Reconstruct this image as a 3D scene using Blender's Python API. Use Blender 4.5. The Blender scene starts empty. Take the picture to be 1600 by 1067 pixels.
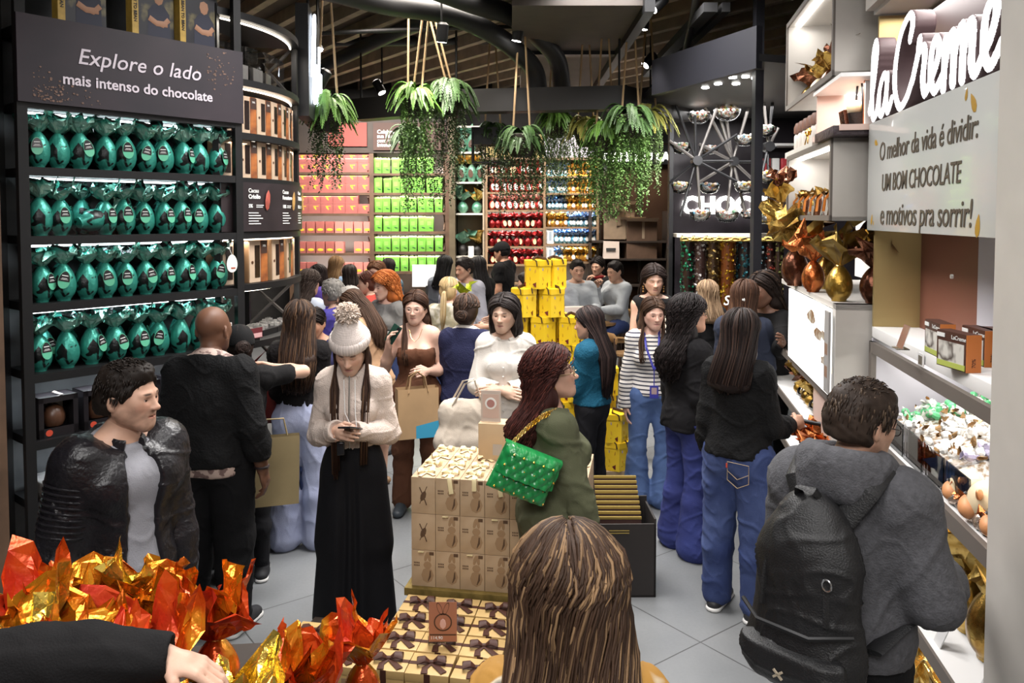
import bpy, bmesh, math, random
import numpy as np
from mathutils import Vector, Matrix
random.seed(7)
SC = bpy.context.scene
COL = SC.collection
# ---------------------------------------------------------------- camera
F_PX, CAM_H, PITCH, HOR = 1230.0, 2.25, math.radians(2.5), 338.0
CYP = HOR + F_PX * math.tan(PITCH)
cam_d = bpy.data.cameras.new('camera')
cam_d.sensor_width = 36.0
cam_d.lens = 36.0 * F_PX / 1600.0
cam_d.shift_y = (CYP - 533.5) / 1600.0
cam_d.clip_start = 0.05
cam_d.clip_end = 80
cam = bpy.data.objects.new('camera', cam_d)
cam.location = (0, 0, CAM_H)
cam.rotation_euler = (math.pi / 2 - PITCH, 0, 0)
COL.objects.link(cam)
SC.camera = cam
# ---------------------------------------------------------------- world, lights, exposure
SC.view_settings.view_transform = 'Standard'
SC.view_settings.look = 'None'
SC.view_settings.gamma = 1.0
SC.view_settings.use_curve_mapping = False
SC.view_settings.exposure = 0.4
SC.cycles.max_bounces = 6
SC.cycles.diffuse_bounces = 3
SC.cycles.glossy_bounces = 3
SC.cycles.transmission_bounces = 5
SC.cycles.transparent_max_bounces = 8
SC.cycles.caustics_reflective = False
SC.cycles.caustics_refractive = False
SC.cycles.sample_clamp_indirect = 4.0
world = bpy.data.worlds.new('world')
SC.world = world
world.use_nodes = True
world.node_tree.nodes['Background'].inputs[0].default_value = (0.75, 0.82, 1.0, 1)
world.node_tree.nodes['Background'].inputs[1].default_value = 0.035
def area(name, loc, size, power, color=(1, .94, .86), rot=(0, 0, 0), sy=None, spread=180):
 l = bpy.data.lights.new(name, 'AREA')
 l.energy = power
 l.color = color
 l.shape = 'RECTANGLE'
 l.size = size
 l.size_y = sy or size
 l.spread = math.radians(spread)
 o = bpy.data.objects.new(name, l)
 o.location = loc
 o.rotation_euler = rot
 COL.objects.link(o)
 return o
WARM, NEUT, COOL = (1, .91, .80), (1, .975, .955), (.86, .93, 1)
area('ceiling_fill_light', (-.2, 1.6, 4.25), 1.6, 48, NEUT, spread=150)  # unseen area lamps added overhead as general fill
area('ceiling_fill_light', (-.6, -1.4, 4.2), 2.2, 85, NEUT, (math.radians(32), 0, 0), 1.2, 140)  # added behind the camera to brighten surfaces facing it
area('ceiling_fill_light', (-.3, 4.6, 4.3), 1.4, 105, NEUT, spread=140)
area('ceiling_fill_light', (1.0, 6.4, 4.3), 1.2, 95, NEUT, spread=140)
area('ceiling_fill_light', (-.9, 7.4, 4.3), 1.2, 95, WARM, spread=140)
area('ceiling_fill_light', (-1.6, 10.6, 4.36), 1.2, 110, WARM, spread=130)
area('ceiling_fill_light', (1.4, 11.6, 4.36), 1.2, 90, WARM, spread=130)
area('wall_fill_light', (-2.2, 11.3, 4.3), 2.2, 95, (1, .93, .86), (math.radians(38), 0, 0), .3, 110)  # added lamps aimed at the far shelves to brighten them
area('wall_fill_light', (.6, 11.5, 4.3), 1.8, 70, (1, .95, .88), (math.radians(38), 0, 0), .3, 110)
# ---------------------------------------------------------------- pixel -> world helpers (used to measure the photo)
def ray(px, py):
 xc, yc = (px - 800) / F_PX, -(py - CYP) / F_PX
 c, s = math.cos(PITCH), math.sin(PITCH)
 return np.array([xc, c + yc * s, yc * c - s])
def at(px, py, Y):
 r = ray(px, py)
 return Vector(r * (Y / r[1])) + Vector((0, 0, CAM_H))
def ground(px, py, z=0.0):
 r = ray(px, py)
 return Vector(r * ((z - CAM_H) / r[2])) + Vector((0, 0, CAM_H))
def rx(px, Y):
 return (px - 800) / F_PX * Y
# ---------------------------------------------------------------- materials
MATS = {}
def _nodes(name):
 m = bpy.data.materials.new(name)
 m.use_nodes = True
 nt = m.node_tree
 b = nt.nodes['Principled BSDF']
 return m, nt, b
def _n(nt, t, **kw):
 n = nt.nodes.new(t)
 for k, v in kw.items():
  setattr(n, k, v)
 return n
def _coord(nt, scale=(1, 1, 1), out='Object'):
 tc = _n(nt, 'ShaderNodeTexCoord')
 mp = _n(nt, 'ShaderNodeMapping')
 mp.inputs['Scale'].default_value = scale
 nt.links.new(tc.outputs[out], mp.inputs[0])
 return mp.outputs[0]
def _noise(nt, vec, scale, detail=3, rough=.5, dist=0):
 n = _n(nt, 'ShaderNodeTexNoise')
 n.inputs['Scale'].default_value = scale
 n.inputs['Detail'].default_value = detail
 n.inputs['Roughness'].default_value = rough
 n.inputs['Distortion'].default_value = dist
 nt.links.new(vec, n.inputs['Vector'])
 return n.outputs['Fac']
def _ramp(nt, fac, stops):
 r = _n(nt, 'ShaderNodeValToRGB')
 e = r.color_ramp.elements
 while len(e) < len(stops):
  e.new(.5)
 for el, (p, c) in zip(e, stops):
  el.position = p
  el.color = (*c, 1) if len(c) == 3 else c
 nt.links.new(fac, r.inputs[0])
 return r.outputs[0]
def _bump(nt, b, h, strength, dist=.01):
 n = _n(nt, 'ShaderNodeBump')
 n.inputs['Strength'].default_value = strength
 n.inputs['Distance'].default_value = dist
 nt.links.new(h, n.inputs['Height'])
 nt.links.new(n.outputs[0], b.inputs['Normal'])
def mat(name, color, rough=.6, metal=0.0, var=0.0, vscale=6.0, bump=0.0, bscale=40.0, bstretch=(1, 1, 1), spec=None, coat=0, emit=None, estr=0, alpha=None, trans=0, ior=1.45, sheen=0):
 """plain procedural surface: colour, optional noise variation and bump"""
 if name in MATS:
  return MATS[name]
 m, nt, b = _nodes(name)
 b.inputs['Base Color'].default_value = (*color, 1)
 b.inputs['Roughness'].default_value = rough
 b.inputs['Metallic'].default_value = metal
 b.inputs['IOR'].default_value = ior
 if spec is not None:
  b.inputs['Specular IOR Level'].default_value = spec
 if coat:
  b.inputs['Coat Weight'].default_value = coat
 if sheen:
  b.inputs['Sheen Weight'].default_value = sheen
 if trans:
  b.inputs['Transmission Weight'].default_value = trans
 if alpha is not None:
  b.inputs['Alpha'].default_value = alpha
 if emit:
  b.inputs['Emission Color'].default_value = (*emit, 1)
  b.inputs['Emission Strength'].default_value = estr
 if var or bump:
  v = _coord(nt)
 if var:
  f = _noise(nt, v, vscale, 4)
  lo = [max(0, c * (1 - var)) for c in color]
  hi = [min(1, c * (1 + var)) for c in color]
  nt.links.new(_ramp(nt, f, [(.3, lo), (.7, hi)]), b.inputs['Base Color'])
 if bump:
  v2 = _coord(nt, bstretch)
  _bump(nt, b, _noise(nt, v2, bscale, 3), bump)
 MATS[name] = m
 return m
def mat_pattern(name, c1, c2, scale=6, lo=.48, hi=.52, rough=.5, metal=0, stretch=(1, 1, 1), detail=2, bump=0, bscale=30, dist=0, c3=None):
 """two (three) colour print split by a noise threshold"""
 if name in MATS:
  return MATS[name]
 m, nt, b = _nodes(name)
 b.inputs['Roughness'].default_value = rough
 b.inputs['Metallic'].default_value = metal
 v = _coord(nt, stretch)
 f = _noise(nt, v, scale, detail, .5, dist)
 st = [(lo, c1), (hi, c2)]
 if c3:
  st.append((min(1, hi + .1), c3))
 nt.links.new(_ramp(nt, f, st), b.inputs['Base Color'])
 if bump:
  _bump(nt, b, _noise(nt, v, bscale, 3), bump)
 MATS[name] = m
 return m
def mat_attr(name, rough=.5, metal=0, bump=0, bscale=300, var=.12, sss=0, attr='col', bstretch=(1, 1, 1)):
 """colour from the mesh's own colour attribute (pigment)"""
 if name in MATS:
  return MATS[name]
 m, nt, b = _nodes(name)
 a = _n(nt, 'ShaderNodeAttribute')
 a.attribute_name = attr
 b.inputs['Roughness'].default_value = rough
 b.inputs['Metallic'].default_value = metal
 b.inputs['Specular IOR Level'].default_value = .35
 if sss:
  b.inputs['Subsurface Weight'].default_value = sss
  b.inputs['Subsurface Radius'].default_value = (.012, .005, .003)
 nt.links.new(a.outputs['Color'], b.inputs['Base Color'])
 if bump:
  _bump(nt, b, _noise(nt, _coord(nt, bstretch), bscale, 3), bump, .004)
 MATS[name] = m
 return m
def emis(name, color, strength):
 if name in MATS:
  return MATS[name]
 m, nt, b = _nodes(name)
 b.inputs['Base Color'].default_value = (*color, 1)
 b.inputs['Emission Color'].default_value = (*color, 1)
 b.inputs['Emission Strength'].default_value = strength
 MATS[name] = m
 return m
def clear(name='clear_acrylic', tint=(1, 1, 1), rough=.03, alpha=.16):
 """thin clear acrylic or glass: mostly see-through with gloss"""
 if name in MATS:
  return MATS[name]
 m, nt, b = _nodes(name)
 out = nt.nodes['Material Output']
 nt.nodes.remove(b)
 tr = _n(nt, 'ShaderNodeBsdfTransparent')
 tr.inputs[0].default_value = (*tint, 1)
 gl = _n(nt, 'ShaderNodeBsdfGlossy')
 gl.inputs['Roughness'].default_value = rough
 fr = _n(nt, 'ShaderNodeFresnel')
 fr.inputs[0].default_value = 1.45
 ad = _n(nt, 'ShaderNodeMath', operation='MULTIPLY_ADD')
 ad.inputs[1].default_value = .9
 ad.inputs[2].default_value = alpha * .25
 mx = _n(nt, 'ShaderNodeMixShader')
 nt.links.new(fr.outputs[0], ad.inputs[0])
 nt.links.new(ad.outputs[0], mx.inputs[0])
 nt.links.new(tr.outputs[0], mx.inputs[1])
 nt.links.new(gl.outputs[0], mx.inputs[2])
 nt.links.new(mx.outputs[0], out.inputs[0])
 MATS[name] = m
 return m
# ---------------------------------------------------------------- objects
def tag(o, label, cat, group=None, kind=None):
 o['label'] = label
 o['category'] = cat
 if group:
  o['group'] = group
 if kind:
  o['kind'] = kind
 return o
def link(o, parent=None):
 COL.objects.link(o)
 if parent is not None:
  o.parent = parent
 return o
def thing(name, label, cat, loc=(0, 0, 0), rz=0.0, group=None, rot=None):
 o = bpy.data.objects.new(name, None)
 o.empty_display_size = .1
 o.location = loc
 o.rotation_euler = rot or (0, 0, rz)
 link(o)
 return tag(o, label, cat, group)
def copy_thing(src, label=None, loc=None, rz=None, group=None, rot=None, scale=None):
 r = src.copy()
 COL.objects.link(r)
 if loc is not None:
  r.location = loc
 if rz is not None:
  r.rotation_euler = (0, 0, rz)
 if rot is not None:
  r.rotation_euler = rot
 if scale is not None:
  r.scale = scale if hasattr(scale, '__len__') else (scale,) * 3
 if label:
  r['label'] = label
 if group:
  r['group'] = group
 for c in src.children:
  k = c.copy()
  COL.objects.link(k)
  k.parent = r
  for g in c.children:
   q = g.copy()
   COL.objects.link(q)
   q.parent = k
 return r
ORD = ['first', 'second', 'third', 'fourth', 'fifth', 'sixth', 'seventh', 'eighth', 'ninth', 'tenth', 'eleventh', 'twelfth', 'thirteenth', 'fourteenth', 'fifteenth', 'sixteenth', 'seventeenth', 'eighteenth', 'nineteenth', 'twentieth']
def from_pydata(name, verts, faces, mats=None, parent=None, smooth=True, sharp=None, loc=None, rz=0, fmat=None):
 me = bpy.data.meshes.new(name)
 verts = np.asarray(verts, dtype=np.float32)
 if isinstance(faces, np.ndarray):
  nf, k = faces.shape
  me.vertices.add(len(verts))
  me.vertices.foreach_set('co', verts.ravel())
  me.loops.add(nf * k)
  me.loops.foreach_set('vertex_index', faces.ravel().astype(np.int32))
  me.polygons.add(nf)
  me.polygons.foreach_set('loop_start', np.arange(0, nf * k, k, dtype=np.int32))
  me.update(calc_edges=True)
 else:
  me.from_pydata([tuple(map(float, v)) for v in verts], [], faces)
 if mats is not None:
  for m in (mats if isinstance(mats, (list, tuple)) else [mats]):
   me.materials.append(m)
 if fmat is not None:
  me.polygons.foreach_set('material_index', np.asarray(fmat, dtype=np.int32))
 if smooth:
  me.polygons.foreach_set('use_smooth', [True] * len(me.polygons))
  if sharp is not None:
   me.set_sharp_from_angle(angle=math.radians(sharp))
 else:
  me.polygons.foreach_set('use_smooth', [False] * len(me.polygons))
 me.validate()
 me.update()
 o = bpy.data.objects.new(name, me)
 if loc is not None:
  o.location = loc
  o.rotation_euler = (0, 0, rz)
 return link(o, parent)
def set_col(o, cols, name='col'):
 at_ = o.data.color_attributes.new(name, 'FLOAT_COLOR', 'POINT')
 c = np.ones((len(o.data.vertices), 4), dtype=np.float32)
 c[:, :3] = cols
 at_.data.foreach_set('color', c.ravel())
class MB:
 """collects shapes for ONE mesh object"""
 def __init__(self):
  self.v, self.f, self.m = [], [], []
 def add(self, vs, fs, mi=0, M=None):
  b = len(self.v)
  for v in vs:
   v = Vector(v)
   self.v.append(tuple(M @ v) if M is not None else tuple(v))
  for f in fs:
   self.f.append([i + b for i in f])
   self.m.append(mi)
  return self
 def box(self, lo, hi, mi=0, M=None, bev=0.0):
  x0, y0, z0 = lo
  x1, y1, z1 = hi
  if bev <= 0:
   vs = [(x0, y0, z0), (x1, y0, z0), (x1, y1, z0), (x0, y1, z0), (x0, y0, z1), (x1, y0, z1), (x1, y1, z1), (x0, y1, z1)]
   fs = [(0, 3, 2, 1), (4, 5, 6, 7), (0, 1, 5, 4), (1, 2, 6, 5), (2, 3, 7, 6), (3, 0, 4, 7)]
   return self.add(vs, fs, mi, M)
  bm = bmesh.new()
  bmesh.ops.create_cube(bm, size=1)
  for v in bm.verts:
   v.co = Vector(((x0 + x1) / 2 + v.co.x * (x1 - x0), (y0 + y1) / 2 + v.co.y * (y1 - y0), (z0 + z1) / 2 + v.co.z * (z1 - z0)))
  bmesh.ops.bevel(bm, geom=bm.edges[:], offset=bev, segments=2, affect='EDGES', profile=.6)
  return self.bm(bm, mi, M)
 def bm(self, bm, mi=0, M=None):
  bm.verts.index_update()
  self.add([v.co.copy() for v in bm.verts], [[v.index for v in f.verts] for f in bm.faces], mi, M)
  bm.free()
  return self
 def cyl(self, a, b, r0, r1=None, n=16, mi=0, caps=True, M=None):
  a, b = Vector(a), Vector(b)
  r1 = r0 if r1 is None else r1
  d = (b - a).normalized()
  u = d.orthogonal().normalized()
  w = d.cross(u)
  vs, fs = [], []
  for p, r in ((a, r0), (b, r1)):
   for i in range(n):
    t = 2 * math.pi * i / n
    vs.append(p + u * (r * math.cos(t)) + w * (r * math.sin(t)))
  for i in range(n):
   j = (i + 1) % n
   fs.append((i, j, n + j, n + i))
  if caps:
   fs.append(tuple(range(n - 1, -1, -1)))
   fs.append(tuple(range(n, 2 * n)))
  return self.add(vs, fs, mi, M)
 def tube(self, pts, r, n=8, mi=0, M=None, closed=False, flat=1.0, up=None):
  """sweep along pts; r number or list; flat squashes the section"""
  P = [Vector(p) for p in pts]
  R = r if hasattr(r, '__len__') else [r] * len(P)
  vs, fs = [], []
  t0 = (P[1] - P[0]).normalized()
  u = (Vector(up) - t0 * t0.dot(Vector(up))).normalized() if up is not None else t0.orthogonal().normalized()
  N = len(P)
  for i, p in enumerate(P):
   if closed:
    t = (P[(i + 1) % N] - P[i - 1]).normalized()
   else:
    t = (P[min(i + 1, N - 1)] - P[max(i - 1, 0)]).normalized()
   u = (u - t * u.dot(t))
   u = u.normalized() if u.length > 1e-6 else t.orthogonal().normalized()
   w = t.cross(u)
   for k in range(n):
    a = 2 * math.pi * k / n
    vs.append(p + u * (R[i] * math.cos(a)) + w * (R[i] * flat * math.sin(a)))
  rng = N if closed else N - 1
  for i in range(rng):
   for k in range(n):
    a, b = i * n + k, i * n + (k + 1) % n
    j = (i + 1) % N
    fs.append((a, b, j * n + (k + 1) % n, j * n + k))
  if not closed:
   fs.append(tuple(range(n - 1, -1, -1)))
   fs.append(tuple((N - 1) * n + k for k in range(n)))
  return self.add(vs, fs, mi, M)
 def lathe(self, prof, n=24, mi=0, M=None, cap=True):
  vs, fs = [], []
  for r, z in prof:
   for i in range(n):
    t = 2 * math.pi * i / n
    vs.append((r * math.cos(t), r * math.sin(t), z))
  for k in range(len(prof) - 1):
   for i in range(n):
    j = (i + 1) % n
    fs.append((k * n + i, k * n + j, (k + 1) * n + j, (k + 1) * n + i))
  if cap:
   fs.append(tuple(range(n - 1, -1, -1)))
   fs.append(tuple((len(prof) - 1) * n + i for i in range(n)))
  return self.add(vs, fs, mi, M)
 def prism(self, outline, z0, z1, mi=0, M=None):
  n = len(outline)
  vs = [(x, y, z0) for x, y in outline] + [(x, y, z1) for x, y in outline]
  fs = [tuple(range(n - 1, -1, -1)), tuple(range(n, 2 * n))]
  fs += [(i, (i + 1) % n, n + (i + 1) % n, n + i) for i in range(n)]
  return self.add(vs, fs, mi, M)
 def grid(self, fn, nu, nv, mi=0, M=None, wrap=False):
  vs = [fn(i / (nu - (0 if wrap else 1)), j / (nv - 1)) for j in range(nv) for i in range(nu)]
  fs = []
  for j in range(nv - 1):
   for i in range(nu if wrap else nu - 1):
    a, b = j * nu + i, j * nu + (i + 1) % nu
    fs.append((a, b, b + nu, a + nu))
  return self.add(vs, fs, mi, M)
 def build(self, name, mats, parent=None, smooth=True, sharp=35, loc=None, rz=0):
  return from_pydata(name, self.v, self.f, mats, parent, smooth, sharp, loc, rz, self.m)
def text_mesh(s, size, align='CENTER', shear=0.0, bold=0.0, depth=.002, space=1.0, sx=1.0):
 """verts, faces of extruded lettering lying in XZ (reads from -Y), centred on the origin"""
 cu = bpy.data.curves.new('txt', 'FONT')
 cu.body = s
 cu.size = size
 cu.align_x = align
 cu.align_y = 'CENTER'
 cu.shear = shear
 cu.offset = bold
 cu.extrude = depth
 cu.space_character = space
 cu.resolution_u = 3
 o = bpy.data.objects.new('txt', cu)
 COL.objects.link(o)
 dg = bpy.context.evaluated_depsgraph_get()
 me = o.evaluated_get(dg).to_mesh()
 vs = [(v.co.x * sx, -v.co.z, v.co.y) for v in me.vertices]
 fs = [list(p.vertices) for p in me.polygons]
 o.evaluated_get(dg).to_mesh_clear()
 bpy.data.objects.remove(o)
 bpy.data.curves.remove(cu)
 return vs, fs
def Mat(loc=(0, 0, 0), rz=0, rx_=0, ry=0, s=1):
 return Matrix.Translation(loc) @ Matrix.Rotation(rz, 4, 'Z') @ Matrix.Rotation(ry, 4, 'Y') @ Matrix.Rotation(rx_, 4, 'X') @ Matrix.Scale(s, 4)
# ---------------------------------------------------------------- signed-distance modelling (continuous bodies, clothes, hair)
def _v(p):
 return np.array(p, dtype=np.float32)
class SDF:
 def __init__(self, vox):
  self.vox = vox
  self.ops = []
 def cone(self, a, b, ra, rb, k=.02, ax=None, ratio=1.0, sub=False):
  self.ops.append(('c', _v(a), _v(b), ra, rb, k, None if ax is None else _v(ax), ratio, sub))
  return self
 def ell(self, c, r, k=.02, R=None, sub=False):
  self.ops.append(('e', _v(c), _v(r), None if R is None else np.array(R, dtype=np.float32), 0, k, None, 1, sub))
  return self
 def plane(self, p, n):
  n = _v(n)
  self.ops.append(('p', _v(p), n / np.linalg.norm(n)))
  return self
 def mesh(self):
  vox = self.vox
  lo, hi = np.full(3, 1e9), np.full(3, -1e9)
  for o in self.ops:
   if o[0] == 'c' and not o[8]:
    r = max(o[3], o[4]) * max(1, o[7])
    lo = np.minimum(lo, np.minimum(o[1], o[2]) - r)
    hi = np.maximum(hi, np.maximum(o[1], o[2]) + r)
   elif o[0] == 'e' and not o[8]:
    r = o[2] if o[3] is None else np.full(3, o[2].max())
    lo = np.minimum(lo, o[1] - r)
    hi = np.maximum(hi, o[1] + r)
   elif o[0] == 'p':
    for i in range(3):
     if o[2][i] > .999:
      hi[i] = min(hi[i], o[1][i])
     elif o[2][i] < -.999:
      lo[i] = max(lo[i], o[1][i])
  lo = lo - 3 * vox
  hi = hi + 3 * vox
  n = np.ceil((hi - lo) / vox).astype(int) + 1
  A = [(lo[i] + vox * np.arange(n[i])).astype(np.float32) for i in range(3)]
  D = np.full(tuple(n), .5, dtype=np.float32)
  for o in self.ops:
   if o[0] == 'p':
    g = (A[0] - o[1][0])[:, None, None] * o[2][0] + (A[1] - o[1][1])[None, :, None] * o[2][1] + (A[2] - o[1][2])[None, None, :] * o[2][2]
    np.maximum(D, g, out=D)
    continue
   kind, a, b, r0, r1, k, ax, ratio, sub = o
   pad = k + 4 * vox
   if kind == 'c':
    r = max(r0, r1) * max(1, ratio)
    l, h = np.minimum(a, b) - r - pad, np.maximum(a, b) + r + pad
   else:
    rr = b if r0 is None else np.full(3, b.max())
    l, h = a - rr - pad, a + rr + pad
   i0 = np.clip(np.floor((l - lo) / vox).astype(int), 0, n)
   i1 = np.clip(np.ceil((h - lo) / vox).astype(int) + 1, 0, n)
   if np.any(i1 <= i0):
    continue
   X = A[0][i0[0]:i1[0]][:, None, None]
   Y = A[1][i0[1]:i1[1]][None, :, None]
   Z = A[2][i0[2]:i1[2]][None, None, :]
   if kind == 'c':
    ba = b - a
    L2 = max(float(ba @ ba), 1e-9)
    px, py, pz = X - a[0], Y - a[1], Z - a[2]
    t = np.clip((px * ba[0] + py * ba[1] + pz * ba[2]) / L2, 0, 1)
    qx, qy, qz = px - t * ba[0], py - t * ba[1], pz - t * ba[2]
    q2 = qx * qx + qy * qy + qz * qz
    if ax is not None:
     c = qx * ax[0] + qy * ax[1] + qz * ax[2]
     q2 = q2 + c * c * (1 / ratio ** 2 - 1)
    d = np.sqrt(np.maximum(q2, 0)) - (r0 + (r1 - r0) * t)
    if ratio < 1:
     d = d * (.5 + .5 * ratio)
   else:
    px, py, pz = X - a[0], Y - a[1], Z - a[2]
    if r0 is not None:
     R = r0
     px, py, pz = (R[0, 0] * px + R[1, 0] * py + R[2, 0] * pz, R[0, 1] * px + R[1, 1] * py + R[2, 1] * pz, R[0, 2] * px + R[1, 2] * py + R[2, 2] * pz)
    k0 = np.sqrt((px / b[0]) ** 2 + (py / b[1]) ** 2 + (pz / b[2]) ** 2)
    k1 = np.sqrt((px / b[0] ** 2) ** 2 + (py / b[1] ** 2) ** 2 + (pz / b[2] ** 2) ** 2)
    d = k0 * (k0 - 1) / np.maximum(k1, 1e-6)
   S = D[i0[0]:i1[0], i0[1]:i1[1], i0[2]:i1[2]]
   if sub:
    d = -d
    hh = np.maximum(k - np.abs(S - d), 0) / k
    S[...] = np.maximum(S, d) + hh * hh * k * .25
   else:
    hh = np.maximum(k - np.abs(S - d), 0) / k
    S[...] = np.minimum(S, d) - hh * hh * k * .25
  return _nets(D, lo, vox)
def _nets(D, lo, vox):
 s = D < 0
 c8 = [(i, j, k) for i in (0, 1) for j in (0, 1) for k in (0, 1)]
 n = D.shape
 cnt = np.zeros((n[0] - 1, n[1] - 1, n[2] - 1), dtype=np.int8)
 for i, j, k in c8:
  cnt += s[i:n[0] - 1 + i, j:n[1] - 1 + j, k:n[2] - 1 + k]
 act = (cnt > 0) & (cnt < 8)
 I = np.argwhere(act)
 if len(I) == 0:
  return np.zeros((0, 3)), np.zeros((0, 4), int)
 idx = np.full(act.shape, -1, dtype=np.int64)
 idx[act] = np.arange(len(I))
 val = {c: D[I[:, 0] + c[0], I[:, 1] + c[1], I[:, 2] + c[2]] for c in c8}
 acc = np.zeros((len(I), 3))
 num = np.zeros(len(I))
 for c in c8:
  for ax in range(3):
   if c[ax] == 0:
    e = list(c)
    e[ax] = 1
    a, b = val[c], val[tuple(e)]
    x = (a < 0) != (b < 0)
    t = a[x] / (a[x] - b[x])
    p = np.tile(np.array(c, float), (len(t), 1))
    p[:, ax] = t
    acc[x] += p
    num[x] += 1
 V = lo + vox * (I + acc / num[:, None])
 Fs = []
 for ax in range(3):
  u, w = [(1, 2), (2, 0), (0, 1)][ax]
  sl0 = [slice(1, -1)] * 3
  sl0[ax] = slice(0, -1)
  sl1 = list(sl0)
  sl1[ax] = slice(1, None)
  a, b = s[tuple(sl0)], s[tuple(sl1)]
  x = np.argwhere(a != b)
  if len(x) == 0:
   continue
  sa = a[tuple(x.T)]
  base = x + 1
  base[:, ax] -= 1
  def cell(du, dw):
   q = base.copy()
   q[:, u] += du
   q[:, w] += dw
   return idx[tuple(q.T)]
  q = np.stack([cell(-1, -1), cell(0, -1), cell(0, 0), cell(-1, 0)], 1)
  q[~sa] = q[~sa][:, ::-1]
  Fs.append(q)
 return V, np.concatenate(Fs)
def relax(V, F, it=1, lam=.5):
 """a little Laplacian smoothing of a quad mesh"""
 e = np.concatenate([F[:, [0, 1]], F[:, [1, 2]], F[:, [2, 3]], F[:, [3, 0]]])
 deg = np.bincount(e[:, 0], minlength=len(V)) + np.bincount(e[:, 1], minlength=len(V))
 for _ in range(it):
  S = np.zeros_like(V)
  for ax in range(3):
   S[:, ax] = np.bincount(e[:, 0], V[e[:, 1], ax], len(V)) + np.bincount(e[:, 1], V[e[:, 0], ax], len(V))
  V = V + lam * (S / np.maximum(deg, 1)[:, None] - V)
 return V
def vnormals(V, F):
 n = np.cross(V[F[:, 2]] - V[F[:, 0]], V[F[:, 3]] - V[F[:, 1]])
 N = np.zeros_like(V)
 for i in range(4):
  for ax in range(3):
   N[:, ax] += np.bincount(F[:, i], n[:, ax], len(V))
 return N / np.maximum(np.linalg.norm(N, axis=1), 1e-9)[:, None]
def wob(P, freq, seed=0, oct_=3, stretch=(1, 1, 1)):
 """smooth pseudo-noise in [-1, 1] from warped sines"""
 r = np.random.RandomState(seed)
 Q = P * np.array(stretch) * freq
 out, amp, tot = np.zeros(len(P)), 1.0, 0
 for o in range(oct_):
  W = r.normal(size=(3, 3))
  Q2 = Q + .9 * np.sin(Q @ W + r.rand(3) * 6)
  K = r.normal(size=(3, 3))
  K /= np.linalg.norm(K, axis=0)
  out += amp * np.mean(np.sin(Q2 @ K * 1.6 + r.rand(3) * 6), axis=1)
  tot += amp * .6
  amp *= .5
  Q = Q * 2.1
 return out / tot
# ---------------------------------------------------------------- people
Q = 1.0   # voxel quality factor
SKIN = mat_attr('skin', .5, 0, .12, 420, sss=.0)
HAIR = mat_attr('hair', .55, 0, .25, 60, bstretch=(6, 6, .6))
EYE = mat_attr('eye_surface', .12)
HAIR.node_tree.nodes['Principled BSDF'].inputs['Specular IOR Level'].default_value = .16
def rotm(yaw=0, pitch=0, roll=0):
 """yaw>0 turns to the figure's own right, pitch>0 forward/down, roll>0 towards its right shoulder (degrees)"""
 a, b, c = math.radians(yaw), math.radians(pitch), math.radians(roll)
 return np.array((Matrix.Rotation(-a, 3, 'Z') @ Matrix.Rotation(-b, 3, 'X') @ Matrix.Rotation(c, 3, 'Y')))
def unit(v):
 v = np.array(v, float)
 return v / max(np.linalg.norm(v), 1e-9)
def folds(V, wr, wf, seed):
 """soft creases: narrow ridges along noise zero-lines plus a broad swell"""
 a = wob(V, wf, seed, 1, (1, 1, 1.5))
 b = wob(V, wf * 2.1, seed + 9, 2, (1, 1, .8))
 return wr * .7 * (1.1 * np.exp(-(a / .16) ** 2) - .45 + .55 * np.exp(-(b / .12) ** 2) - .2 + .35 * b)
ARMS = {
 'down': dict(u=(.16, -.05, -1), f=(.06, .18, -1), curl=.35),
 'phone': dict(u=(.12, .12, -1), f=(-.45, .95, .28), hand=(-.5, .85, .15), curl=.75),
 'cross': dict(u=(.12, .22, -1), f=(-.9, .62, .12), curl=.4),
 'bag': dict(u=(.2, .1, -1), f=(.0, .75, -.45), curl=.95),
 'reach': dict(u=(.15, .75, -.55), f=(-.05, 1, .35), curl=.3),
 'table': dict(u=(.2, .5, -1), f=(-.4, 1, .0), curl=.4),
 'chin': dict(u=(.1, .65, -.75), f=(-.35, .25, 1), curl=.8),
 'up': dict(u=(.9, .25, .35), f=(-1, .1, .25), curl=.4),
}
STAND = dict(L=((.05, 0, -1), (.02, -.02, -1)), R=((.05, 0, -1), (.02, -.02, -1)))
SIT = dict(L=((.16, 1, -.05), (.0, -.05, -1)), R=((.16, 1, -.05), (.0, -.05, -1)))
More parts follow.
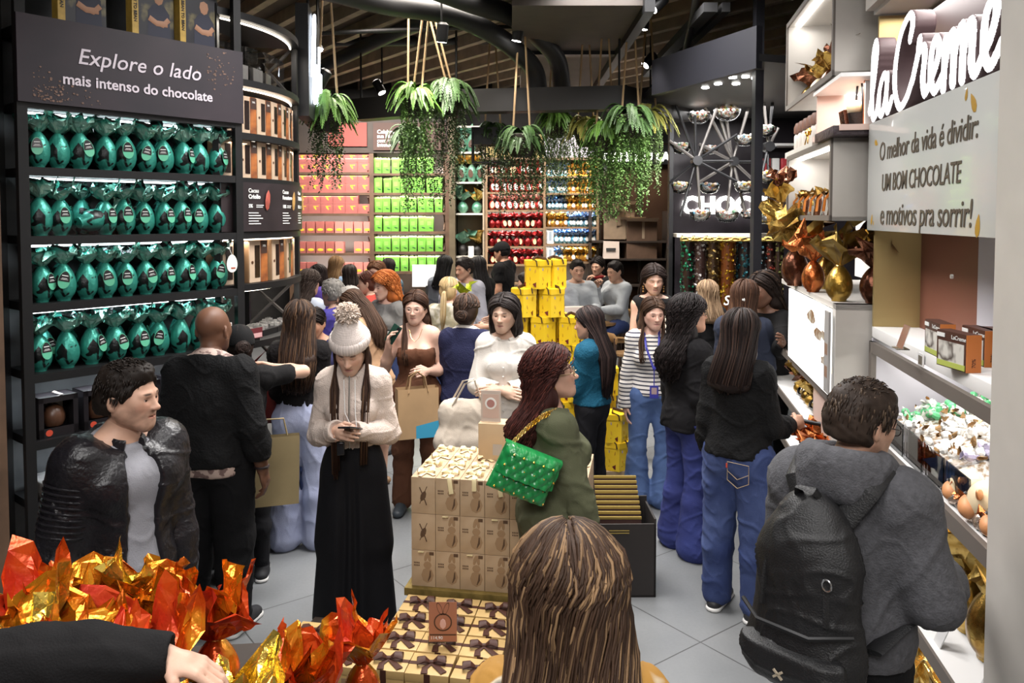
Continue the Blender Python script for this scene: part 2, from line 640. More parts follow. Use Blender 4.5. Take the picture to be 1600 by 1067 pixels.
class Person:
 def __init__(self, label, loc, face, H=1.65, sex='f', girth=1.0, belly=0.0, skin=(.62, .40, .30), vox=.01, lean=0, side=0, twist=0, head=(0, 0, 0), armL='down', armR='down', legs=None, group=None, eyes='open', beard=0.0, lips=None, face_detail=True, bust=1.0, root_z=0.0):
  self.s = s = H / 1.70
  self.sex, self.g, self.belly, self.vox, self.bust = sex, girth, belly, vox * Q, bust
  self.skin = np.array(skin)
  self.root = thing('person', label, 'person', (loc[0], loc[1], loc[2] if len(loc) > 2 else 0), math.radians(-face), group)
  self.T = rotm(twist, lean, side)
  self.legs = legs or STAND
  self.arms = {}
  for k, a in (('L', armL), ('R', armR)):
   self.arms[k] = dict(ARMS[a]) if isinstance(a, str) else dict(ARMS['down'], **a)
  self.hipw = .088 * (1 + .5 * (girth - 1))
  self.sh_w = (.136 if sex == 'f' else .162) * (1 + .35 * (girth - 1))
  J = {}
  th, shn = .425, .415
  low = 0
  for k, sg in (('L', -1), ('R', 1)):
   t, q = [unit(np.array(v) * (sg, 1, 1)) for v in self.legs[k]]
   hip = np.array((sg * self.hipw, 0, -.02))
   kn = hip + t * th
   an = kn + q * shn
   J['hip' + k], J['knee' + k], J['ank' + k] = hip, kn, an
   low = min(low, an[2])
  pz = .075 - low + root_z / s
  self.pel = np.array((0, 0, pz))
  for k in J:
   J[k] = (J[k] + self.pel) * s
  self.pel = self.pel * s
  self.J = J
  J['neck'] = self.U((0, -.02, 1.43))
  self.HR = self.T @ rotm(*head)
  piv = self.U((0, -.012, 1.50))
  self.HC = piv + self.HR @ np.array((0, .025, .088)) * s
  for k, sg in (('L', -1), ('R', 1)):
   a = self.arms[k]
   sh = self.U((sg * self.sh_w, -.012, 1.362))
   el = sh + self.T @ unit(np.array(a['u']) * (sg, 1, 1)) * .285 * s
   wr = el + self.T @ unit(np.array(a['f']) * (sg, 1, 1)) * .245 * s
   J['sh' + k], J['el' + k], J['wr' + k] = sh, el, wr
  self._body(eyes, beard, lips, face_detail)
 def U(self, p):
  return self.pel + self.T @ ((np.array(p, float) - (0, 0, .93)) * self.s)
 def Hd(self, p):
  return self.HC + self.HR @ (np.array(p, float) * self.s)
 def world(self, p):
  return self.root.matrix_basis @ Vector(p)
 def sub(self, V, F, name, m, smooth=True, cols=None, sharp=None):
  o = from_pydata(name, V, F, m, self.root, smooth, sharp)
  if cols is not None:
   set_col(o, cols)
  return o
 def torso(self, S, e=0.0, chest=True, hips=True):
  s, g, U = self.s, self.g, self.U
  f = self.sex == 'f'
  ay = self.T @ np.array((0, 1.0, 0))
  if hips:
   S.ell(U((0, -.005, .925)), np.array((.158 * g + (.008 if f else 0), .112 * g, .12)) * s + e, .05, self.T)
   for sg in (-1, 1):
    S.ell(U((sg * .068 * g, -.05 * g, .885)), np.array((.085 * g, .08 * g, .095)) * s + e, .04, self.T)
  w = (.118 if f else .137) * g
  S.cone(U((0, -.005, .97)), U((0, -.005, 1.14)), (w + .018) * s + e, w * s + e, .06, ay, .80)
  if chest:
   S.ell(U((0, -.01, 1.25)), np.array(((.142 if f else .168) * g, .108 * g, .165)) * s + e, .06, self.T)
   for sg in (-1, 1):
    S.cone(U((0, -.025, 1.375)), U((sg * (self.sh_w - .025), -.015, 1.372)), .058 * s + e, .047 * s + e, .05)
    S.cone(U((0, -.03, 1.44)), U((sg * .115, -.018, 1.392)), .046 * s + e, .040 * s + e, .06)
    if f and self.bust:
     S.ell(U((sg * .066 * g, .082 * g, 1.235)), np.array((.068 * g, .052 * self.bust * g, .064)) * s + e, .035, self.T)
    elif not f:
     S.ell(U((sg * .075, .075, 1.285)), np.array((.085, .045, .07)) * s + e, .05, self.T)
  if self.belly:
   S.ell(U((0, .06 * self.belly, 1.06)), np.array((.135 * g, .125 * self.belly, .14)) * s + e, .06, self.T)
  return S
 def arm(self, S, k, e=0.0, upto=1.0, mult=1.0, k_=.03):
  s, J, g = self.s, self.J, .6 + .4 * self.g
  m = (1.0 if self.sex == 'f' else 1.14) * g * mult
  sh, el, wr = J['sh' + k], J['el' + k], J['wr' + k]
  S.ell(sh, np.array((.049, .050, .054)) * m * s + e, .04)
  if upto <= .5:
   S.cone(sh, sh + (el - sh) * upto * 2, .047 * m * s + e, (.047 - .016 * upto) * m * s + e * 1.2, k_)
   return S
  S.cone(sh, el, .047 * m * s + e, .039 * m * s + e, k_)
  q = (upto - .5) * 2
  mid = el + (wr - el) * min(.4, q)
  S.cone(el, mid, .038 * m * s + e, .038 * m * s + e, k_)
  if q > .4:
   S.cone(mid, el + (wr - el) * q, .041 * m * s + e, (.038 - .012 * (q - .4) / .6) * m * s + e, k_)
  return S
 def leg(self, S, k, e=0.0, r=(.088, .058, .056, .040), upto=1.0):
  s, J, g = self.s, self.J, .5 + .5 * self.g
  h, kn, an = J['hip' + k], J['knee' + k], J['ank' + k]
  m = g if self.sex == 'f' else g * 1.03
  S.cone(h, kn, r[0] * m * s + e, r[1] * m * s + e, .03)
  mid = kn + (an - kn) * .32
  back = np.array((0, -.012, 0)) * s
  S.cone(kn, mid + back, r[1] * m * s + e, r[2] * m * s + e, .03)
  S.cone(mid + back, kn + (an - kn) * upto, r[2] * m * s + e, r[3] * s + e, .03)
  return S
 def hand(self, k, vox):
  """palm, four separate jointed fingers and a thumb from the side of the palm"""
  s = self.s * (1.0 if self.sex == 'f' else 1.1)
  a = self.arms[k]
  sg = -1 if k == 'L' else 1
  wr, el = self.J['wr' + k], self.J['el' + k]
  d = self.T @ unit(np.array(a['hand']) * (sg, 1, 1)) if 'hand' in a else unit(wr - el)
  pn = self.T @ (np.array(a.get('palm', (-1, 0, -.25))) * (sg, 1, 1))
  pn = unit(pn - d * (pn @ d))
  th = np.cross(pn, d) * (1 if k == 'L' else -1)      # towards the thumb side
  c = a.get('curl', .4)
  S = SDF(vox)
  S.cone(el + (wr - el) * .75, wr, .031 * s, .026 * s, .01)
  pc = wr + d * .045 * s
  R = np.stack([th, pn, d], 1)
  S.ell(pc, np.array((.041, .016, .052)) * s, .012, R)
  S.cone(wr, pc, .024 * s, .022 * s, .012)
  L = [(.030, .046, .040), (.011, .050, .046), (-.009, .048, .043), (-.028, .040, .033)]
  for off, l1, l2 in L:
   b = pc + d * (.042 - abs(off) * .25) * s + th * off * s
   a1, a2 = c * 1.0, c * 2.1
   d1 = d * math.cos(a1) + pn * math.sin(a1) + th * off * 1.2
   d2 = d * math.cos(a2) + pn * math.sin(a2) + th * off * .5
   p1 = b + unit(d1) * l1 * s
   p2 = p1 + unit(d2) * l2 * s
   S.cone(pc + th * off * .7 * s, b, .011 * s, .0095 * s, .006)
   S.cone(b, p1, .0092 * s, .0084 * s, .004)
   S.cone(p1, p2, .0083 * s, .0066 * s, .004)
  t0 = wr + d * .018 * s + th * .022 * s
  t1 = t0 + unit(th * .8 + d * .75 + pn * (.35 + .3 * c)) * .040 * s
  t2 = t1 + unit(th * (.25 - .3 * c) + d * .9 + pn * (.3 + .5 * c)) * .034 * s
  S.cone(t0, t1, .015 * s, .0105 * s, .008)
  S.cone(t1, t2, .0105 * s, .008 * s, .004)
  self.J['palm' + k] = pc + d * .03 * s + pn * .02 * s
  self.J['grip' + k] = pc + d * .05 * s + pn * .028 * s
  return S
 def head_ops(self, S, detail=True):
  Hd, s, R = self.Hd, self.s, self.HR
  m = self.sex != 'f'
  e = lambda c, r, k=.02, sub=False: S.ell(Hd(c), np.array(r) * s, k, R, sub)
  c = lambda a, b, ra, rb, k=.015, sub=False: S.cone(Hd(a), Hd(b), ra * s, rb * s, k, sub=sub)
  e((0, -.014, .036), (.076, .096, .084), .03)
  e((0, .028, -.02), (.064, .068, .080), .04)
  c((0, .05, -.088), (0, .074, -.097), .032, .021 if not m else .026, .02)
  for q in (-1, 1):
   c((q * .052, .0, -.045), (q * .020, .068, -.092), .021 if not m else .024, .018 if not m else .021, .03)
   e((q * .034, .064, -.012), (.024, .020, .025), .035)
  e((0, .066, -.058), (.036, .028, .034), .035)
  if detail:
   for q in (-1, 1):
    e((q * .032, .109, .004), (.021, .020, .014), .012, True)
    c((q * .012, .089, .023), (q * .046, .077, .022), .010, .009, .012)
    e((q * .0105, .106, -.030), (.0088, .010, .0075), .006)
   c((0, .088, .012), (0, .115, -.026), .0075, .0105, .012)
   e((0, .116, -.027), (.010, .010, .009), .006)
   c((-.017, .088, -.0565), (.017, .088, -.0565), .0075, .0075, .008)
   e((0, .094, -.0560), (.013, .008, .006), .006)
   e((0, .092, -.0680), (.016, .010, .0075), .006)
   c((-.021, .098, -.0624), (.021, .098, -.0624), .0028, .0028, .004, True)
  else:
   c((0, .088, .012), (0, .112, -.028), .010, .013, .012)
   for q in (-1, 1):
    e((q * .032, .110, .004), (.020, .020, .013), .012, True)
   e((0, .090, -.062), (.020, .010, .011), .01)
  for q in (-1, 1):
   RR = R @ rotm(q * -22, 0, 0)
   S.ell(Hd((q * .080, -.012, -.012)), np.array((.010, .020, .032)) * s, .006, RR)
   if detail:
    S.ell(Hd((q * .090, -.006, -.010)), np.array((.007, .011, .020)) * s, .005, RR, True)
  return S
 def _body(self, eyes, beard, lips, detail):
  s, J, v = self.s, self.J, self.vox
  S = SDF(max(v * 1.6, .012))
  self.torso(S)
  for k in 'LR':
   self.arm(S, k)
   self.leg(S, k)
   an = J['ank' + k]
   fd = np.array((.12 * (-1 if k == 'L' else 1), 1, 0))
   fd = fd / np.linalg.norm(fd)
   S.cone(an + (0, -.01 * s, -.035 * s), an + fd * .13 * s + (0, 0, -.045 * s), .038 * s, .03 * s, .03)
   J['toe' + k] = fd
  nr = .042 if self.sex == 'f' else .051
  S.cone(self.U((0, -.03, 1.41)), self.Hd((0, -.012, -.07)), (nr + .006) * s, nr * s, .03)
  Vs, Fs, Cs, n = [], [], [], 0
  V, F = S.mesh()
  V = relax(V, F, 1)
  Vs.append(V); Fs.append(F); n += len(V)
  S = SDF(max(.55 * v, .0032) if detail else max(v * .8, .006))
  S.cone(self.U((0, -.03, 1.42)), self.Hd((0, -.012, -.06)), (nr + .004) * s, nr * s, .03)
  self.head_ops(S, detail)
  V, F = S.mesh()
  V = relax(V, F, 1, .35)
  hn = len(V)
  h0 = n
  Vs.append(V); Fs.append(F + n); n += len(V)
  for k in 'LR':
   V, F = self.hand(k, max(.5 * v, .0034)).mesh()
   Vs.append(V); Fs.append(F + n); n += len(V)
  V, F = np.concatenate(Vs), np.concatenate(Fs)
  C = np.tile(self.skin, (n, 1)) * (1 + .05 * wob(V, 40, 3)[:, None])
  L = ((V - self.HC) @ self.HR) / s
  hd = np.zeros(n, bool)
  hd[h0:h0 + hn] = True
  x, y, z = np.abs(L[:, 0]), L[:, 1], L[:, 2]
  def mix(mask, col, a):
   w = (np.clip(mask, 0, 1) * a * hd)[:, None]
   C[:] = C * (1 - w) + np.array(col) * w
  blob = lambda cx, cy, cz, rx_, ry, rz: 1.6 - 1.6 * (((x - cx) / rx_) ** 2 + ((y - cy) / ry) ** 2 + ((z - cz) / rz) ** 2)
  mix(blob(.040, .08, -.022, .03, .04, .025), self.skin * (1.08, .82, .78), .35)
  mix(blob(0, .118, -.028, .02, .02, .02), self.skin * (1.05, .85, .8), .3)
  if beard:
   mk = np.clip((.078 - np.abs(z + .075)) * 20, 0, 1) * (y > -.01) * (z < -.028) * np.clip((-.02 - z) * 60, 0, 1)
   mix(mk * (.6 + .4 * wob(V, 90, 5)), (.035, .025, .02), beard)
  lc = lips if lips is not None else self.skin * (.85, .52, .50)
  mix(blob(0, .098, -.0628, .027, .03, .0105), lc, .65)
  mix(blob(0, .10, -.0628, .022, .03, .0020), (.12, .05, .045), .6)
  mix(blob(.030, .088, .0245, .021, .03, .0052), (.05, .03, .022), .9)
  mix(blob(.032, .095, .004, .019, .03, .0085), self.skin * .45, .55)
  o = self.sub(V, F, 'body', SKIN, cols=np.clip(C, 0, 1))
  self.body = o
  if detail:
   for q in (-1, 1):
    m = MB()
    prof = []
    nu, nv = 14, 12
    vs, cs = [], []
    gaze = unit((0, 1, -.12))
    for j in range(nv + 1):
     for i in range(nu):
      a, b = 2 * math.pi * i / nu, math.pi * j / nv
      dv = np.array((math.sin(b) * math.cos(a), math.cos(b), math.sin(b) * math.sin(a)))
      vs.append(self.Hd(np.array((q * .032, .0795, .003)) + dv * .0122))
      if eyes == 'closed':
       c_ = self.skin * (.92, .85, .82) if dv[2] > -.42 else (.03, .02, .02)
      elif dv[2] > .22 or dv[2] < -.42:
       c_ = self.skin * (.8, .72, .70) if dv[2] > .34 or dv[2] < 0 else (.05, .03, .025)
      else:
       g_ = math.acos(max(-1, min(1, dv @ gaze)))
       c_ = (.01, .01, .01) if g_ < .28 else ((.06, .03, .018) if g_ < .66 else (.60, .55, .52))
      cs.append(c_)
    fs = [(j * nu + i, j * nu + (i + 1) % nu, (j + 1) * nu + (i + 1) % nu, (j + 1) * nu + i) for j in range(nv) for i in range(nu)]
    oe = from_pydata('eye', vs, fs, EYE, self.root)
    set_col(oe, cs)
 def cloth(self, S, name, m, wr=.004, wf=9.0, seed=1, cols=None, st=(1, 1, .6), it=2):
  V, F = S.mesh()
  V = relax(V, F, it)
  N = vnormals(V, F)
  if wr:
   V = V + N * folds(V, wr, wf, seed)[:, None]
  return self.sub(V, F, name, m, cols=cols(V) if cols else None)
 def top(self, m, e=.016, hem=.88, sleeve=1.0, neck='crew', wr=.007, name='top', mult=1.05, sleeve_flare=0, open_=0.0, seed=1, loose=0.0, wf=9.0, collar=0, cols=None, nz=0.0):
  v, s = self.vox, self.s
  S = SDF(v)
  self.torso(S, e, hips=hem < .97)
  if loose:
   S.cone(self.U((0, 0, 1.2)), self.U((0, 0, hem - .05)), (.13 * self.g + loose * .5) * s, (.15 * self.g + loose) * s, .06, self.T @ np.array((0, 1.0, 0)), .82)
  up = self.T @ np.array((0, 0, 1.0))
  S.plane(self.U((0, 0, hem)), -up)
  if neck == 'strapless':
   S.plane(self.U((0, 0, 1.285)), up)
  else:
   S.plane(self.U((0, .03, (1.428 if neck != 'high' else 1.47) + nz)), self.T @ unit((0, .42, 1)))
   S.ell(self.U((0, .0, 1.47)), np.array((.058, .066, .05)) * s, .01, self.T, True)
  if neck == 'v':
   S.cone(self.U((0, .16, 1.44)), self.U((0, .16, 1.25)), .07 * s, .012 * s, .008, sub=True)
  if open_:
   S.cone(self.U((.0, .20, 1.50)), self.U((.0, .25, 1.20)), .075 * s, (.075 + open_) * s, .008, self.T @ np.array((0, 1.0, 0)), 2.2, True)
   S.cone(self.U((.0, .25, 1.20)), self.U((.0, .25, .80)), (.075 + open_) * s, (.085 + open_) * s, .008, self.T @ np.array((0, 1.0, 0)), 2.2, True)
  if sleeve > 0 and neck != 'strapless':
   for k in 'LR':
    if self.J['el' + k][2] < self.J['sh' + k][2] - .08 * s and self.T[2, 2] > .8:
     self.arm(S, k, e + .002, min(sleeve, .5), mult, .045)
  V, F = S.mesh()
  parts = [(V, F)]
  if sleeve > 0 and neck != 'strapless':
   for k in 'LR':
    A = SDF(v)
    sep = not (self.J['el' + k][2] < self.J['sh' + k][2] - .08 * s and self.T[2, 2] > .8)
    if sleeve <= .5 and not sep:
     continue
    self.arm(A, k, e + .002, sleeve, mult, .035)
    if not sep:
     A.ops = A.ops[2:]
     q0 = self.J['sh' + k] * .35 + self.J['el' + k] * .65
     mm = (1.0 if self.sex == 'f' else 1.14) * (.6 + .4 * self.g) * mult
     A.cone(q0, self.J['el' + k], .0418 * mm * s + e, .039 * mm * s + e, .03)
    sh, el, wr_ = self.J['sh' + k], self.J['el' + k], self.J['wr' + k]
    if sleeve > .5:
     q = (sleeve - .5) * 2
     pe = el + (wr_ - el) * q
     if sleeve_flare:
      A.cone(el + (wr_ - el) * .45, pe, .04 * s, sleeve_flare * s, .03)
     dd = unit(wr_ - el)
     A.cone(pe + dd * .062 * s, pe + dd * .14 * s, .06 * s, .09 * s, .004, sub=True)
    if sep:
     A.cone(sh, self.U((0, -.01, 1.30)), .05 * s * mult + e, .05 * s, .05)
    parts.append(A.mesh())
  Vs, Fs, n = [], [], 0
  for V, F in parts:
   V = relax(V, F, 2)
   N = vnormals(V, F)
   if wr:
    V = V + N * folds(V, wr, wf, seed)[:, None]
   Vs.append(V); Fs.append(F + n); n += len(V)
  V, F = np.concatenate(Vs), np.concatenate(Fs)
  o = self.sub(V, F, name, m, cols=cols(V) if cols else None)
  if collar:
   mb = MB()
   pts = []
   for i in range(15):
    a = math.radians(-150 + 300 * i / 14)
    pts.append(self.U((.064 * math.sin(a), -.012 - .066 * math.cos(a) + (.02 if abs(a) > 2 else 0), 1.445 - .035 * (1 - math.cos(a)) / 2)))
   mb.tube(pts, collar * s, 8, flat=.45, up=self.T @ np.array((0, 0, 1.0)))
   mb.build('collar', m, self.root)
  return o
 def pants(self, m, r=(.096, .064, .060, .052), e=.006, waist=1.02, upto=.97, name='trousers', wr=.007, wf=8, seed=4, cols=None):
  S = SDF(self.vox)
  self.torso(S, e + .001, chest=False)
  for k in 'LR':
   self.leg(S, k, e, r, upto)
  S.plane(self.U((0, 0, waist)), self.T @ np.array((0, 0, 1.0)))
  return self.cloth(S, name, m, wr, wf, seed, st=(1, 1, 1.2), cols=cols)
 def skirt(self, m, hem=.1, r=.22, waist=1.03, pleats=14, amp=.012, name='skirt', ratio=.8, split=False):
  s = self.s
  S = SDF(self.vox)
  S.torso = None
  self.torso(S, .010, chest=False)
  for k in 'LR':
   S.cone(self.J['hip' + k] - (0, 0, .05 * s), self.J['knee' + k], .094 * s * self.g, .10 * s * self.g, .05)
  b = self.U((0, 0, .86))
  S.cone(b - (0, 0, .06 * s), np.array((0, 0, hem)), .172 * s * self.g, r * s, .06, (0, 1, 0), ratio)
  S.plane(self.U((0, 0, waist)), self.T @ np.array((0, 0, 1.0)))
  S.plane((0, 0, hem), (0, 0, -1))
  V, F = S.mesh()
  V = relax(V, F, 2)
  a = np.arctan2(V[:, 0], V[:, 1])
  w = np.clip((waist * s - V[:, 2]) / (.5 * s), 0, 1)
  d = np.sin(a * pleats + 1.5 * np.sin(a * 3) + .8 * np.sin(V[:, 2] * 3)) * amp * w
  N = vnormals(V, F)
  N[:, 2] *= .2
  return self.sub(V + N * d[:, None], F, name, m)
 def shoes(self, m, sole=None, heel=0.0, h=.05, name='shoe', low=False):
  s = self.s
  for k in 'LR':
   an, fd = self.J['ank' + k], self.J['toe' + k]
   g = an[2] - .075 * s
   b = np.array((an[0], an[1], g))
   S = SDF(max(self.vox * .7, .006))
   hz = np.array((0, 0, .035 * s))
   S.cone(b - fd * .045 * s + hz, b + fd * .165 * s + hz * .85, .041 * s, .040 * s, .03, (0, 0, 1), .8)
   if not low:
    S.cone(b + (0, 0, .055 * s), b + (0, 0, .085 * s), .045 * s, .046 * s, .03)
    S.cone(b + (0, 0, .07 * s), b + fd * .12 * s + (0, 0, .04 * s), .04 * s, .033 * s, .03)
   S.plane((0, 0, g + .004), (0, 0, -1))
   V, F = S.mesh()
   o = self.sub(relax(V, F, 1), F, name, m)
   if sole:
    S = SDF(max(self.vox * .7, .006))
    S.cone(b - fd * .047 * s + (0, 0, .012), b + fd * .168 * s + (0, 0, .012), .045 * s, .044 * s, .03, (0, 0, 1), .8)
    S.plane((0, 0, g + .024 * s), (0, 0, 1))
    S.plane((0, 0, g + .0005), (0, 0, -1))
    V, F = S.mesh()
    q = from_pydata('sole', relax(V, F, 1), F, sole, o)
 def _meridian(self, a, phi, t):
  """point on the inflated skull: azimuth a from the back of the head, phi from the crown"""
  r = np.array((.078, .098, .087)) + t
  return np.array((0, -.014, .036)) + r * np.array((math.sin(phi) * math.sin(a), -math.sin(phi) * math.cos(a), math.cos(phi)))
 def hair_cap(self, S, t=.010, line=.030, nape=-.075, face=True):
  Hd, R, s = self.Hd, self.HR, self.s
  S.ell(Hd((0, -.016, .038)), (np.array((.077, .097, .085)) + t) * s, .02, R)
  S.ell(Hd((0, -.045, -.02)), (np.array((.068, .066, .07)) + t) * s, .03, R)
  for q in (-1, 1):
   S.ell(Hd((q * .092, -.004, -.018)), np.array((.024, .026, .036)) * s, .008, R, True) if nape > -.08 else None
  if face:
   S.plane(Hd((0, .0, 0)) + R @ unit((0, .826, -.565)) * line * s, R @ unit((0, .826, -.565)))
  S.plane(Hd((0, 0, nape)), R @ np.array((0, 0, -1.0)))
  return S
 def hair(self, color, style='long', length=1.15, n=110, hi=None, curl=0.0, front=(0, 0), t=.012, seed=3, r=.0085, vol=0.0, part=0.0, wave=0.0, fringe=False):
  """style: long | short | bob | bun | pony | crop; length = height (1.70 m figure) where long hair ends"""
  rnd = random.Random(seed)
  color = np.array(color)
  hi = np.array(hi) if hi is not None else color * 1.9 + .01
  s, v = self.s, self.vox
  V_, F_, C_ = [], [], []
  nn = 0
  S = SDF(max(.006, v * .8))
  line = {'short': .028, 'crop': .026}.get(style, .027)
  self.hair_cap(S, t + vol, line, -.066 if style in ('short', 'crop') else -.10)
  if style in ('short',):
   S.ell(self.Hd((0, .025, .102)), (np.array((.052, .062, .020)) + vol) * s, .03, self.HR)
  V, F = S.mesh()
  if len(V):
   N = vnormals(V, F)
   V = relax(V, F, 1) + N * (wob(V, 38 if style in ('short', 'crop') else 30, seed, 2)[:, None] * (.005 if style in ('short',) else .003))
  V_.append(V); F_.append(F); nn += len(V)
  C_.append(color * (.75 + .5 * (wob(V, 60, seed + 3, 2, (1, 1, .3))[:, None] * .5 + .5)))
  mb = MB()
  cs = []
  def strand(pts, r0, r1, col, sides=5):
   b = len(mb.v)
   k = len(pts)
   rr = [(r0 + (r1 - r0) * i / (k - 1)) * (.6 if i == 0 else 1) * s for i in range(k)]
   mb.tube(pts, rr, sides, flat=.6)
   cs.extend([col] * (len(mb.v) - b))
  pick = lambda: color * rnd.uniform(.65, 1.25) if rnd.random() > .3 else color + (hi - color) * rnd.uniform(.1, 1)
  backy = -.150 - vol * .6 - .02 * (self.g - 1)
  if style in ('long', 'bob'):
   M = SDF(max(.008, v))
   ez = length
   for i in range(7):
    q = -1 + i / 3
    x = q * .062
    p0 = self.Hd((x * .9, -.075 + .03 * q * q, .01))
    p1 = self.Hd((x * 1.05, -.085 + .04 * q * q, -.10))
    if style == 'bob' or length > 1.40:
     p2 = self.Hd((x * 1.15, -.07 + .045 * q * q, -.10 - max(0, 1.50 - length)))
     M.cone(p0, p1, (.035 + vol) * s, (.033 + vol) * s, .03)
     M.cone(p1, p2, (.033 + vol) * s, (.022 + vol) * s, .03)
    else:
     p2 = self.U((x * 1.35, backy + .03 * q * q, 1.33))
     p3 = self.U((x * 1.15, backy + .02, ez + .03 * q * q))
     M.cone(p0, p1, (.034 + vol) * s, (.030 + vol) * s, .03)
     M.cone(p1, p2, (.030 + vol) * s, (.026 + vol) * s, .03)
     M.cone(p2, p3, (.026 + vol) * s, .010 * s, .03)
   V, F = M.mesh()
   N = vnormals(V, F)
   V = relax(V, F, 1) + N * (wob(V, 26, seed + 5, 2, (1, 1, .25))[:, None] * (.006 + wave * .3))
   V_.append(V); F_.append(F + nn); nn += len(V)
   C_.append(color * (.7 + .55 * (wob(V, 60, seed + 3, 2, (1, 1, .2))[:, None] * .5 + .5)))
  for i in range(n):
   if style in ('short', 'crop'):
    a = rnd.uniform(-math.pi, math.pi)
    phi = math.acos(rnd.uniform(-.35, 1))
    p = self._meridian(a, phi, t + vol + .002)
    if .826 * p[1] - .565 * p[2] > line - .004 or p[2] < -.058:
     continue
    d = unit(p - (0, -.01, 0))
    fl = np.array((rnd.uniform(-.5, .5), rnd.uniform(.2, .9), .1)) if phi < .8 else np.array((rnd.uniform(-.3, .3), -.1, -.9))
    l = (.014 if style == 'short' else .006) * rnd.uniform(.6, 1.3)
    p1 = p + (d * (.25 if phi < .8 else .06) + fl * .8) * l
    p2 = p1 + (-d * .05 + fl - (0, 0, .2)) * l
    strand([self.Hd(p), self.Hd(p1), self.Hd(p2)], r * .9, r * .2, pick(), 4)
    continue
   a = rnd.uniform(-2.05, 2.05)
   q = a / 2.05
   off = rnd.uniform(-.001, .006) + vol
   pts = []
   top = 1.75
   pz = part + rnd.uniform(-.004, .004)
   sd0 = 1 if a >= 0 else -1
   fr = abs(a) / 2.05
   y0 = -.06 + .135 * fr + rnd.uniform(-.012, .012)
   d0 = unit((pz / .09 + sd0 * .10, (y0 + .014) / .105, math.sqrt(max(.05, 1 - ((y0 + .014) / .105) ** 2))))
   ae = a if fr < .75 else sd0 * (1.54 + (fr - .75) * .9)
   d1 = np.array((math.sin(top) * math.sin(ae), -math.sin(top) * math.cos(ae), math.cos(top)))
   om0 = math.acos(max(-1, min(1, float(d0 @ d1))))
   rr0 = np.array((.078, .098, .087)) + t + off
   for k in range(6):
    q_ = k / 5
    dd = (math.sin((1 - q_) * om0) * d0 + math.sin(q_ * om0) * d1) / math.sin(om0)
    lift = 1 + .05 * math.sin(q_ * 3.1) * (1 if fr > .6 else .3)
    pts.append(self.Hd(np.array((0, -.014, .036)) + rr0 * dd * lift))
   if style in ('long', 'bob'):
    sd = 1 if a > 0 else -1
    isf = abs(a) > 1.25
    fw = front[1] if sd > 0 else front[0]
    L = length + rnd.uniform(-.03, .05)
    if style == 'bob' or length > 1.40:
     dz = max(.02, 1.50 - L)
     e0 = self._meridian(a, top, t + off)
     pts.append(self.Hd(e0 * (1.02, 1.0, 1) + (0, 0, -.05 - dz * .4)))
     pts.append(self.Hd(e0 * (.95, .95, 1) + (0, 0, -.05 - dz)))
    elif isf and fw:
     x = sd * rnd.uniform(.055, .098)
     pts.append(self.Hd((sd * (.084 + off), rnd.uniform(.0, .045), -.085)))
     pts.append(self.U((x * 1.1, .085 + rnd.uniform(0, .02), 1.36)))
     pts.append(self.U((x * 1.05, .135 * (.7 + .3 * self.bust) + rnd.uniform(0, .015), 1.24)))
     pts.append(self.U((x * .95, .145 + rnd.uniform(-.01, .015), max(L, fw))))
    else:
     bq, rv = q * 1.62, .034 + vol + rnd.uniform(0, .006)
     sn, cs_ = math.sin(bq), math.cos(bq)
     pts.append(self.Hd((sn * (.064 + rv), -.092 + .03 * sn * sn - rv * cs_, -.095)))
     pts.append(self.U((sn * (.082 + rv * .9), backy - .004 + .026 * sn * sn - rv * cs_ * 1.05, 1.34)))
     if L < 1.24:
      pts.append(self.U((sn * (.078 + rv * .75), backy + .002 + .02 * sn * sn - rv * cs_ * .95, (1.34 + L) / 2)))
     pts.append(self.U((sn * (.066 + rv * .45) + rnd.uniform(-.012, .012), backy + .02 - rv * cs_ * .5 + rnd.uniform(-.008, .008), L + .04 * q * q)))
   elif style in ('bun', 'pony'):
    pts = pts[:5]
    pts.append(self.Hd((rnd.uniform(-.012, .012), -.118 - t, .0 if style == 'pony' else -.015)))
   if curl or wave:
    P = np.array(pts)
    k2 = (26 if curl else 16)
    tt = np.linspace(0, len(P) - 1, k2)
    P = np.stack([np.interp(tt, np.arange(len(P)), P[:, c]) for c in range(3)], 1)
    ph = rnd.uniform(0, 6.28)
    am = (curl or wave) * np.clip((tt - 1.5) / 2.5, 0.12, 1)
    om = (6.0 if curl else 1.9)
    P[:, 0] += am * np.sin(om * tt + ph)
    P[:, 1] += am * np.cos(om * tt + ph) * .9
    if curl:
     P[:, 2] += am * .3 * np.sin(om * tt * .7 + ph)
    pts = [p for p in P]
   strand([Vector(p) for p in pts], r * rnd.uniform(.7, 1.2), r * .35, pick())
  if style == 'bun':
   S = SDF(max(.005, v * .7))
   S.ell(self.Hd((0, -.125, -.015)), np.array((.052, .042, .045)) * s, .02, self.HR)
   V, F = S.mesh()
   V_.append(V); F_.append(F + nn); nn += len(V)
   C_.append(np.tile(color, (len(V), 1)))
   for i in range(26):
    a0 = rnd.uniform(0, 6.28)
    R0 = rnd.uniform(.018, .05)
    pts = [Vector(self.Hd((R0 * math.cos(a0 + k * .5), -.13 - .032 * math.sqrt(max(0, 1 - (R0 / .055) ** 2)) + rnd.uniform(-.004, .004), -.015 + R0 * .9 * math.sin(a0 + k * .5)))) for k in range(7)]
    strand(pts, r, r * .6, pick())
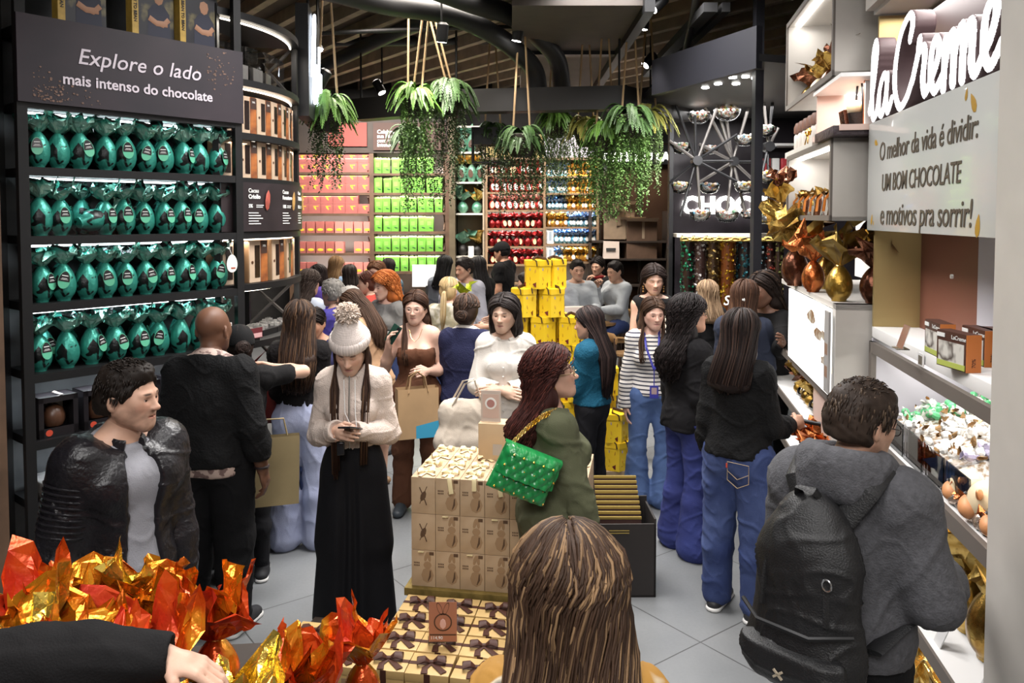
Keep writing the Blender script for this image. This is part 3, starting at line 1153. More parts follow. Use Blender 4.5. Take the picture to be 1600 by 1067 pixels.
  if style == 'pony':
   for i in range(max(24, n // 3)):
    x, y = rnd.uniform(-.022, .022), rnd.uniform(-.015, .015)
    L = length + rnd.uniform(0, .06)
    pts = [self.Hd((x * .3, -.115 - t, .0)), self.Hd((x * .8, -.145 + y * .3, -.03)), self.Hd((x * 1.2, -.145 + y, -.09)), self.U((x * 1.3, backy + y, (L + 1.45) / 2)), self.U((x * .6, backy + y, L))]
    strand([Vector(p) for p in pts], r, r * .4, pick())
  if mb.v:
   Vm = np.array(mb.v)
   V_.append(Vm)
   fq = [f for f in mb.f]
   C_.append(np.array(cs))
  V = np.concatenate(V_)
  C = np.clip(np.concatenate(C_), 0, 1)
  Fall = [list(map(int, f)) for f in np.concatenate(F_)] if F_ else []
  if mb.v:
   Fall += [[i + nn for i in f] for f in mb.f]
  o = self.sub(V, Fall, 'hair', HAIR, cols=C)
  return o
 def glasses(self, color=(.02, .02, .02), rim=.0016):
  mb = MB()
  for q in (-1, 1):
   c = np.array((q * .033, .110, -.001))
   pts = [self.Hd(c + np.array((.024 * math.cos(a), -.006 * abs(math.cos(a)) * (1 if q * math.cos(a) > 0 else 0), .018 * math.sin(a)))) for a in np.linspace(0, 2 * math.pi, 20, endpoint=False)]
   mb.tube(pts, rim * self.s, 6, closed=True)
   mb.tube([self.Hd((q * .057, .104, .004)), self.Hd((q * .079, .06, .006)), self.Hd((q * .083, -.01, .004))], rim * self.s, 6)
  mb.tube([self.Hd((-.010, .114, .004)), self.Hd((0, .119, .006)), self.Hd((.010, .114, .004))], rim * self.s, 6)
  return mb.build('glasses', mat('glasses_frame_%.2f' % color[0], color, .3, .6), self.root)
# ---------------------------------------------------------------- the setting
def struct(o):
 o['kind'] = 'structure'
 return o
def floor_material():
 m, nt, b = _nodes('grey_porcelain_tile')
 tc = _n(nt, 'ShaderNodeTexCoord')
 mp = _n(nt, 'ShaderNodeMapping')
 mp.inputs['Rotation'].default_value = (0, 0, math.radians(-37))
 nt.links.new(tc.outputs['Object'], mp.inputs[0])
 off = _n(nt, 'ShaderNodeVectorMath', operation='ADD')
 off.inputs[1].default_value = (TILE_OFF[0], TILE_OFF[1], 0)
 nt.links.new(mp.outputs[0], off.inputs[0])
 br = _n(nt, 'ShaderNodeTexBrick')
 br.offset = 0
 br.inputs['Scale'].default_value = 1
 br.inputs['Mortar Size'].default_value = .0035
 br.inputs['Mortar Smooth'].default_value = 0
 br.inputs['Brick Width'].default_value = TILE[0]
 br.inputs['Row Height'].default_value = TILE[1]
 nt.links.new(off.outputs[0], br.inputs['Vector'])
 n1 = _noise(nt, tc.outputs['Object'], 1.6, 5)
 n2 = _noise(nt, tc.outputs['Object'], 60, 3)
 base = _ramp(nt, n1, [(.3, (.165, .172, .178)), (.7, (.205, .21, .213))])
 nt.links.new(base, br.inputs['Color1'])
 nt.links.new(base, br.inputs['Color2'])
 br.inputs['Mortar'].default_value = (.06, .06, .06, 1)
 nt.links.new(br.outputs['Color'], b.inputs['Base Color'])
 r = _ramp(nt, n2, [(.3, (.34,) * 3), (.7, (.46,) * 3)])
 nt.links.new(r, b.inputs['Roughness'])
 return m
TILE, TILE_OFF = (.945, .865), (0, 0)
_t = math.radians(53)
TILE_OFF = (-2.30 + 10 * .945, -2.65 + 10 * .865)
fl = MB().box((-6.5, -3, -.12), (8, 15.5, 0)).build('floor', floor_material(), smooth=False)
struct(fl)
def floor_frame_fix():
 """mapping rotation: object x,y -> tile u,v"""
 nt = MATS_FLOOR.node_tree
CZ = 4.4
CEIL = mat('dark_brown_ceiling', (.13, .10, .075), .9, var=.25, vscale=3)
struct(MB().box((-6.5, -3, CZ + .16), (8, 15.5, CZ + .3)).build('ceiling', CEIL, smooth=False))
JO = mat('joist_beige', (.46, .38, .29), .85, var=.2, vscale=5)
jd = Vector((-math.sin(math.radians(37.0)), math.cos(math.radians(37.0)), 0))
jn = Vector((jd.y, -jd.x, 0))
mbj = MB()
for i in range(-4, 34):
 c = jn * (-4.0 + i * .46)
 a, b_ = c - jd * 6, c + jd * 18
 pts = []
 M = Matrix.Translation(c) @ Matrix.Rotation(math.atan2(jd.y, jd.x), 4, 'Z')
 t0, t1 = -30.0, 30.0
 for k, lo, hi in ((0, -6.4, 7.9), (1, -2.9, 15.3)):
  ta, tb = (lo - c[k]) / jd[k], (hi - c[k]) / jd[k]
  t0, t1 = max(t0, min(ta, tb)), min(t1, max(ta, tb))
 if t1 - t0 > .5:
  mbj.box((t0, -.045, CZ + .02), (t1, .045, CZ + .159), 0, M)
struct(mbj.build('ceiling_trim', JO, smooth=False))
DARKWALL = mat('charcoal_wall', (.03, .028, .027), .8, var=.2)
WALLW = mat('warm_white_wall', (.62, .56, .50), .8)
struct(MB().box((-6.5, 13.6, 0), (8, 13.8, CZ + .16)).build('wall_back', DARKWALL, smooth=False))
struct(MB().box((-6.5, -3, 0), (-6.3, 13.6, CZ + .16)).build('wall_left', DARKWALL, smooth=False))
struct(MB().box((-6.3, -3, 0), (8, -2.8, CZ + .16)).build('wall_front', mat('beige_wall', (.35, .31, .27), .8), smooth=False))
struct(MB().box((7.8, -2.8, 0), (8, 13.6, CZ + .16)).build('wall_right', DARKWALL, smooth=False))
BLACK = mat('matt_black_metal', (.012, .012, .013), .45, .3)
DARK = mat('dark_brown_frame', (.035, .024, .018), .55, var=.25, vscale=4)
WOODB = mat('walnut_brown', (.10, .058, .035), .55, var=.3, vscale=5)
GREYPIPE = mat('grey_painted_duct', (.05, .05, .052), .5, .2)
# ---------------------------------------------------------------- foil-wrapped Easter eggs
def foil(name, c1, c2=None, lo=.5, hi=.52, rough=.26, metal=.75, scale=9, bs=26, bump=.5, c3=None):
 if name in MATS:
  return MATS[name]
 return mat_pattern(name, c1, c2 or tuple(min(1, c * 1.5) for c in c1), scale, lo, hi, rough, metal, detail=1.5, bump=bump, bscale=bs, dist=.6, c3=c3)
def egg_body(h, w, seed, pleats=22, amp=.022, n=44, nz=20, neck=.012):
 """wrapped egg standing on its flat gathered foot, narrowing to the tied neck"""
 r = np.random.RandomState(seed)
 ph = r.rand(3) * 6.28
 vs = []
 for j in range(nz):
  t = j / (nz - 1)
  z = t * h
  u = (t * .97 + .03)
  rad = w * .5 * (math.sin(math.pi * min(1, u ** .82 * .985)) ** .62) * 1.02
  if t < .05:
   rad = max(rad, w * .27)
  rad = max(rad, neck)
  k = amp * (.35 + .9 * abs(t - .45) * 2)
  for i in range(n):
   a = 2 * math.pi * i / n
   f = 1 + k * math.sin(pleats * a + ph[0] + 1.2 * math.sin(3 * a + ph[1])) + .012 * math.sin(5 * a + 9 * t + ph[2])
   vs.append((rad * f * math.cos(a), rad * f * math.sin(a), z))
 fs = [(j * n + i, j * n + (i + 1) % n, (j + 1) * n + (i + 1) % n, (j + 1) * n + i) for j in range(nz - 1) for i in range(n)]
 fs.append(tuple(range(n - 1, -1, -1)))
 fs.append(tuple((nz - 1) * n + i for i in range(n)))
 return vs, fs
def egg_fan(R, H, seed, z0=0.0, nu=26, nv=6, r0=.012, ruffle=5, flare=1.0, crush=.022):
 """the loose foil above the tie: a crumpled ruffled funnel"""
 r = np.random.RandomState(seed)
 ph = r.rand(8) * 6.28
 vs = []
 for j in range(nv):
  t = j / (nv - 1)
  for i in range(nu):
   a = 2 * math.pi * i / nu
   ru = math.sin(ruffle * a + ph[0] + .9 * math.sin(2 * a + ph[1])) * .6 + math.sin((ruffle * 2 + 1) * a + ph[2]) * .4
   spike = 1 + .28 * math.sin(3 * a + ph[3]) + .22 * math.sin(7 * a + ph[4])
   rad = r0 + (R - r0) * (t ** (.8 / flare)) * (1 + .28 * ru * t) * (1 - .12 * t * math.sin(4 * a + ph[5]))
   z = z0 + H * spike * (t ** .85) * (1 - .32 * t * (.5 + .5 * math.sin(2 * a + ph[6])))
   jit = crush * t * (r.rand(3) - .5) * 2
   da = .30 * t * math.sin(6 * a + ph[7])
   vs.append((rad * math.cos(a + da) + jit[0], rad * math.sin(a + da) + jit[1], z + jit[2]))
 fs = []
 for j in range(nv - 1):
  for i in range(nu):
   a, b, c, d = j * nu + i, j * nu + (i + 1) % nu, (j + 1) * nu + (i + 1) % nu, (j + 1) * nu + i
   if (i + j) % 2:
    fs += [(a, b, c), (a, c, d)]
   else:
    fs += [(a, b, d), (b, c, d)]
 return vs, fs
def card_oval(w, h, th=.002, pointed=.25):
 """egg-shaped hang card standing in XZ, facing -Y"""
 o = []
 for i in range(22):
  a = 2 * math.pi * i / 22
  x, z = math.cos(a), math.sin(a)
  o.append((w / 2 * x * (1 - pointed * z * .5), h / 2 * z))
 vs = [(x, 0, z) for x, z in o] + [(x, th, z) for x, z in o]
 n = len(o)
 fs = [tuple(range(n)), tuple(range(2 * n - 1, n - 1, -1))] + [(i, n + i, n + (i + 1) % n, (i + 1) % n) for i in range(n)]
 return vs, fs
def make_egg(name, h, w, mb_, mf, seed, fanR, fanH, card=None, tie=None, low=False, flare=1.0, ruffle=5, crush=.022):
 """a hidden prototype tree: egg > foil_wrap (body), foil_fan, hang_card, tie; returned unlabelled for copying"""
 root = bpy.data.objects.new(name, None)
 link(root)
 k = dict(n=20, nz=10, pleats=10) if low else {}
 vs, fs = egg_body(h, w, seed, **k)
 from_pydata('foil_wrap', vs, fs, mb_, root, True, 40)
 vs, fs = egg_fan(fanR, fanH, seed + 50, h * .965, flare=flare, ruffle=ruffle, crush=crush, **(dict(nu=18, nv=5) if low else {}))
 from_pydata('foil_fan', vs, fs, mf, root, False)
 if card:
  cm, cw, ch, cz = card[:4]
  vs, fs = card_oval(cw, ch)
  tl = math.radians(random.Random(seed).uniform(-14, 14))
  M = Matrix.Translation((random.Random(seed + 1).uniform(-.012, .012), -w * .50 - .004, cz)) @ Matrix.Rotation(tl, 4, 'Y') @ Matrix.Rotation(math.radians(-7), 4, 'X')
  c = MB().add(vs, fs, 0, M)
  if len(card) > 4:
   v2, f2 = card_oval(cw * .92, ch * .92, .001)
   v2 = [(x, y - .0012, z) for x, y, z in v2 if True]
   c.add([(x, y, max(z, -ch * .10)) for x, y, z in v2], f2, 1, M)
   c.box((-cw * .26, -.003, ch * .20), (cw * .26, -.0014, ch * .245), 2, M)
   c.box((-cw * .22, -.003, ch * .06), (cw * .22, -.0014, ch * .085), 2, M)
   c.box((-cw * .30, -.003, ch * .0), (cw * .30, -.0014, ch * .02), 2, M)
   c.build('hang_card', [cm, card[4], card[5]], root, False)
  else:
   c.build('hang_card', [cm], root, False)
 if tie:
  MB().tube([(math.cos(a) * .017, math.sin(a) * .017, h * .975 + .002 * math.sin(3 * a)) for a in np.linspace(0, 6.28, 14)[:-1]], .0045, 6, closed=True).build('ribbon_tie', tie, root)
 return root
def drop(root):
 for c in list(root.children):
  for g in list(c.children):
   bpy.data.objects.remove(g)
  bpy.data.objects.remove(c)
 bpy.data.objects.remove(root)
TEAL = foil('teal_foil', (.006, .008, .008), (.035, .27, .21), .40, .42, .36, .45, 11, bs=30)
TEALF = foil('teal_foil_reverse', (.010, .012, .012), (.035, .30, .235), .43, .46, .28, .6, 9, bs=40, c3=(.25, .45, .38))
BLKC = mat('black_card', (.012, .010, .012), .35)
MINT = mat('mint_card', (.10, .42, .26), .4)
WHT = mat('white_print', (.75, .75, .73), .5)
# ---------------------------------------------------------------- dark rack with teal eggs (left), then the curved display
LA = Vector((-2.535, 4.14, 0))
LU = Vector((.629, .777, 0))
LANG = math.atan2(LU.y, LU.x)
LEN = 1.20
def LP(s, t, z):
 """rack coordinates: s along the front, t depth away from the aisle"""
 return LA + LU * s + Vector((-LU.y, LU.x, 0)) * t + Vector((0, 0, z))
SH = [.34, .70, 1.05, 1.41, 1.785, 2.145, 2.51]
DEP = .36
rack = thing('shelving_unit', 'tall dark metal rack holding teal foil eggs under the purple chocolate sign', 'shelf', LA, LANG)
for s_, nm in ((-.05, 0), (LEN, 1)):
 MB().box((s_, -.012, 0), (s_ + .05, .03, 3.72)).build('post', BLACK, rack, False)
 MB().box((s_, DEP - .04, 0), (s_ + .05, DEP, 3.72)).build('post', BLACK, rack, False)
for z in SH + [.06, 2.86, 3.27, 3.70]:
 MB().box((0, -.01, z - .045), (LEN, DEP, z)).build('shelf_board', BLACK, rack, False)
BK = mat('rack_back_panel', (.10, .105, .11), .45, .3, var=.4, vscale=3)
MB().box((0, DEP - .012, .06), (LEN, DEP, 3.7)).build('back_panel', BK, rack, False)
for z in SH[3:] + [3.27, 1.41]:
 pass
LED = emis('cool_led_strip', (.86, .95, 1), 5)
LEDW = emis('warm_led_strip', (1, .90, .75), 7)
def strip_light(name, a, b, z, power, color, w=.05, down=True):
 a, b = Vector(a), Vector(b)
 m = (a + b) / 2
 d = b - a
 o = area(name, (m.x, m.y, z), d.length, power, color, (0, 0, math.atan2(d.y, d.x)), w)
 return o
for z in SH[2:] + [2.86, 3.66]:
 tops = {1.05: 1.41, 1.41: 1.785, 1.785: 2.145, 2.145: 2.51, 2.51: 2.86}
for z in (1.405, 1.78, 2.14, 2.505, 2.855, 1.045):
 MB().box((.03, .10, z - .050 - .006), (LEN - .03, .115, z - .0455)).build('led_strip', LED, rack, False)
 strip_light('led_strip_light', LP(.03, .115, 0), LP(LEN - .03, .115, 0), z - .06, 3.2, COOL, .03)
sg = thing('shelf_sign', 'dark purple header sign with pale lettering above the teal eggs', 'sign', LP(0, -.03, 0), LANG)
SIGN = mat_pattern('aubergine_print', (.010, .006, .012), (.022, .013, .020), 2.5, .35, .65, .55, detail=4)
MB().box((-.05, 0, 2.845), (LEN + .05, .018, 3.30)).build('board', SIGN, sg, False)
PALE = mat('pale_lilac_lettering', (.62, .56, .62), .5)
v, f = text_mesh('Explore o lado', .120, shear=.22, bold=.0008, depth=.0015, space=1.02, sx=.98)
MB().add(v, f, 0, Mat((LEN * .50, -.002, 3.115))).build('lettering', PALE, sg, False)
v, f = text_mesh('mais intenso do chocolate', .082, bold=.0016, depth=.0015, sx=1.0)
MB().add(v, f, 0, Mat((LEN * .50, -.002, 2.985))).build('lettering', PALE, sg, False)
rnd = random.Random(4)
mb = MB()
for i in range(150):
 if i < 90:
  x, z = .02 + abs(rnd.gauss(0, .13)), 2.86 + abs(rnd.gauss(0, .06))
 else:
  x, z = LEN - .12 + rnd.gauss(0, .05), 3.17 + rnd.gauss(0, .06)
 if 0 < x < LEN and 2.85 < z < 3.28:
  q = rnd.uniform(.003, .008)
  mb.prism([(x + q * math.cos(a), z + q * math.sin(a) * .8) for a in np.linspace(0, 6.28, 6)[:-1]], -.002, 0, 0)
mb2 = MB()
mb2.add([(x, y_, z) for x, z, y_ in mb.v], mb.f)
mb2.build('crumb_print', mat('cocoa_crumb_print', (.16, .095, .07), .6, var=.5, vscale=30), sg, False)['kind'] = 'stuff'
protos = []
for i in range(6):
 protos.append(make_egg('teal_egg_model', .205, .122, TEAL, TEALF, 11 + i, .085, .10, (MINT, .058, .098, .118, BLKC, WHT) if i % 3 != 2 else None, flare=1.25, crush=.016, ruffle=3))
WCARD = mat('white_card', (.72, .71, .68), .5)
rows = [(2.51, 'top', 10), (2.145, 'second', 10), (1.785, 'third', 10), (1.41, 'fourth', 9)]
rnd = random.Random(2)
for z, rname, n in rows:
 for i in range(n):
  if rname == 'second' and i in (2,):
   continue
  s_ = .075 + (LEN - .15) * i / (n - 1) + rnd.uniform(-.012, .012)
  p = LP(s_, .085 + rnd.uniform(-.012, .015), z + .0005)
  e = copy_thing(protos[rnd.randrange(6)], loc=p, rz=LANG + rnd.uniform(-.5, .5), scale=rnd.uniform(.94, 1.03))
  e.name = 'foil_egg'
  tag(e, f'teal foil chocolate egg, {ORD[i]} from the dark pillar on the {rname} egg shelf', 'chocolate egg', 'teal foil eggs on the dark rack')
 for i in range(n - 1):
  s_ = .13 + (LEN - .26) * i / (n - 2) + rnd.uniform(-.012, .012)
  e = copy_thing(protos[rnd.randrange(6)], loc=LP(s_, .25 + rnd.uniform(-.01, .01), z + .0005), rz=LANG + rnd.uniform(-3, 3))
  e.name = 'foil_egg'
  tag(e, f'teal foil egg in the back row of the {rname} egg shelf, {ORD[i]} from the pillar', 'chocolate egg', 'teal foil eggs on the dark rack')
e = copy_thing(protos[2], loc=LP(.27, .07, 2.145 + .066), rot=(0, math.radians(78), LANG + .2))
e.name = 'foil_egg'
tag(e, 'teal foil egg lying on its side on the second egg shelf', 'chocolate egg', 'teal foil eggs on the dark rack')
for p in protos:
 drop(p)
pc = thing('price_card', 'white oval swing card hanging from the last egg of the third shelf', 'card', LP(1.15, -.035, 1.95), LANG)
v, f = card_oval(.075, .115)
MB().add(v, f).box((-.008, -.001, -.035), (.022, 0, -.025), 1).build('card', [WCARD, mat('terracotta_print', (.35, .07, .03), .6)], pc, False)
MB().tube([(0, .001, .055), (-.01, .01, .09), (.005, .03, .13)], .0015, 5).build('string', WCARD, pc)
pc = thing('price_card', 'small cream card with a dark tree print at the end of the fourth egg shelf', 'card', LP(1.10, -.02, 1.411), LANG)
m = MB().box((-.05, 0, 0), (.05, .003, .16), 0)
for k in range(7):
 w_ = .004 + .022 * math.sin(math.pi * (k + .5) / 7)
 m.box((-w_, -.001, .055 + k * .012), (w_, 0, .066 + k * .012), 1)
m.box((-.003, -.001, .03), (.003, 0, .055), 1)
m.build('card', [WCARD, BLKC], pc, False)
ac = thing('shelf_divider', 'clear acrylic shelf guard along the second egg shelf', 'shelf guard', LP(.02, .0, 2.146), LANG)
MB().box((0, -.008, 0), (.48, -.004, .055)).build('guard', clear(), ac, False)
BOOKC = mat_pattern('photo_cover', (.012, .012, .018), (.30, .25, .10), 5, .50, .68, .35, detail=4, c3=(.42, .24, .15))
SPINE = mat('ochre_spine', (.42, .27, .05), .45, var=.2, vscale=20)
BRC = mat('dark_wooden_stand', (.05, .032, .022), .6, var=.3, vscale=9)
GOLDT = mat('yellow_lettering', (.75, .52, .06), .5)
for i, s_ in enumerate((.33, .73, 1.02)):
 b = thing('book', ('hardback cookbook with a chef on the cover, %s of three above the purple sign' % ORD[i]), 'book', LP(s_, .05, 3.272), LANG + .12, 'cookbooks on the top shelf')
 MB().box((-.115, 0, .012), (.115, .004, .38)).build('cover', BOOKC, b, False)
 MB().box((-.155, -.0, .012), (-.115, .06, .38)).build('spine', SPINE, b, False)
 MB().box((-.112, .004, .016), (.112, .06, .376)).build('pages', mat('paper', (.7, .67, .6), .7), b, False)
 mm = MB()
 mm.tube([(-.05, -.002, .15), (.0, -.002, .125), (.07, -.002, .13)], .017, 8, 0, flat=.12, up=(0, 0, 1))
 mm.tube([(.08, -.002, .16), (.04, -.002, .12), (-.03, -.002, .135)], .015, 8, 0, flat=.12, up=(0, 0, 1))
 mm.lathe([(0, -.042), (.022, -.03), (.032, 0), (.026, .03), (0, .042)], 12, 0, Mat((.015, -.001, .275)) @ Matrix.Diagonal((1, .04, 1, 1)))
 mm.build('cover_portrait', mat('print_skin', (.33, .17, .10), .6), b)
 MB().add([(-.06, -.0008, .02), (.09, -.0008, .02), (.085, -.0008, .19), (.05, -.0008, .235), (-.02, -.0008, .235), (-.055, -.0008, .19)], [(0, 1, 2, 3, 4, 5)]).build('cover_shirt', mat('navy_print', (.015, .017, .035), .6), b, False)
 v, f = text_mesh('BEAN TO BEAN', .026, depth=.0008, bold=.0006)
 MB().add(v, f, 0, Mat((-.135, -.002, .20), ry=math.pi / 2)).build('lettering', GOLDT if 0 else BLKC, b, False)
 MB().box((-.17, -.02, 0), (.13, .09, .012)).build('stand', BRC, b, False)
BRW = mat('chocolate_brown', (.075, .033, .018), .35, var=.2)
CREAMB = mat('parchment_card', (.52, .46, .40), .6)
RED = mat('red_print', (.5, .06, .03), .5)
SATB = mat('taupe_ribbon', (.22, .17, .15), .4)
for i, s_ in enumerate((.13, .36, .60, .84, 1.08)):
 b = thing('gift_box', f'black window box with a chocolate bell, {ORD[i]} from the pillar below the eggs', 'box', LP(s_, .03, 1.0505), LANG, 'boxed chocolate bells')
 m = MB()
 m.box((-.10, .006, 0), (.10, .15, .006)).box((-.10, .006, .214), (.10, .15, .22)).box((-.10, .006, 0), (-.094, .15, .22)).box((.094, .006, 0), (.10, .15, .22)).box((-.10, .144, 0), (.10, .15, .22))
 m.box((-.10, 0, 0), (-.075, .006, .22)).box((.075, 0, 0), (.10, .006, .22)).box((-.10, 0, .19), (.10, .006, .22)).box((-.10, 0, 0), (.10, .006, .05))
 m.build('carton', BLKC, b, False)
 MB().lathe([(.0, .045), (.045, .05), (.058, .08), (.057, .11), (.045, .145), (.02, .165), (0, .168)], 20, 0, Mat((0, .072, 0))).build('chocolate_bell', BRW, b)
 MB().box((-.074, .139, .05), (.074, .143, .19)).build('inner_card', CREAMB, b, False)
 MB().tube([(-.0, .07, .17), (-.02, .03, .21), (.02, -.003, .225), (0, .07, .235)], .009, 6, flat=.3).build('ribbon', SATB, b)
 MB().cyl((-.05, -.001, .025), (-.05, .001, .025), .018, n=12).build('seal', RED, b)
for zi, z in enumerate((.70, .34)):
 for i in range(4):
  b = thing('tray_pack', f'silver tray pack, {ORD[i]} from the pillar on the {["knee-high", "lowest"][zi]} shelf of the rack', 'tray', LP(.17 + .3 * i, .10, z + .0005), LANG, 'wrapped tray packs')
  MB().box((-.12, -.06, 0), (.12, .18, .10), bev=.01).build('wrap', mat('silver_wrap', (.45, .44, .43), .3, .6, bump=.5, bscale=30), b, True, None)
  MB().box((-.12, -.062, .02), (.12, -.059, .07)).build('band', BRW, b, False)
pl = MB()
pl.box((-.2, -.02, 0), (.2, .35, 4.4))
o = pl.build('pillar', WOODB, smooth=False, loc=LP(-.36, -.06, 0), rz=LANG)
struct(o)
# ---- curved display
CC = Vector((-2.80, 5.80, 0))
CR = 1.20
A0, A1 = math.radians(-39), math.radians(17)
def arc(r, a):
 return (r * math.cos(a), r * math.sin(a))
def arc_slab(mb, r0, r1, z0, z1, a0=A0, a1=A1, n=18, mi=0):
 o_ = [arc(r1, a0 + (a1 - a0) * i / n) for i in range(n + 1)] + [arc(r0, a1 - (a1 - a0) * i / n) for i in range(n + 1)]
 return mb.prism(o_, z0, z1, mi)
cv = thing('curved_display', 'rounded dark display tower with brown window boxes beside the egg rack', 'shelf', CC)
for z in (.06, .5, .95, 1.41, 1.80, 2.145, 2.505, 2.80, 3.15, 3.58):
 arc_slab(MB(), CR - .42, CR, z - .045, z).build('shelf_board', BLACK, cv, True, 35)
STEEL = mat('brushed_grey_steel', (.16, .15, .145), .4, .6)
for a in (A0, A1):
 x, y = arc(CR - .03, a)
 MB().box((x - .02, y - .02, 0), (x + .02, y + .02, 3.6)).build('post', BLACK, cv, False)
 x, y = arc(CR - .40, a)
 MB().box((x - .02, y - .02, 0), (x + .02, y + .02, 3.6)).build('post', BLACK, cv, False)
x0, y0 = arc(CR - .04, A1)
x1, y1 = arc(CR - .40, A1)
for za, zb in ((3.15, 3.55), (2.80, 3.1), (2.505, 2.76), (1.80, 2.1), (1.41, 1.76), (.95, 1.37), (.5, .9)):
 MB().tube([(x0, y0, za), (x1, y1, zb)], .013, 4).build('brace', STEEL, cv, False)
 MB().tube([(x0, y0, zb), (x1, y1, za)], .013, 4).build('brace', STEEL, cv, False)
for z in (3.53, 3.10, 2.755, 2.10, 1.755):
 pts = [(*arc(CR - .06, A0 + .05 + (A1 - A0 - .1) * i / 12), z - .004) for i in range(13)]
 MB().tube(pts, .006, 5).build('led_strip', LEDW, cv)
 m = CC + Vector((*arc(CR - .12, (A0 + A1) / 2), 0))
 area('curved_shelf_light', (m.x, m.y, z - .02), .9, 3.0, WARM, (0, 0, (A0 + A1) / 2 + math.pi / 2), .06)
CPAN = mat('chocolate_black_panel', (.022, .015, .017), .45, var=.3)
cs = thing('information_panel', 'curved black information panel about cocoa varieties', 'sign', CC)
arc_slab(MB(), CR - .005, CR + .012, 2.15, 2.475).build('board', CPAN, cs, True, 35)
for ci, (tt, lines, a_) in enumerate((('Cacau|Criollo', 5, -26), ('Cacau|Forastero', 10, -9), ('Cacau|Trinitário', 85, 5))):
 a = math.radians(a_)
 M = Matrix.Translation((*arc(CR + .014, a), 0)) @ Matrix.Rotation(a + math.pi / 2, 4, 'Z')
 m = MB()
 for li, w_ in enumerate(tt.split('|')):
  v, f = text_mesh(w_, .038, align='LEFT', bold=.0006 + .001 * li, depth=.001)
  m.add(v, f, 0, M @ Mat((-.07, -.001, 2.42 - .04 * li)))
 v, f = text_mesh('%d%%' % lines, .032, align='LEFT', bold=.001, depth=.001)
 m.add(v, f, 0, M @ Mat((-.07, -.001, 2.318)))
 for k in range(5):
  m.box((-.07, -.001, 2.27 - k * .018), (.02 + .02 * ((k * 7) % 3), .0, 2.276 - k * .018), 0, M)
 m.box((.0, -.001, 2.322), (.07, 0, 2.327), 0, M).box((.0, -.001, 2.310), (.06, 0, 2.315), 0, M)
 m.build('lettering', WHT, cs, False)
 pod = MB().lathe([(0, -.07), (.016, -.055), (.023, -.01), (.018, .04), (0, .07)], 14, 0, M @ Mat((.105, -.004, 2.36), ry=.12) @ Matrix.Diagonal((1, .2, 1, 1)))
 pod.build('cocoa_pod_print', [mat('red_pod_print', (.33, .07, .05), .5, var=.3, vscale=30), mat('yellow_pod_print', (.45, .26, .08), .5, var=.3, vscale=30)][ci > 0], cs)
KR = mat('brown_kraft_board', (.33, .20, .105), .6, var=.15, vscale=8)
KRF = mat('pale_kraft_face', (.50, .37, .26), .6, var=.1)
ORG = mat_pattern('orange_marble_print', (.16, .045, .015), (.40, .13, .03), 9, .4, .6, .5, detail=3)
PLUM = mat('black_window', (.02, .012, .01), .2)
proto = bpy.data.objects.new('window_box_model', None)
link(proto)
MB().box((-.085, .004, 0), (.085, .11, .25), bev=.003).build('carton', KR, proto, True, 35)
MB().box((-.083, 0, .002), (.083, .005, .248)).build('front_panel', KRF, proto, False)
MB().box((-.035, -.003, .03), (.010, .0, .22)).build('window', PLUM, proto, False)
MB().box((.018, -.003, .002), (.083, .0, .248)).build('sleeve', ORG, proto, False)
v, f = text_mesh('70%', .018, depth=.0006)
MB().box((.020, -.004, .17), (.078, -.0028, .246), 0).add(v, f, 1, Mat((.05, -.0045, .215))).build('label', [mat('dark_brown_label', (.05, .025, .018), .5), WHT], proto, False)
MB().cyl((-.058, -.003, .12), (-.058, .001, .12), .009, n=10).build('seal', BRW, proto)
for z, nm, n, sc in ((2.8, 'upper', 7, 1.0), (2.505, 'middle', 7, 1.0), (1.80, 'lower', 5, 1.15)):
 for i in range(n):
  a = A0 + .09 + (A1 - A0 - .14) * i / (n - 1)
  p = CC + Vector((*arc(CR - .05, a), z + .0005))
  o = copy_thing(proto, loc=p, rz=a + math.pi / 2 + .05, scale=sc)
  o.name = 'gift_box'
  tag(o, f'kraft window box with marbled sleeve, {ORD[i]} from the rack on the {nm} curved shelf', 'box', 'window boxes on the curved display')
drop(proto)
ACR = clear()
for i in range(4):
 a = A0 + .12 + i * .2
 b = thing('clear_pack', f'clear acetate pack on the top curved shelf, {ORD[i]} from the rack', 'pack', CC + Vector((*arc(CR - .10, a), 3.151)), a + math.pi / 2, 'clear packs')
 MB().box((-.09, 0, 0), (.09, .14, .24)).build('shell', ACR, b, False)
 MB().box((-.07, .09, .001), (.07, .12, .14)).build('insert', mat('silver_wrap', (.45, .44, .43), .3, .6), b, False)
for i in range(5):
 a = A0 + .10 + i * .19
 b = thing('biscuit_tray', f'open tray of sweets on the waist-high curved shelf, {ORD[i]} from the rack', 'tray', CC + Vector((*arc(CR - .12, a), 1.411)), a + math.pi / 2, 'open sweet trays')
 MB().box((-.10, -.02, 0), (.10, .18, .04)).build('tray', BLACK, b, False)
 m = MB()
 r_ = random.Random(i)
 for k in range(14):
  x, y = r_.uniform(-.08, .08), r_.uniform(0, .16)
  m.box((x - .018, y - .012, .038), (x + .018, y + .012, .062), M=None)
 m.build('sweets', mat('silver_wrap', (.45, .44, .43), .3, .6), b, False)
pcard = thing('price_card', 'small red and white price card on the waist-high curved shelf', 'card', CC + Vector((*arc(CR + .004, A0 + .22), 1.43)), A0 + .22 + math.pi / 2)
MB().box((-.06, 0, 0), (.06, .004, .07), 0).box((-.055, -.001, .005), (.055, 0, .035), 1).build('card', [mat('maroon_card', (.12, .02, .025), .5), mat('pinkish_white_print', (.6, .35, .35), .5)], pcard, False)
MB().box((-.04, .004, -.018), (.04, .01, .01)).build('clip', BLACK, pcard, False)
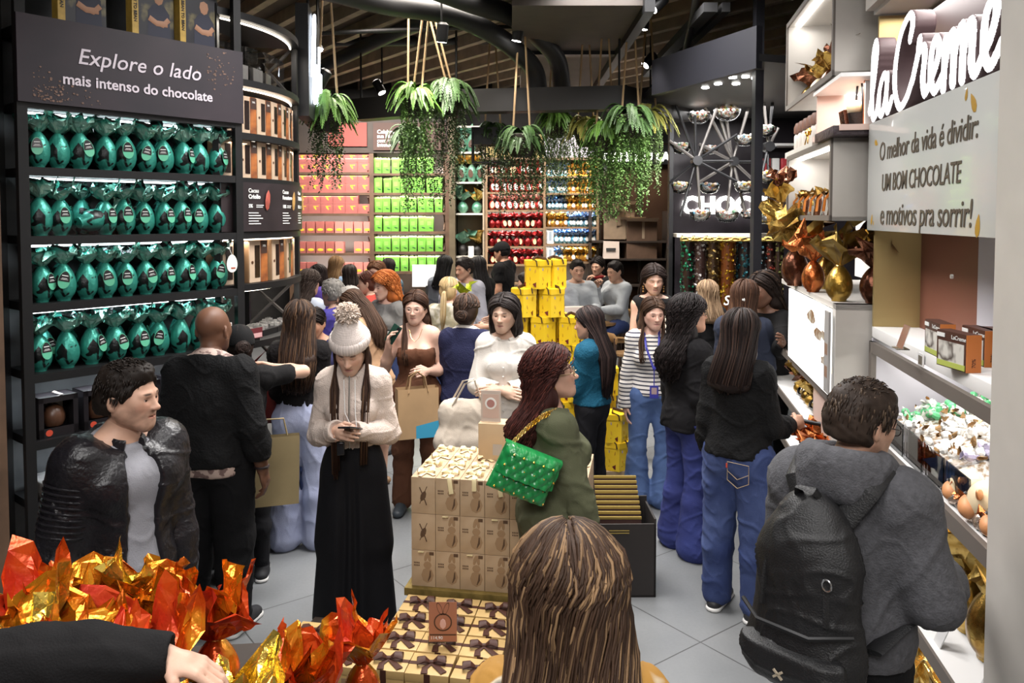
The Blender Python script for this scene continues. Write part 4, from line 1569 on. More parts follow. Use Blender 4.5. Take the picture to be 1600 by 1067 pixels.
ns = thing('neon_sign', 'black hanging sign with white glowing script seen edge-on beside the curved display', 'sign', at(484, 178, 6.3), math.radians(98))
MB().box((-.04, .0, -.02), (.88, .10, .86)).build('panel', BLACK, ns, False)
NEON = emis('white_neon', (.80, .88, 1.0), 5)
pts = []
for x, z in ((.02, .30), (.10, .55), (.18, .80), (.25, .84), (.24, .70), (.15, .40), (.13, .18), (.20, .10), (.27, .30), (.30, .45), (.28, .25), (.33, .14), (.40, .34), (.43, .44), (.42, .22), (.47, .12), (.54, .34), (.58, .66), (.55, .30), (.60, .12), (.68, .32), (.70, .44), (.68, .2), (.75, .10), (.84, .3)):
 pts.append((x, -.02, z))
P = np.array(pts)
tt = np.linspace(0, len(P) - 1, 110)
PP = [tuple(np.interp(t, range(len(P)), P[:, c]) for c in range(3)) for t in tt]
MB().tube(PP, .011, 6).build('script_lettering', NEON, ns)
MB().cyl((.4, .05, .86), (.4, .05, 1.22), .012).build('hanger', BLACK, ns)
# ---------------------------------------------------------------- far wall of shelves (frontal), 13 m away
YB = 12.95
def bz(py):
 return at(800, py, YB).z
def bx(px):
 return rx(px, YB)
REDBOX = mat_pattern('raspberry_carton', (.30, .085, .075), (.38, .12, .10), 3, .4, .6, .5)
PINKBOX = mat('salmon_carton', (.55, .20, .17), .5)
YEL = mat('yellow_print', (.65, .45, .04), .5)
GRN = mat_pattern('lime_bag', (.10, .30, .03), (.16, .42, .055), 4, .4, .6, .5)
LIME = mat('lime_tissue', (.36, .62, .14), .6)
DKG = mat('dark_green_print', (.02, .09, .02), .5)
PINKW = mat('pale_pink_back_panel', (.55, .46, .42), .8)
wsu = thing('wall_shelving', 'wide walnut wall shelving with red cartons and green bags at the far wall', 'shelf', (0, YB, 0))
xl, xm, xr = bx(455), bx(581), bx(699)
zt = bz(186)
MB().box((xl, .34, 0), (xr, .36, zt)).build('back_panel', PINKW, wsu, False)
for x in (xl, xm, xr):
 MB().box((x - .035, .0, 0), (x + .035, .36, zt)).build('post', WOODB, wsu, False)
red_y = [269, 301, 333.5, 364, 395.5, 428, 462]
grn_y = [270.5, 301, 331.5, 361.5, 393, 424, 462]
for x0, x1, ys in ((xl, xm, red_y), (xm, xr, grn_y)):
 for y in ys:
  MB().box((x0 + .035, .0, bz(y) - .04), (x1 - .035, .34, bz(y))).build('shelf_board', WOODB, wsu, False)
  m = MB()
  z0, z1 = bz(y) + .02, bz(y) + .27
  m.tube([(x1 - .06, .02, z0), (x1 - .06, .33, z1)], .014, 4).tube([(x1 - .06, .02, z1), (x1 - .06, .33, z0)], .014, 4)
  m.build('brace', WOODB, wsu, False)
MB().box((xl, -.01, bz(239)), (xr, .02, zt)).build('header', DARK, wsu, False)
hs = thing('header_sign', 'red header panel above the red cartons on the far wall', 'sign', (0, YB - .02, 0))
MB().box((bx(515), -.02, bz(229)), (bx(575), 0, bz(192))).build('panel', mat('terracotta_red_panel', (.24, .045, .035), .6), hs, False)
hs = thing('header_sign', 'dark brown header panel with white lettering above the green bags', 'sign', (0, YB - .02, 0))
MB().box((bx(585), -.02, bz(235)), (bx(697), 0, bz(192))).build('panel', mat('brown_panel', (.06, .028, .02), .6), hs, False)
for i, t in enumerate(('Celebre', 'sua Páscoa', 'com muito', 'Intenso')):
 v, f = text_mesh(t, .085, align='LEFT', bold=.002, depth=.001)
 MB().add(v, f, 0, Mat((bx(591), -.022, bz(206.5 + i * 6.8)))).build('lettering', WHT, hs, False)
def carton(nm, w, h, d, M1, stripe=True):
 p = bpy.data.objects.new(nm, None)
 link(p)
 MB().box((-w / 2, 0, 0), (w / 2, d, h)).build('carton', M1, p, False)
 m = MB()
 if stripe == 1:
  m.add([(-.02, -.002, h * .65), (w * .12, -.002, h * .35), (w * .16, -.002, h * .42), (.02, -.002, h * .72)], [(0, 1, 2, 3)])
  m.box((-w * .1, -.002, h * .72), (w * .3, -.0005, h * .8))
 else:
  m.lathe([(0, -.03), (.045, -.02), (.055, 0), (.045, .02), (0, .03)], 10, 0, Mat((0, -.001, h * .28)) @ Matrix.Diagonal((1, .05, .8, 1)))
 m.build('motif', YEL, p, False)
 return p
pa = carton('red_carton_model', .245, .155, .16, REDBOX, 1)
pb = carton('red_carton_model', .15, .19, .14, REDBOX, 2)
pc_ = carton('pink_carton_model', .15, .185, .14, PINKBOX, 2)
for p in (pb, pc_):
 pass
rn = random.Random(8)
k = 0
RN = ['top', 'second', 'third', 'fourth', 'fifth', 'sixth']
for si in range(6):
 z = bz(red_y[si])
 if si < 3:
  for row in range(2):
   for i in range(6):
    if si == 2 and row == 1 and i == 5:
     continue
    x = xl + .30 + i * .205 * 1.0
    x = bx(468) + .02 + i * (bx(577) - bx(468) - .02) / 5.55
    o = copy_thing(pa, loc=(x + .02, YB + .03, z + .0005 + row * .157), scale=(.86, 1, 1))
    o.name = 'chocolate_box'
    tag(o, f'red flat carton on the {RN[si]} red shelf, {"upper" if row else "lower"} layer, {ORD[i]} from the curved tower', 'box', 'red cartons on the far shelves')
 else:
  xs = list(range(8))
  for i in xs:
   if si == 4 and i in (5,):
    continue
   if si == 5 and i in (2, 3):
    continue
   x = bx(470) + i * (bx(574) - bx(470)) / 7
   o = copy_thing(pb if i < 4 else pc_, loc=(x, YB + .03, z + .0005), scale=(.93, 1, 1))
   o.name = 'chocolate_box'
   tag(o, f'{"red" if i < 4 else "salmon"} upright carton on the {RN[si]} red shelf, {ORD[i]} from the curved tower', 'box', 'red cartons on the far shelves')
for p in (pa, pb, pc_):
 drop(p)
gp = bpy.data.objects.new('green_bag_model', None)
link(gp)
vs, fs = [], []
m = MB()
m.add([(-.075, 0, 0), (.075, 0, 0), (.075, .10, 0), (-.075, .10, 0), (-.078, -.004, .235), (.078, -.004, .235), (.074, .10, .235), (-.074, .10, .235), (0, .05, 0)], [(0, 3, 2, 1), (0, 1, 5, 4), (1, 2, 6, 5), (2, 3, 7, 6), (3, 0, 4, 7), (4, 5, 6, 7)])
m.build('bag', GRN, gp, False)
m = MB()
rr = random.Random(3)
for i in range(9):
 x = -.07 + .0175 * i
 m.add([(x - .016, .0, .23), (x + .016, .0, .23), (x + .01, .06, .23), (x - .004, .02, .252 + rr.uniform(0, .025))], [(0, 1, 3), (1, 2, 3), (2, 0, 3)])
m.build('tissue', LIME, gp, False)
MB().lathe([(0, -.012), (.034, -.006), (.034, .006), (0, .012)], 10, 0, Mat((.022, -.003, .06), ry=.2) @ Matrix.Diagonal((1, .05, 1, 1))).box((-.05, -.003, .10), (.03, -.001, .19), 1).build('print', [DKG, mat('light_green_print', (.2, .52, .08), .5)], gp, False)
for si in range(6):
 z = bz(grn_y[si])
 n = 8
 for i in range(n):
  if si == 0 and i > 6:
   continue
  if si == 3 and i == 7:
   continue
  x = bx(591) + i * (bx(685) - bx(591)) / (n - 1) + rn.uniform(-.012, .012)
  o = copy_thing(gp, loc=(x, YB + .03 + rn.uniform(0, .03), z + .0005), rz=rn.uniform(-.12, .12), scale=(.82, 1, rn.uniform(.94, 1.04)))
  o.name = 'gift_bag'
  tag(o, f'lime green gift bag on the {RN[si]} green shelf, {ORD[i]} from the red shelves', 'gift bag', 'green gift bags on the far shelves')
drop(gp)
st = MB().box((bx(699) + .04, -.12, 0), (bx(712), .36, CZ)).build('pillar', mat('olive_bronze_pillar', (.12, .095, .06), .5, .3, var=.2), smooth=False, loc=(0, YB, 0))
struct(st)
rs = thing('display_niche', 'pale wooden niche with teal gift arrangements beside the red eggs', 'shelf', (0, YB, 0))
NW = mat('pale_oak', (.34, .27, .19), .6, var=.15, vscale=3)
nx0, nx1 = bx(712) + .005, bx(757)
MB().box((nx0, .42, 0), (nx1, .44, bz(196))).build('back_panel', NW, rs, False)
MB().box((nx1 - .03, 0, 0), (nx1, .42, bz(196))).build('side_panel', NW, rs, False)
ny = [237, 284, 333, 400, 450]
for y in ny + [196.5]:
 MB().box((nx0, 0, bz(y) - .03), (nx1 - .03, .42, bz(y))).build('shelf_board', mat('cream_shelf', (.6, .57, .5), .5), rs, False)
SAGE = foil('sage_green_foil', (.10, .28, .19), (.22, .42, .31), .45, .55, .35, .4, 8, bs=30)
GOLDF = foil('gold_foil', (.55, .33, .06), (.80, .56, .18), .4, .6, .26, .85, 8, bs=30)
for si, y in enumerate(ny[:4]):
 z = bz(y)
 if si < 2:
  p = make_egg('sage_egg_model', .30, .17, SAGE, GOLDF if si == 1 else SAGE, 70 + si, .15, .13, (BRW, .08, .14, .14), low=True)
  for i in range(3 if si else 2):
   o = copy_thing(p, loc=(nx0 + .10 + i * .15, YB + .14, z + .001))
   o.name = 'foil_egg'
   tag(o, f'sage green wrapped egg, {ORD[i]} on the {["top", "second"][si]} shelf of the pale niche', 'chocolate egg', 'sage eggs in the niche')
  drop(p)
 else:
  for i in range(2):
   p = make_egg('bouquet_model', .20, .18, SAGE if si == 2 else mat('black_pot', (.015, .013, .012), .5), [SAGE, GOLDF][i], 90 + si * 3 + i, .22, .20, None, low=True)
   o = copy_thing(p, loc=(nx0 + .10 + i * .24, YB + .18, z + .001))
   o.name = 'wrapped_bouquet'
   tag(o, f'{["sage green", "gold"][i]} foil arrangement on the {["third", "fourth"][si - 2]} shelf of the pale niche', 'arrangement')
   drop(p)
ncd = thing('price_card', 'white price card standing in the pale niche', 'card', (nx0 + .20, YB + .05, bz(400) + .001))
MB().box((0, 0, 0), (.09, .004, .16)).build('card', WCARD, ncd, False)
es = thing('wall_shelving', 'brightly lit wall shelving packed with red, blue and gold eggs', 'shelf', (0, YB, 0))
ex0, ex1, ex2 = bx(758) + .02, bx(849), bx(932)
TAN = mat('tan_wood', (.26, .17, .10), .55, var=.2)
LITW = mat('bright_cream_back_panel', (.78, .72, .66), .7)
ztop = bz(250)
MB().box((ex0, .40, 0), (ex2, .42, ztop)).build('back_panel', LITW, es, False)
for x in (ex0 - .02, ex1, ex2):
 MB().box((x, 0, 0), (x + .04, .40, ztop)).build('post', TAN, es, False)
ry = [273, 300, 328, 356.5, 385, 413, 442]
by = [275, 301.5, 327.5, 354.5, 381, 409, 440]
for x0, x1, ys in ((ex0 + .02, ex1, ry), (ex1 + .04, ex2, by)):
 for y in ys:
  MB().box((x0, 0, bz(y) - .03), (x1, .40, bz(y))).build('shelf_board', TAN, es, False)
MB().box((ex0 - .02, -.03, ztop), (ex2 + .04, .42, ztop + .04)).build('top_board', TAN, es, False)
bs = thing('header_sign', 'mustard header panel above the red eggs', 'sign', (0, YB, 0))
MB().box((ex0, -.02, ztop + .04), (ex1, 0, bz(210))).build('panel', mat('mustard_panel', (.36, .28, .11), .6), bs, False)
bs = thing('header_sign', 'pale grey header panel above the blue and gold eggs', 'sign', (0, YB, 0))
MB().box((ex1 + .01, -.02, ztop + .04), (ex2, 0, bz(210))).build('panel', mat('lavender_grey_panel', (.40, .39, .43), .6), bs, False)
REDF = foil('red_foil', (.45, .035, .03), (.62, .12, .09), .4, .6, .33, .4, 10)
REDD = foil('deep_red_foil', (.20, .008, .01), (.42, .03, .03), .4, .6, .28, .6, 10)
PINKF = foil('pink_red_foil', (.62, .16, .13), (.75, .35, .3), .45, .55, .3, .4, 10)
BLUEF = foil('blue_foil', (.03, .13, .38), (.45, .55, .70), .48, .55, .25, .7, 14)
BLUEB = foil('sky_blue_foil', (.10, .35, .55), (.60, .72, .80), .5, .56, .3, .4, 9)
GOLD2 = foil('amber_foil', (.62, .33, .03), (.85, .60, .20), .45, .55, .25, .8, 10)
GOLDB = foil('amber_body_foil', (.55, .27, .04), (.75, .60, .35), .52, .58, .3, .5, 9)
CRD = mat('cream_oval_card', (.74, .60, .34), .5)
CRD2 = mat('white_oval_card', (.85, .83, .80), .5)
reds = [make_egg('red_egg_model', .16, .115, REDF, PINKF, 201 + i, .085, .075, (CRD if i % 2 else CRD2, .065, .115, .085), low=True) for i in range(3)]
redd = [make_egg('red_egg_model', .155, .115, REDD, REDD, 211 + i, .10, .085, (CRD, .06, .10, .08) if i != 1 else None, low=True) for i in range(3)]
blues = [make_egg('blue_egg_model', .12, .095, BLUEB, BLUEF, 221 + i, .085, .10, (CRD2, .055, .07, .07), low=True) for i in range(2)]
golds = [make_egg('gold_egg_model', .12, .095, GOLDB, GOLD2, 231 + i, .085, .10, (CRD2, .055, .07, .07) if i else None, low=True) for i in range(2)]
for si, y in enumerate(ry[:6]):
 n = 9
 for i in range(n):
  x = ex0 + .09 + i * (ex1 - ex0 - .15) / (n - 1)
  p = (reds if si < 3 else redd)[rn.randrange(3)]
  o = copy_thing(p, loc=(x + rn.uniform(-.01, .01), YB + .10 + rn.uniform(-.02, .03), bz(y) + .001), rz=rn.uniform(-.4, .4))
  o.name = 'foil_egg'
  tag(o, f'{"red" if si < 3 else "deep red"} foil egg on the {RN[si]} lit wall shelf, {ORD[i]} from the pale niche', 'chocolate egg', 'red foil eggs on the lit wall')
for si, y in enumerate(by[:6]):
 n = 12
 for i in range(n):
  first = i < 5
  blue = first if si < 3 else (not first if si == 3 else (True if si == 4 else i < 4))
  if si >= 4 and i < 2:
   continue
  x = ex1 + .09 + i * (ex2 - ex1 - .12) / (n - 1)
  o = copy_thing((blues if blue else golds)[rn.randrange(2)], loc=(x, YB + .10 + rn.uniform(-.02, .03), bz(y) + .001), rz=rn.uniform(-.5, .5), scale=1.1 if si > 3 else 1)
  o.name = 'foil_egg'
  tag(o, f'{"blue" if blue else "gold"} foil egg on the {RN[si]} shelf beside the red eggs, {ORD[i]} from the post', 'chocolate egg', 'blue and gold eggs on the lit wall')
for p in reds + redd + blues + golds:
 drop(p)
for i, y in enumerate((381, 409)):
 c = thing('price_card', f'white information card on the {["fifth", "sixth"][i]} blue egg shelf of the lit wall', 'card', (ex1 + .06, YB + .02, bz(y) + .001))
 MB().box((0, 0, 0), (.11, .004, .24), 0).box((.035, -.001, .05), (.075, 0, .20), 1).build('card', [WHT, mat('faded_blue_print', (.35, .42, .5), .5)], c, False)
for y in ry[:6]:
 area('shelf_fill_light', ((ex0 + ex2) / 2, YB + .05, bz(y) + .27), 1.75, 11, (1, .94, .87), (math.radians(25), 0, 0), .06)
for x0, x1 in ((xl, xm), (xm, xr)):
 for y in [242] + red_y[:5]:
  area('shelf_fill_light', ((x0 + x1) / 2, YB + .04, bz(y) - .05), x1 - x0 - .12, 2.2, (1, .94, .88), (math.radians(30), 0, 0), .04)  # lamps added under the boards to brighten the pink back panel
area('niche_light', ((nx0 + nx1) / 2, YB + .1, bz(199)), .35, 3, (1, .95, .88), (0, 0, 0), .2)
ct = thing('counter', 'low walnut counter beneath the green bags', 'counter', (bx(640), YB - .75, 0))
MB().box((-.75, 0, .86), (.75, .6, .92)).build('worktop', mat('grey_stone_top', (.36, .34, .31), .4, var=.2), ct, False)
MB().box((-.72, .05, 0), (.72, .58, .86)).build('body', WOODB, ct, False)
nt_ = thing('notice_board', 'blank bright white board standing behind the low counter', 'board', (bx(668), YB - .12, .921))
MB().box((-.02, 0, 0), (.02, .02, .2)).build('foot', BLACK, nt_, False)
MB().box((-.24, 0, bz(447) - .921), (.30, .02, bz(447) - .921 + .36)).build('board', mat('white_board', (.85, .85, .84), .5), nt_, False)
for i in range(9):
 q = thing('sweet_packet', f'small silver sweet packet on the low counter, {ORD[i]} along', 'packet', (bx(640) - .6 + i * .15, YB - .6, .921), .3 * i, 'sweet packets on the counter')
 MB().box((-.05, -.04, 0), (.05, .04, .07), bev=.012).build('packet', mat('silver_wrap', (.45, .44, .43), .3, .6), q, True, None)
gx0, gx1 = bx(934) + .05, bx(1046)
GLZ = mat('smoked_brown_glass', (.050, .028, .018), .12, 0, var=.5, vscale=.9)
o = MB().box((gx0, .2, 0), (gx1 + .6, .24, bz(222))).build('window_1', GLZ, smooth=False, loc=(0, YB, 0))
struct(o)
m = MB()
for x in (gx0, (gx0 + gx1) / 2 + .1, gx1 + .3):
 m.box((x - .025, .17, 0), (x + .025, .2, bz(222)))
struct(m.build('window_2', mat('bronze_mullion', (.05, .035, .025), .4, .4), smooth=False, loc=(0, YB, 0)))
fs_ = thing('shop_sign', 'black fascia with glowing white letters above the dark glazing', 'sign', (0, YB, 0))
MB().box((gx0, .1, bz(256)), (gx1 + .6, .18, bz(225))).build('board', BLACK, fs_, False)
v, f = text_mesh('CAFÉ DU LADO', .20, bold=.006, depth=.01)
MB().add(v, f, 0, Mat((bx(1010), .09, bz(245)))).build('lettering', emis('white_sign_glow', (1, .97, .9), 5), fs_, False)
for i, (px, py, w, h, c) in enumerate(((958, 352, .35, .45, (.25, .18, .12)), (985, 358, .4, .3, (.36, .27, .19)), (1000, 375, .5, .62, (.12, .07, .045)), (975, 336, .3, .35, (.2, .14, .09)))):
 q = thing('cardboard_carton', ['tall tan carton stacked in the glazed bay', 'pale open carton in the glazed bay', 'large dark brown carton in the glazed bay', 'small brown carton topmost in the glazed bay'][i], 'carton', (rx(px, YB - .1), YB - .30, bz(py) - h / 2), .1 * (i - 1))
 MB().box((-w / 2, 0, 0), (w / 2, .35, h), bev=.006).build('carton', mat(f'carton_brown_{i}', c, .7, var=.2), q, False)
 MB().add([(-w / 2, 0, h), (w / 2, 0, h), (w / 2, -.10, h + .05), (-w / 2, -.10, h + .05)], [(0, 1, 2, 3)]).build('flap', mat('carton_flap', (.5, .4, .3), .7), q, False)
q = thing('storage_shelf', 'dark metal storage shelf holding cartons in the glazed bay', 'shelf', (rx(980, YB - .1), YB - .33, 0))
for z in (bz(412), bz(372), bz(345)):
 MB().box((-.62, 0, z - .35), (.62, .40, z - .32)).build('shelf_board', DARK, q, False)
for x in (-.62, .6):
 MB().box((x, 0, 0), (x + .02, .40, bz(330))).build('post', DARK, q, False)
q = thing('paper_bag', 'white paper carrier bag with a grey print in the glazed bay', 'bag', (rx(956, YB - .4), YB - .42, bz(402)))
MB().add([(-.14, 0, 0), (.12, 0, 0), (.12, .08, 0), (-.14, .08, 0), (-.13, .03, .28), (.12, .03, .27), (.12, .06, .27), (-.13, .06, .28)], [(0, 3, 2, 1), (0, 1, 5, 4), (1, 2, 6, 5), (2, 3, 7, 6), (3, 0, 4, 7), (4, 5, 6, 7)]).build('bag', mat('offwhite_paper', (.6, .5, .44), .7), q, False)
MB().box((-.09, -.003, .13), (.06, .012, .17)).build('print', GREYPIPE, q, False)
# ---------------------------------------------------------------- right-hand wall of display units
RT = .1724
RANG = -math.atan(RT)
RU = Vector((math.sin(-RANG), math.cos(RANG), 0))
RN_ = Vector((RU.y, -RU.x, 0))           # into the wall
X0 = 1.15
def RP(t, s, z):
 return Vector((X0, 0, 0)) + RU * s + RN_ * t + Vector((0, 0, z))
def RW(px, py, t=0.0):
 """pixel of the photo -> (s, z) on the plane t of the right wall"""
 r = ray(px, py)
 k = (t + X0 * RN_.x) / (r[0] * RN_.x + r[1] * RN_.y)
 p = r * k
 return ((p[0] - X0) * RU.x + p[1] * RU.y, p[2] + CAM_H)
def rthing(name, label, cat, t, s, z, group=None, extra=0):
 return thing(name, label, cat, RP(t, s, z), RANG + extra, group)
CREAM = mat('warm_white_laminate', (.52, .49, .45), .45, var=.04)
BRIGHT = mat('white_laminate', (.80, .79, .78), .4)
TAUPE = mat('taupe_frame', (.14, .12, .105), .45)
PINKL = mat('blush_laminate', (.60, .44, .38), .5)
WLED = emis('white_led_strip', (1, .98, .95), 14)
s_r, s_l = RW(1585, 300)[0], RW(1365, 300)[0]
cz_t = 1.69
cab = rthing('display_cabinet', 'large white display cabinet with a candy case and gold-egg shelf on the wall', 'cabinet', 0, 0, 0)
SL = s_l - .02
MB().box((0, s_r, cz_t - .055), (.62, SL, cz_t), bev=.004).build('counter_top', BRIGHT, cab, True, 35)
MB().box((.60, s_r, 0), (.64, SL, 3.3)).build('back_panel', mat('lavender_white_panel', (.50, .48, .52), .6), cab, False)
MB().box((.22, 3.35, cz_t), (.24, SL - .02, 3.25)).build('terracotta_panel', mat('terracotta_panel', (.20, .075, .05), .5), cab, False)
MB().box((.22, s_r, cz_t), (.24, 3.35, 3.25)).build('white_panel', mat('lavender_white_panel', (.50, .48, .52), .6), cab, False)
MB().cyl((.21, 3.62, 1.98), (.221, 3.62, 1.98), .010, n=12).build('lock', WHT, cab)
MB().box((0, SL - .02, 0), (.60, SL, cz_t - .06)).build('side_panel', mat('lavender_white_panel', (.50, .48, .52), .6), cab, False)
MB().box((0, SL - .02, cz_t), (.22, SL, 3.25)).build('brass_panel', mat('brushed_brass_panel', (.40, .30, .13), .38, .55, var=.12, vscale=2), cab, False)
MB().box((0, s_r - .02, 0), (.60, s_r, 3.25)).build('side_panel', CREAM, cab, False)
zs = RW(1368, 27)[1]
MB().box((-.02, s_r - .6, zs), (.62, SL, zs + .22)).build('soffit', BRIGHT, cab, False)
MB().box((-.06, s_r - .6, zs + .02), (-.02, SL, zs + .25)).build('soffit_fascia', CREAM, cab, False)
MB().cyl((.10, 3.0, zs - .006), (.10, 3.0, zs + .001), .055, n=20).build('downlight', WLED, cab)
zc = 1.135
MB().box((0, s_r, zc - .05), (.60, SL - .02, zc)).build('case_floor', BRIGHT, cab, False)
m = MB().box((-.012, s_r + .02, cz_t - .13), (.012, SL, cz_t - .075)).box((-.012, s_r + .02, zc - .06), (.012, SL, zc + .005)).box((-.012, s_r + .02, zc - .06), (.012, s_r + .075, cz_t - .075)).box((-.012, SL - .045, zc - .06), (.012, SL, cz_t - .075))
m.build('case_frame', TAUPE, cab, False)
zb = .52
MB().box((0, s_r, zb - .05), (.60, SL - .02, zb)).build('low_shelf', BRIGHT, cab, False)
MB().box((-.012, s_r, zb - .055), (.0, SL, zb + .006)).build('shelf_edge', TAUPE, cab, False)
MB().box((0, s_r, .02), (.60, SL - .02, .08)).build('plinth', BRIGHT, cab, False)
for z, p in ((cz_t - .06, 7), (zc - .06, 6), (zs - .01, 7), (zb - .06, 3)):
 c = RP(.12 if z > cz_t + .2 else .25, (s_r + SL) / 2, z - .012)
 area('cabinet_light', c, .18, p, (1, .97, .93), (0, 0, RANG), SL - s_r - .2)
o = MB().box((-.06, .3, 0), (.64, s_r - .021, 4.3)).build('wall_column', CREAM, smooth=False, loc=RP(0, 0, 0), rz=RANG)
struct(o)
MB().box((.205, s_r, 2.30), (.219, SL - .03, 3.24)).build('plum_panel', mat('plum_backing_panel', (.055, .032, .036), .5), cab, False)
LZ0, LZ1 = RW(1585, 105)[1], RW(1585, 3)[1]
STR = [
 [(0.0, .5), (.45, 1.4), (.78, 2.6), (.62, 3.05), (.36, 2.6), (.28, 1.1), (.42, .22), (.8, .3), (1.05, .7)],
 [(2.0, 1.35), (1.6, 1.6), (1.15, 1.05), (1.15, .35), (1.5, .2), (1.88, .8), (2.02, 1.45), (1.93, .65), (2.1, .2), (2.5, .55)],
 [(4.2, 2.3), (4.42, 2.8), (4.05, 3.1), (3.3, 2.65), (2.85, 1.7), (2.85, .8), (3.3, .16), (3.95, .35), (4.5, .9)],
 [(4.5, 0.88), (4.95, 1.67), (5.05, 2.02), (5.02, 1.72), (5.4, 1.72), (5.5, 1.41), (5.38, 0.79), (5.52, 0.26), (5.9, 0.44)],
 [(5.9, 0.48), (6.4, 0.97), (6.6, 1.45), (6.35, 1.76), (6.05, 1.41), (6.0, 0.70), (6.3, 0.19), (6.85, 0.53)],
 [(6.95, 0.18), (7.05, 1.50)], [(7.0, 0.70), (7.35, 1.54), (7.62, 1.45), (7.6, 0.22)], [(7.6, 0.79), (7.95, 1.58), (8.22, 1.50), (8.2, 0.22)], [(8.2, 0.79), (8.55, 1.58), (8.8, 1.45), (8.75, 0.53), (8.95, 0.18), (9.3, 0.48)],
 [(9.3, .5), (9.8, .95), (10.1, 1.6), (9.85, 1.9), (9.5, 1.5), (9.45, .7), (9.8, .2), (10.4, .7)],
]
lw = (SL - s_r) / 10.6
lh = .128
S = SDF(.006)
LD = .09
for st in STR:
 P = [np.array((x, z)) for x, z in st]
 if len(P) > 2:
  out = []
  for i in range(len(P) - 1):
   p0, p1, p2, p3 = P[max(i - 1, 0)], P[i], P[i + 1], P[min(i + 2, len(P) - 1)]
   for q in np.linspace(0, 1, 6)[:-1]:
    out.append(.5 * (2 * p1 + (p2 - p0) * q + (2 * p0 - 5 * p1 + 4 * p2 - p3) * q * q + (3 * p1 - p0 - 3 * p2 + p3) * q ** 3))
  out.append(P[-1])
 else:
  out = P
 for a, b in zip(out[:-1], out[1:]):
  dz = abs(b[1] - a[1]) / (abs(b[0] - a[0]) + abs(b[1] - a[1]) + 1e-6)
  w = .017 + .016 * dz
  S.cone((a[0] * lw, 0, a[1] * lh), (b[0] * lw, 0, b[1] * lh), w, w, .004, (0, 1, 0), 8)
S.plane((0, -.0, 0), (0, -1, 0))
S.plane((0, LD, 0), (0, 1, 0))
V, F = S.mesh()
V = relax(V, F, 1, .4)
N = vnormals(V, F)
fn = N[F].mean(1)
ll = thing('shop_sign', 'large white script letters standing on the slogan board', 'sign', RP(-.03, SL + .02, LZ0 + .0), RANG - math.pi / 2)
from_pydata('letters', V, F, [mat('plum_letter_edge', (.13, .085, .09), .5), emis('lit_white_letter_face', (1, .98, 1), .9)], ll, True, 40, fmat=(fn[:, 1] < -.6).astype(int))
zb0, zb1 = RW(1585, 373)[1], RW(1585, 106)[1]
bd = thing('slogan_board', 'glossy white slogan board with brown handwriting and gold drops', 'sign', RP(-.03, SL + .015, 0), RANG - math.pi / 2)
W = SL - s_r + .01
MB().box((0, 0, zb0), (W, .02, zb1), bev=.002).build('board', mat('glossy_white_board', (.56, .57, .55), .18, coat=.3), bd, True, 35)
INK = mat('brown_ink', (.09, .07, .05), .5)
H = zb1 - zb0
for t, sz, x, zf, sh, sx in (('O melhor da vida é dividir:', .125, .50, .70, .12, .92), ('UM BOM CHOCOLATE', .115, .47, .42, .10, .86), ('e motivos pra sorrir!', .142, .50, .14, .12, .98)):
 v, f = text_mesh(t, sz, shear=sh, bold=.0004, depth=.001, sx=sx, space=.94)
 MB().add(v, f, 0, Mat((W * x, -.002, zb0 + H * zf))).build('lettering', INK, bd, False)
m = MB()
for x, z, q, r_ in ((.09, .80, .026, 1.9), (.80, .93, .022, .3), (.84, .86, .038, -.6), (.055, .10, .026, .3), (.075, .07, .011, 0), (.88, .07, .038, .2)):
 m.lathe([(0, -1.1), (.45, -.75), (.55, -.2), (.4, .4), (.12, .95), (0, 1.1)], 12, 0, Mat((W * x, -.001, zb0 + H * z), ry=r_) @ Matrix.Diagonal((q, q * .06, q, 1)))
m.build('drop_motif', mat('ochre_drop_print', (.42, .24, .03), .45), bd)
BARF = mat_pattern('white_green_print', (.62, .60, .55), (.08, .06, .05), 7, .50, .56, .4, detail=3, c3=(.62, .60, .55))
ORB = mat('orange_box_edge', (.52, .16, .035), .45)
BRB = mat('dark_cocoa_card', (.065, .024, .016), .45)
LGR = mat('lime_print', (.42, .48, .10), .5)
def bar_box(label, t, s, rot, w=.17, h=.135, d=.055):
 b = rthing('chocolate_box', label, 'box', t, s, cz_t + .0005, 'chocolate boxes on the white counter', rot)
 MB().box((0, 0, 0), (d, w, h)).build('carton', BRB, b, False)
 MB().box((-.002, .012, .02), (0, w - .012, h * .72)).build('window', BARF, b, False)
 MB().box((-.003, .006, .004), (0, w - .006, .024)).build('footer_print', LGR, b, False)
 m = MB().box((-.003, w * .72, h * .82), (-.0005, w * .98, h * .93), 0)
 v, f = text_mesh('LaCreme', .022, depth=.0006)
 m.add(v, f, 0, Mat((-.0015, w * .25, h * .86), rz=-math.pi / 2))
 m.build('lettering', WHT, b, False)
 MB().box((-.0005, -.003, 0), (d + .0005, 0, h)).build('edge', ORB, b, False)
 v, f = text_mesh('70%', .02, depth=.0006)
 MB().add(v, f, 0, Mat((d / 2, -.0035, h * .25), ry=-math.pi / 2)).build('lettering', BRB, b, False)
def on_counter(px, py):
 p = ground(px, py, cz_t)
 d = p - RP(0, 0, cz_t)
 return d.dot(RN_), d.dot(RU)
for i, (px, py, lab) in enumerate(((1468, 560, 'brown and orange chocolate box beside the small acrylic stand'), (1509, 583, 'brown and orange chocolate box standing in front of the others'), (1538, 574, 'brown and orange chocolate box behind the front one, second edge from the bag'), (1560, 577, 'brown and orange chocolate box next to the clear wrapped bag'))):
 t, s = on_counter(px, py)
 bar_box(lab, t, s, [.0, .25, .1, .05][i])
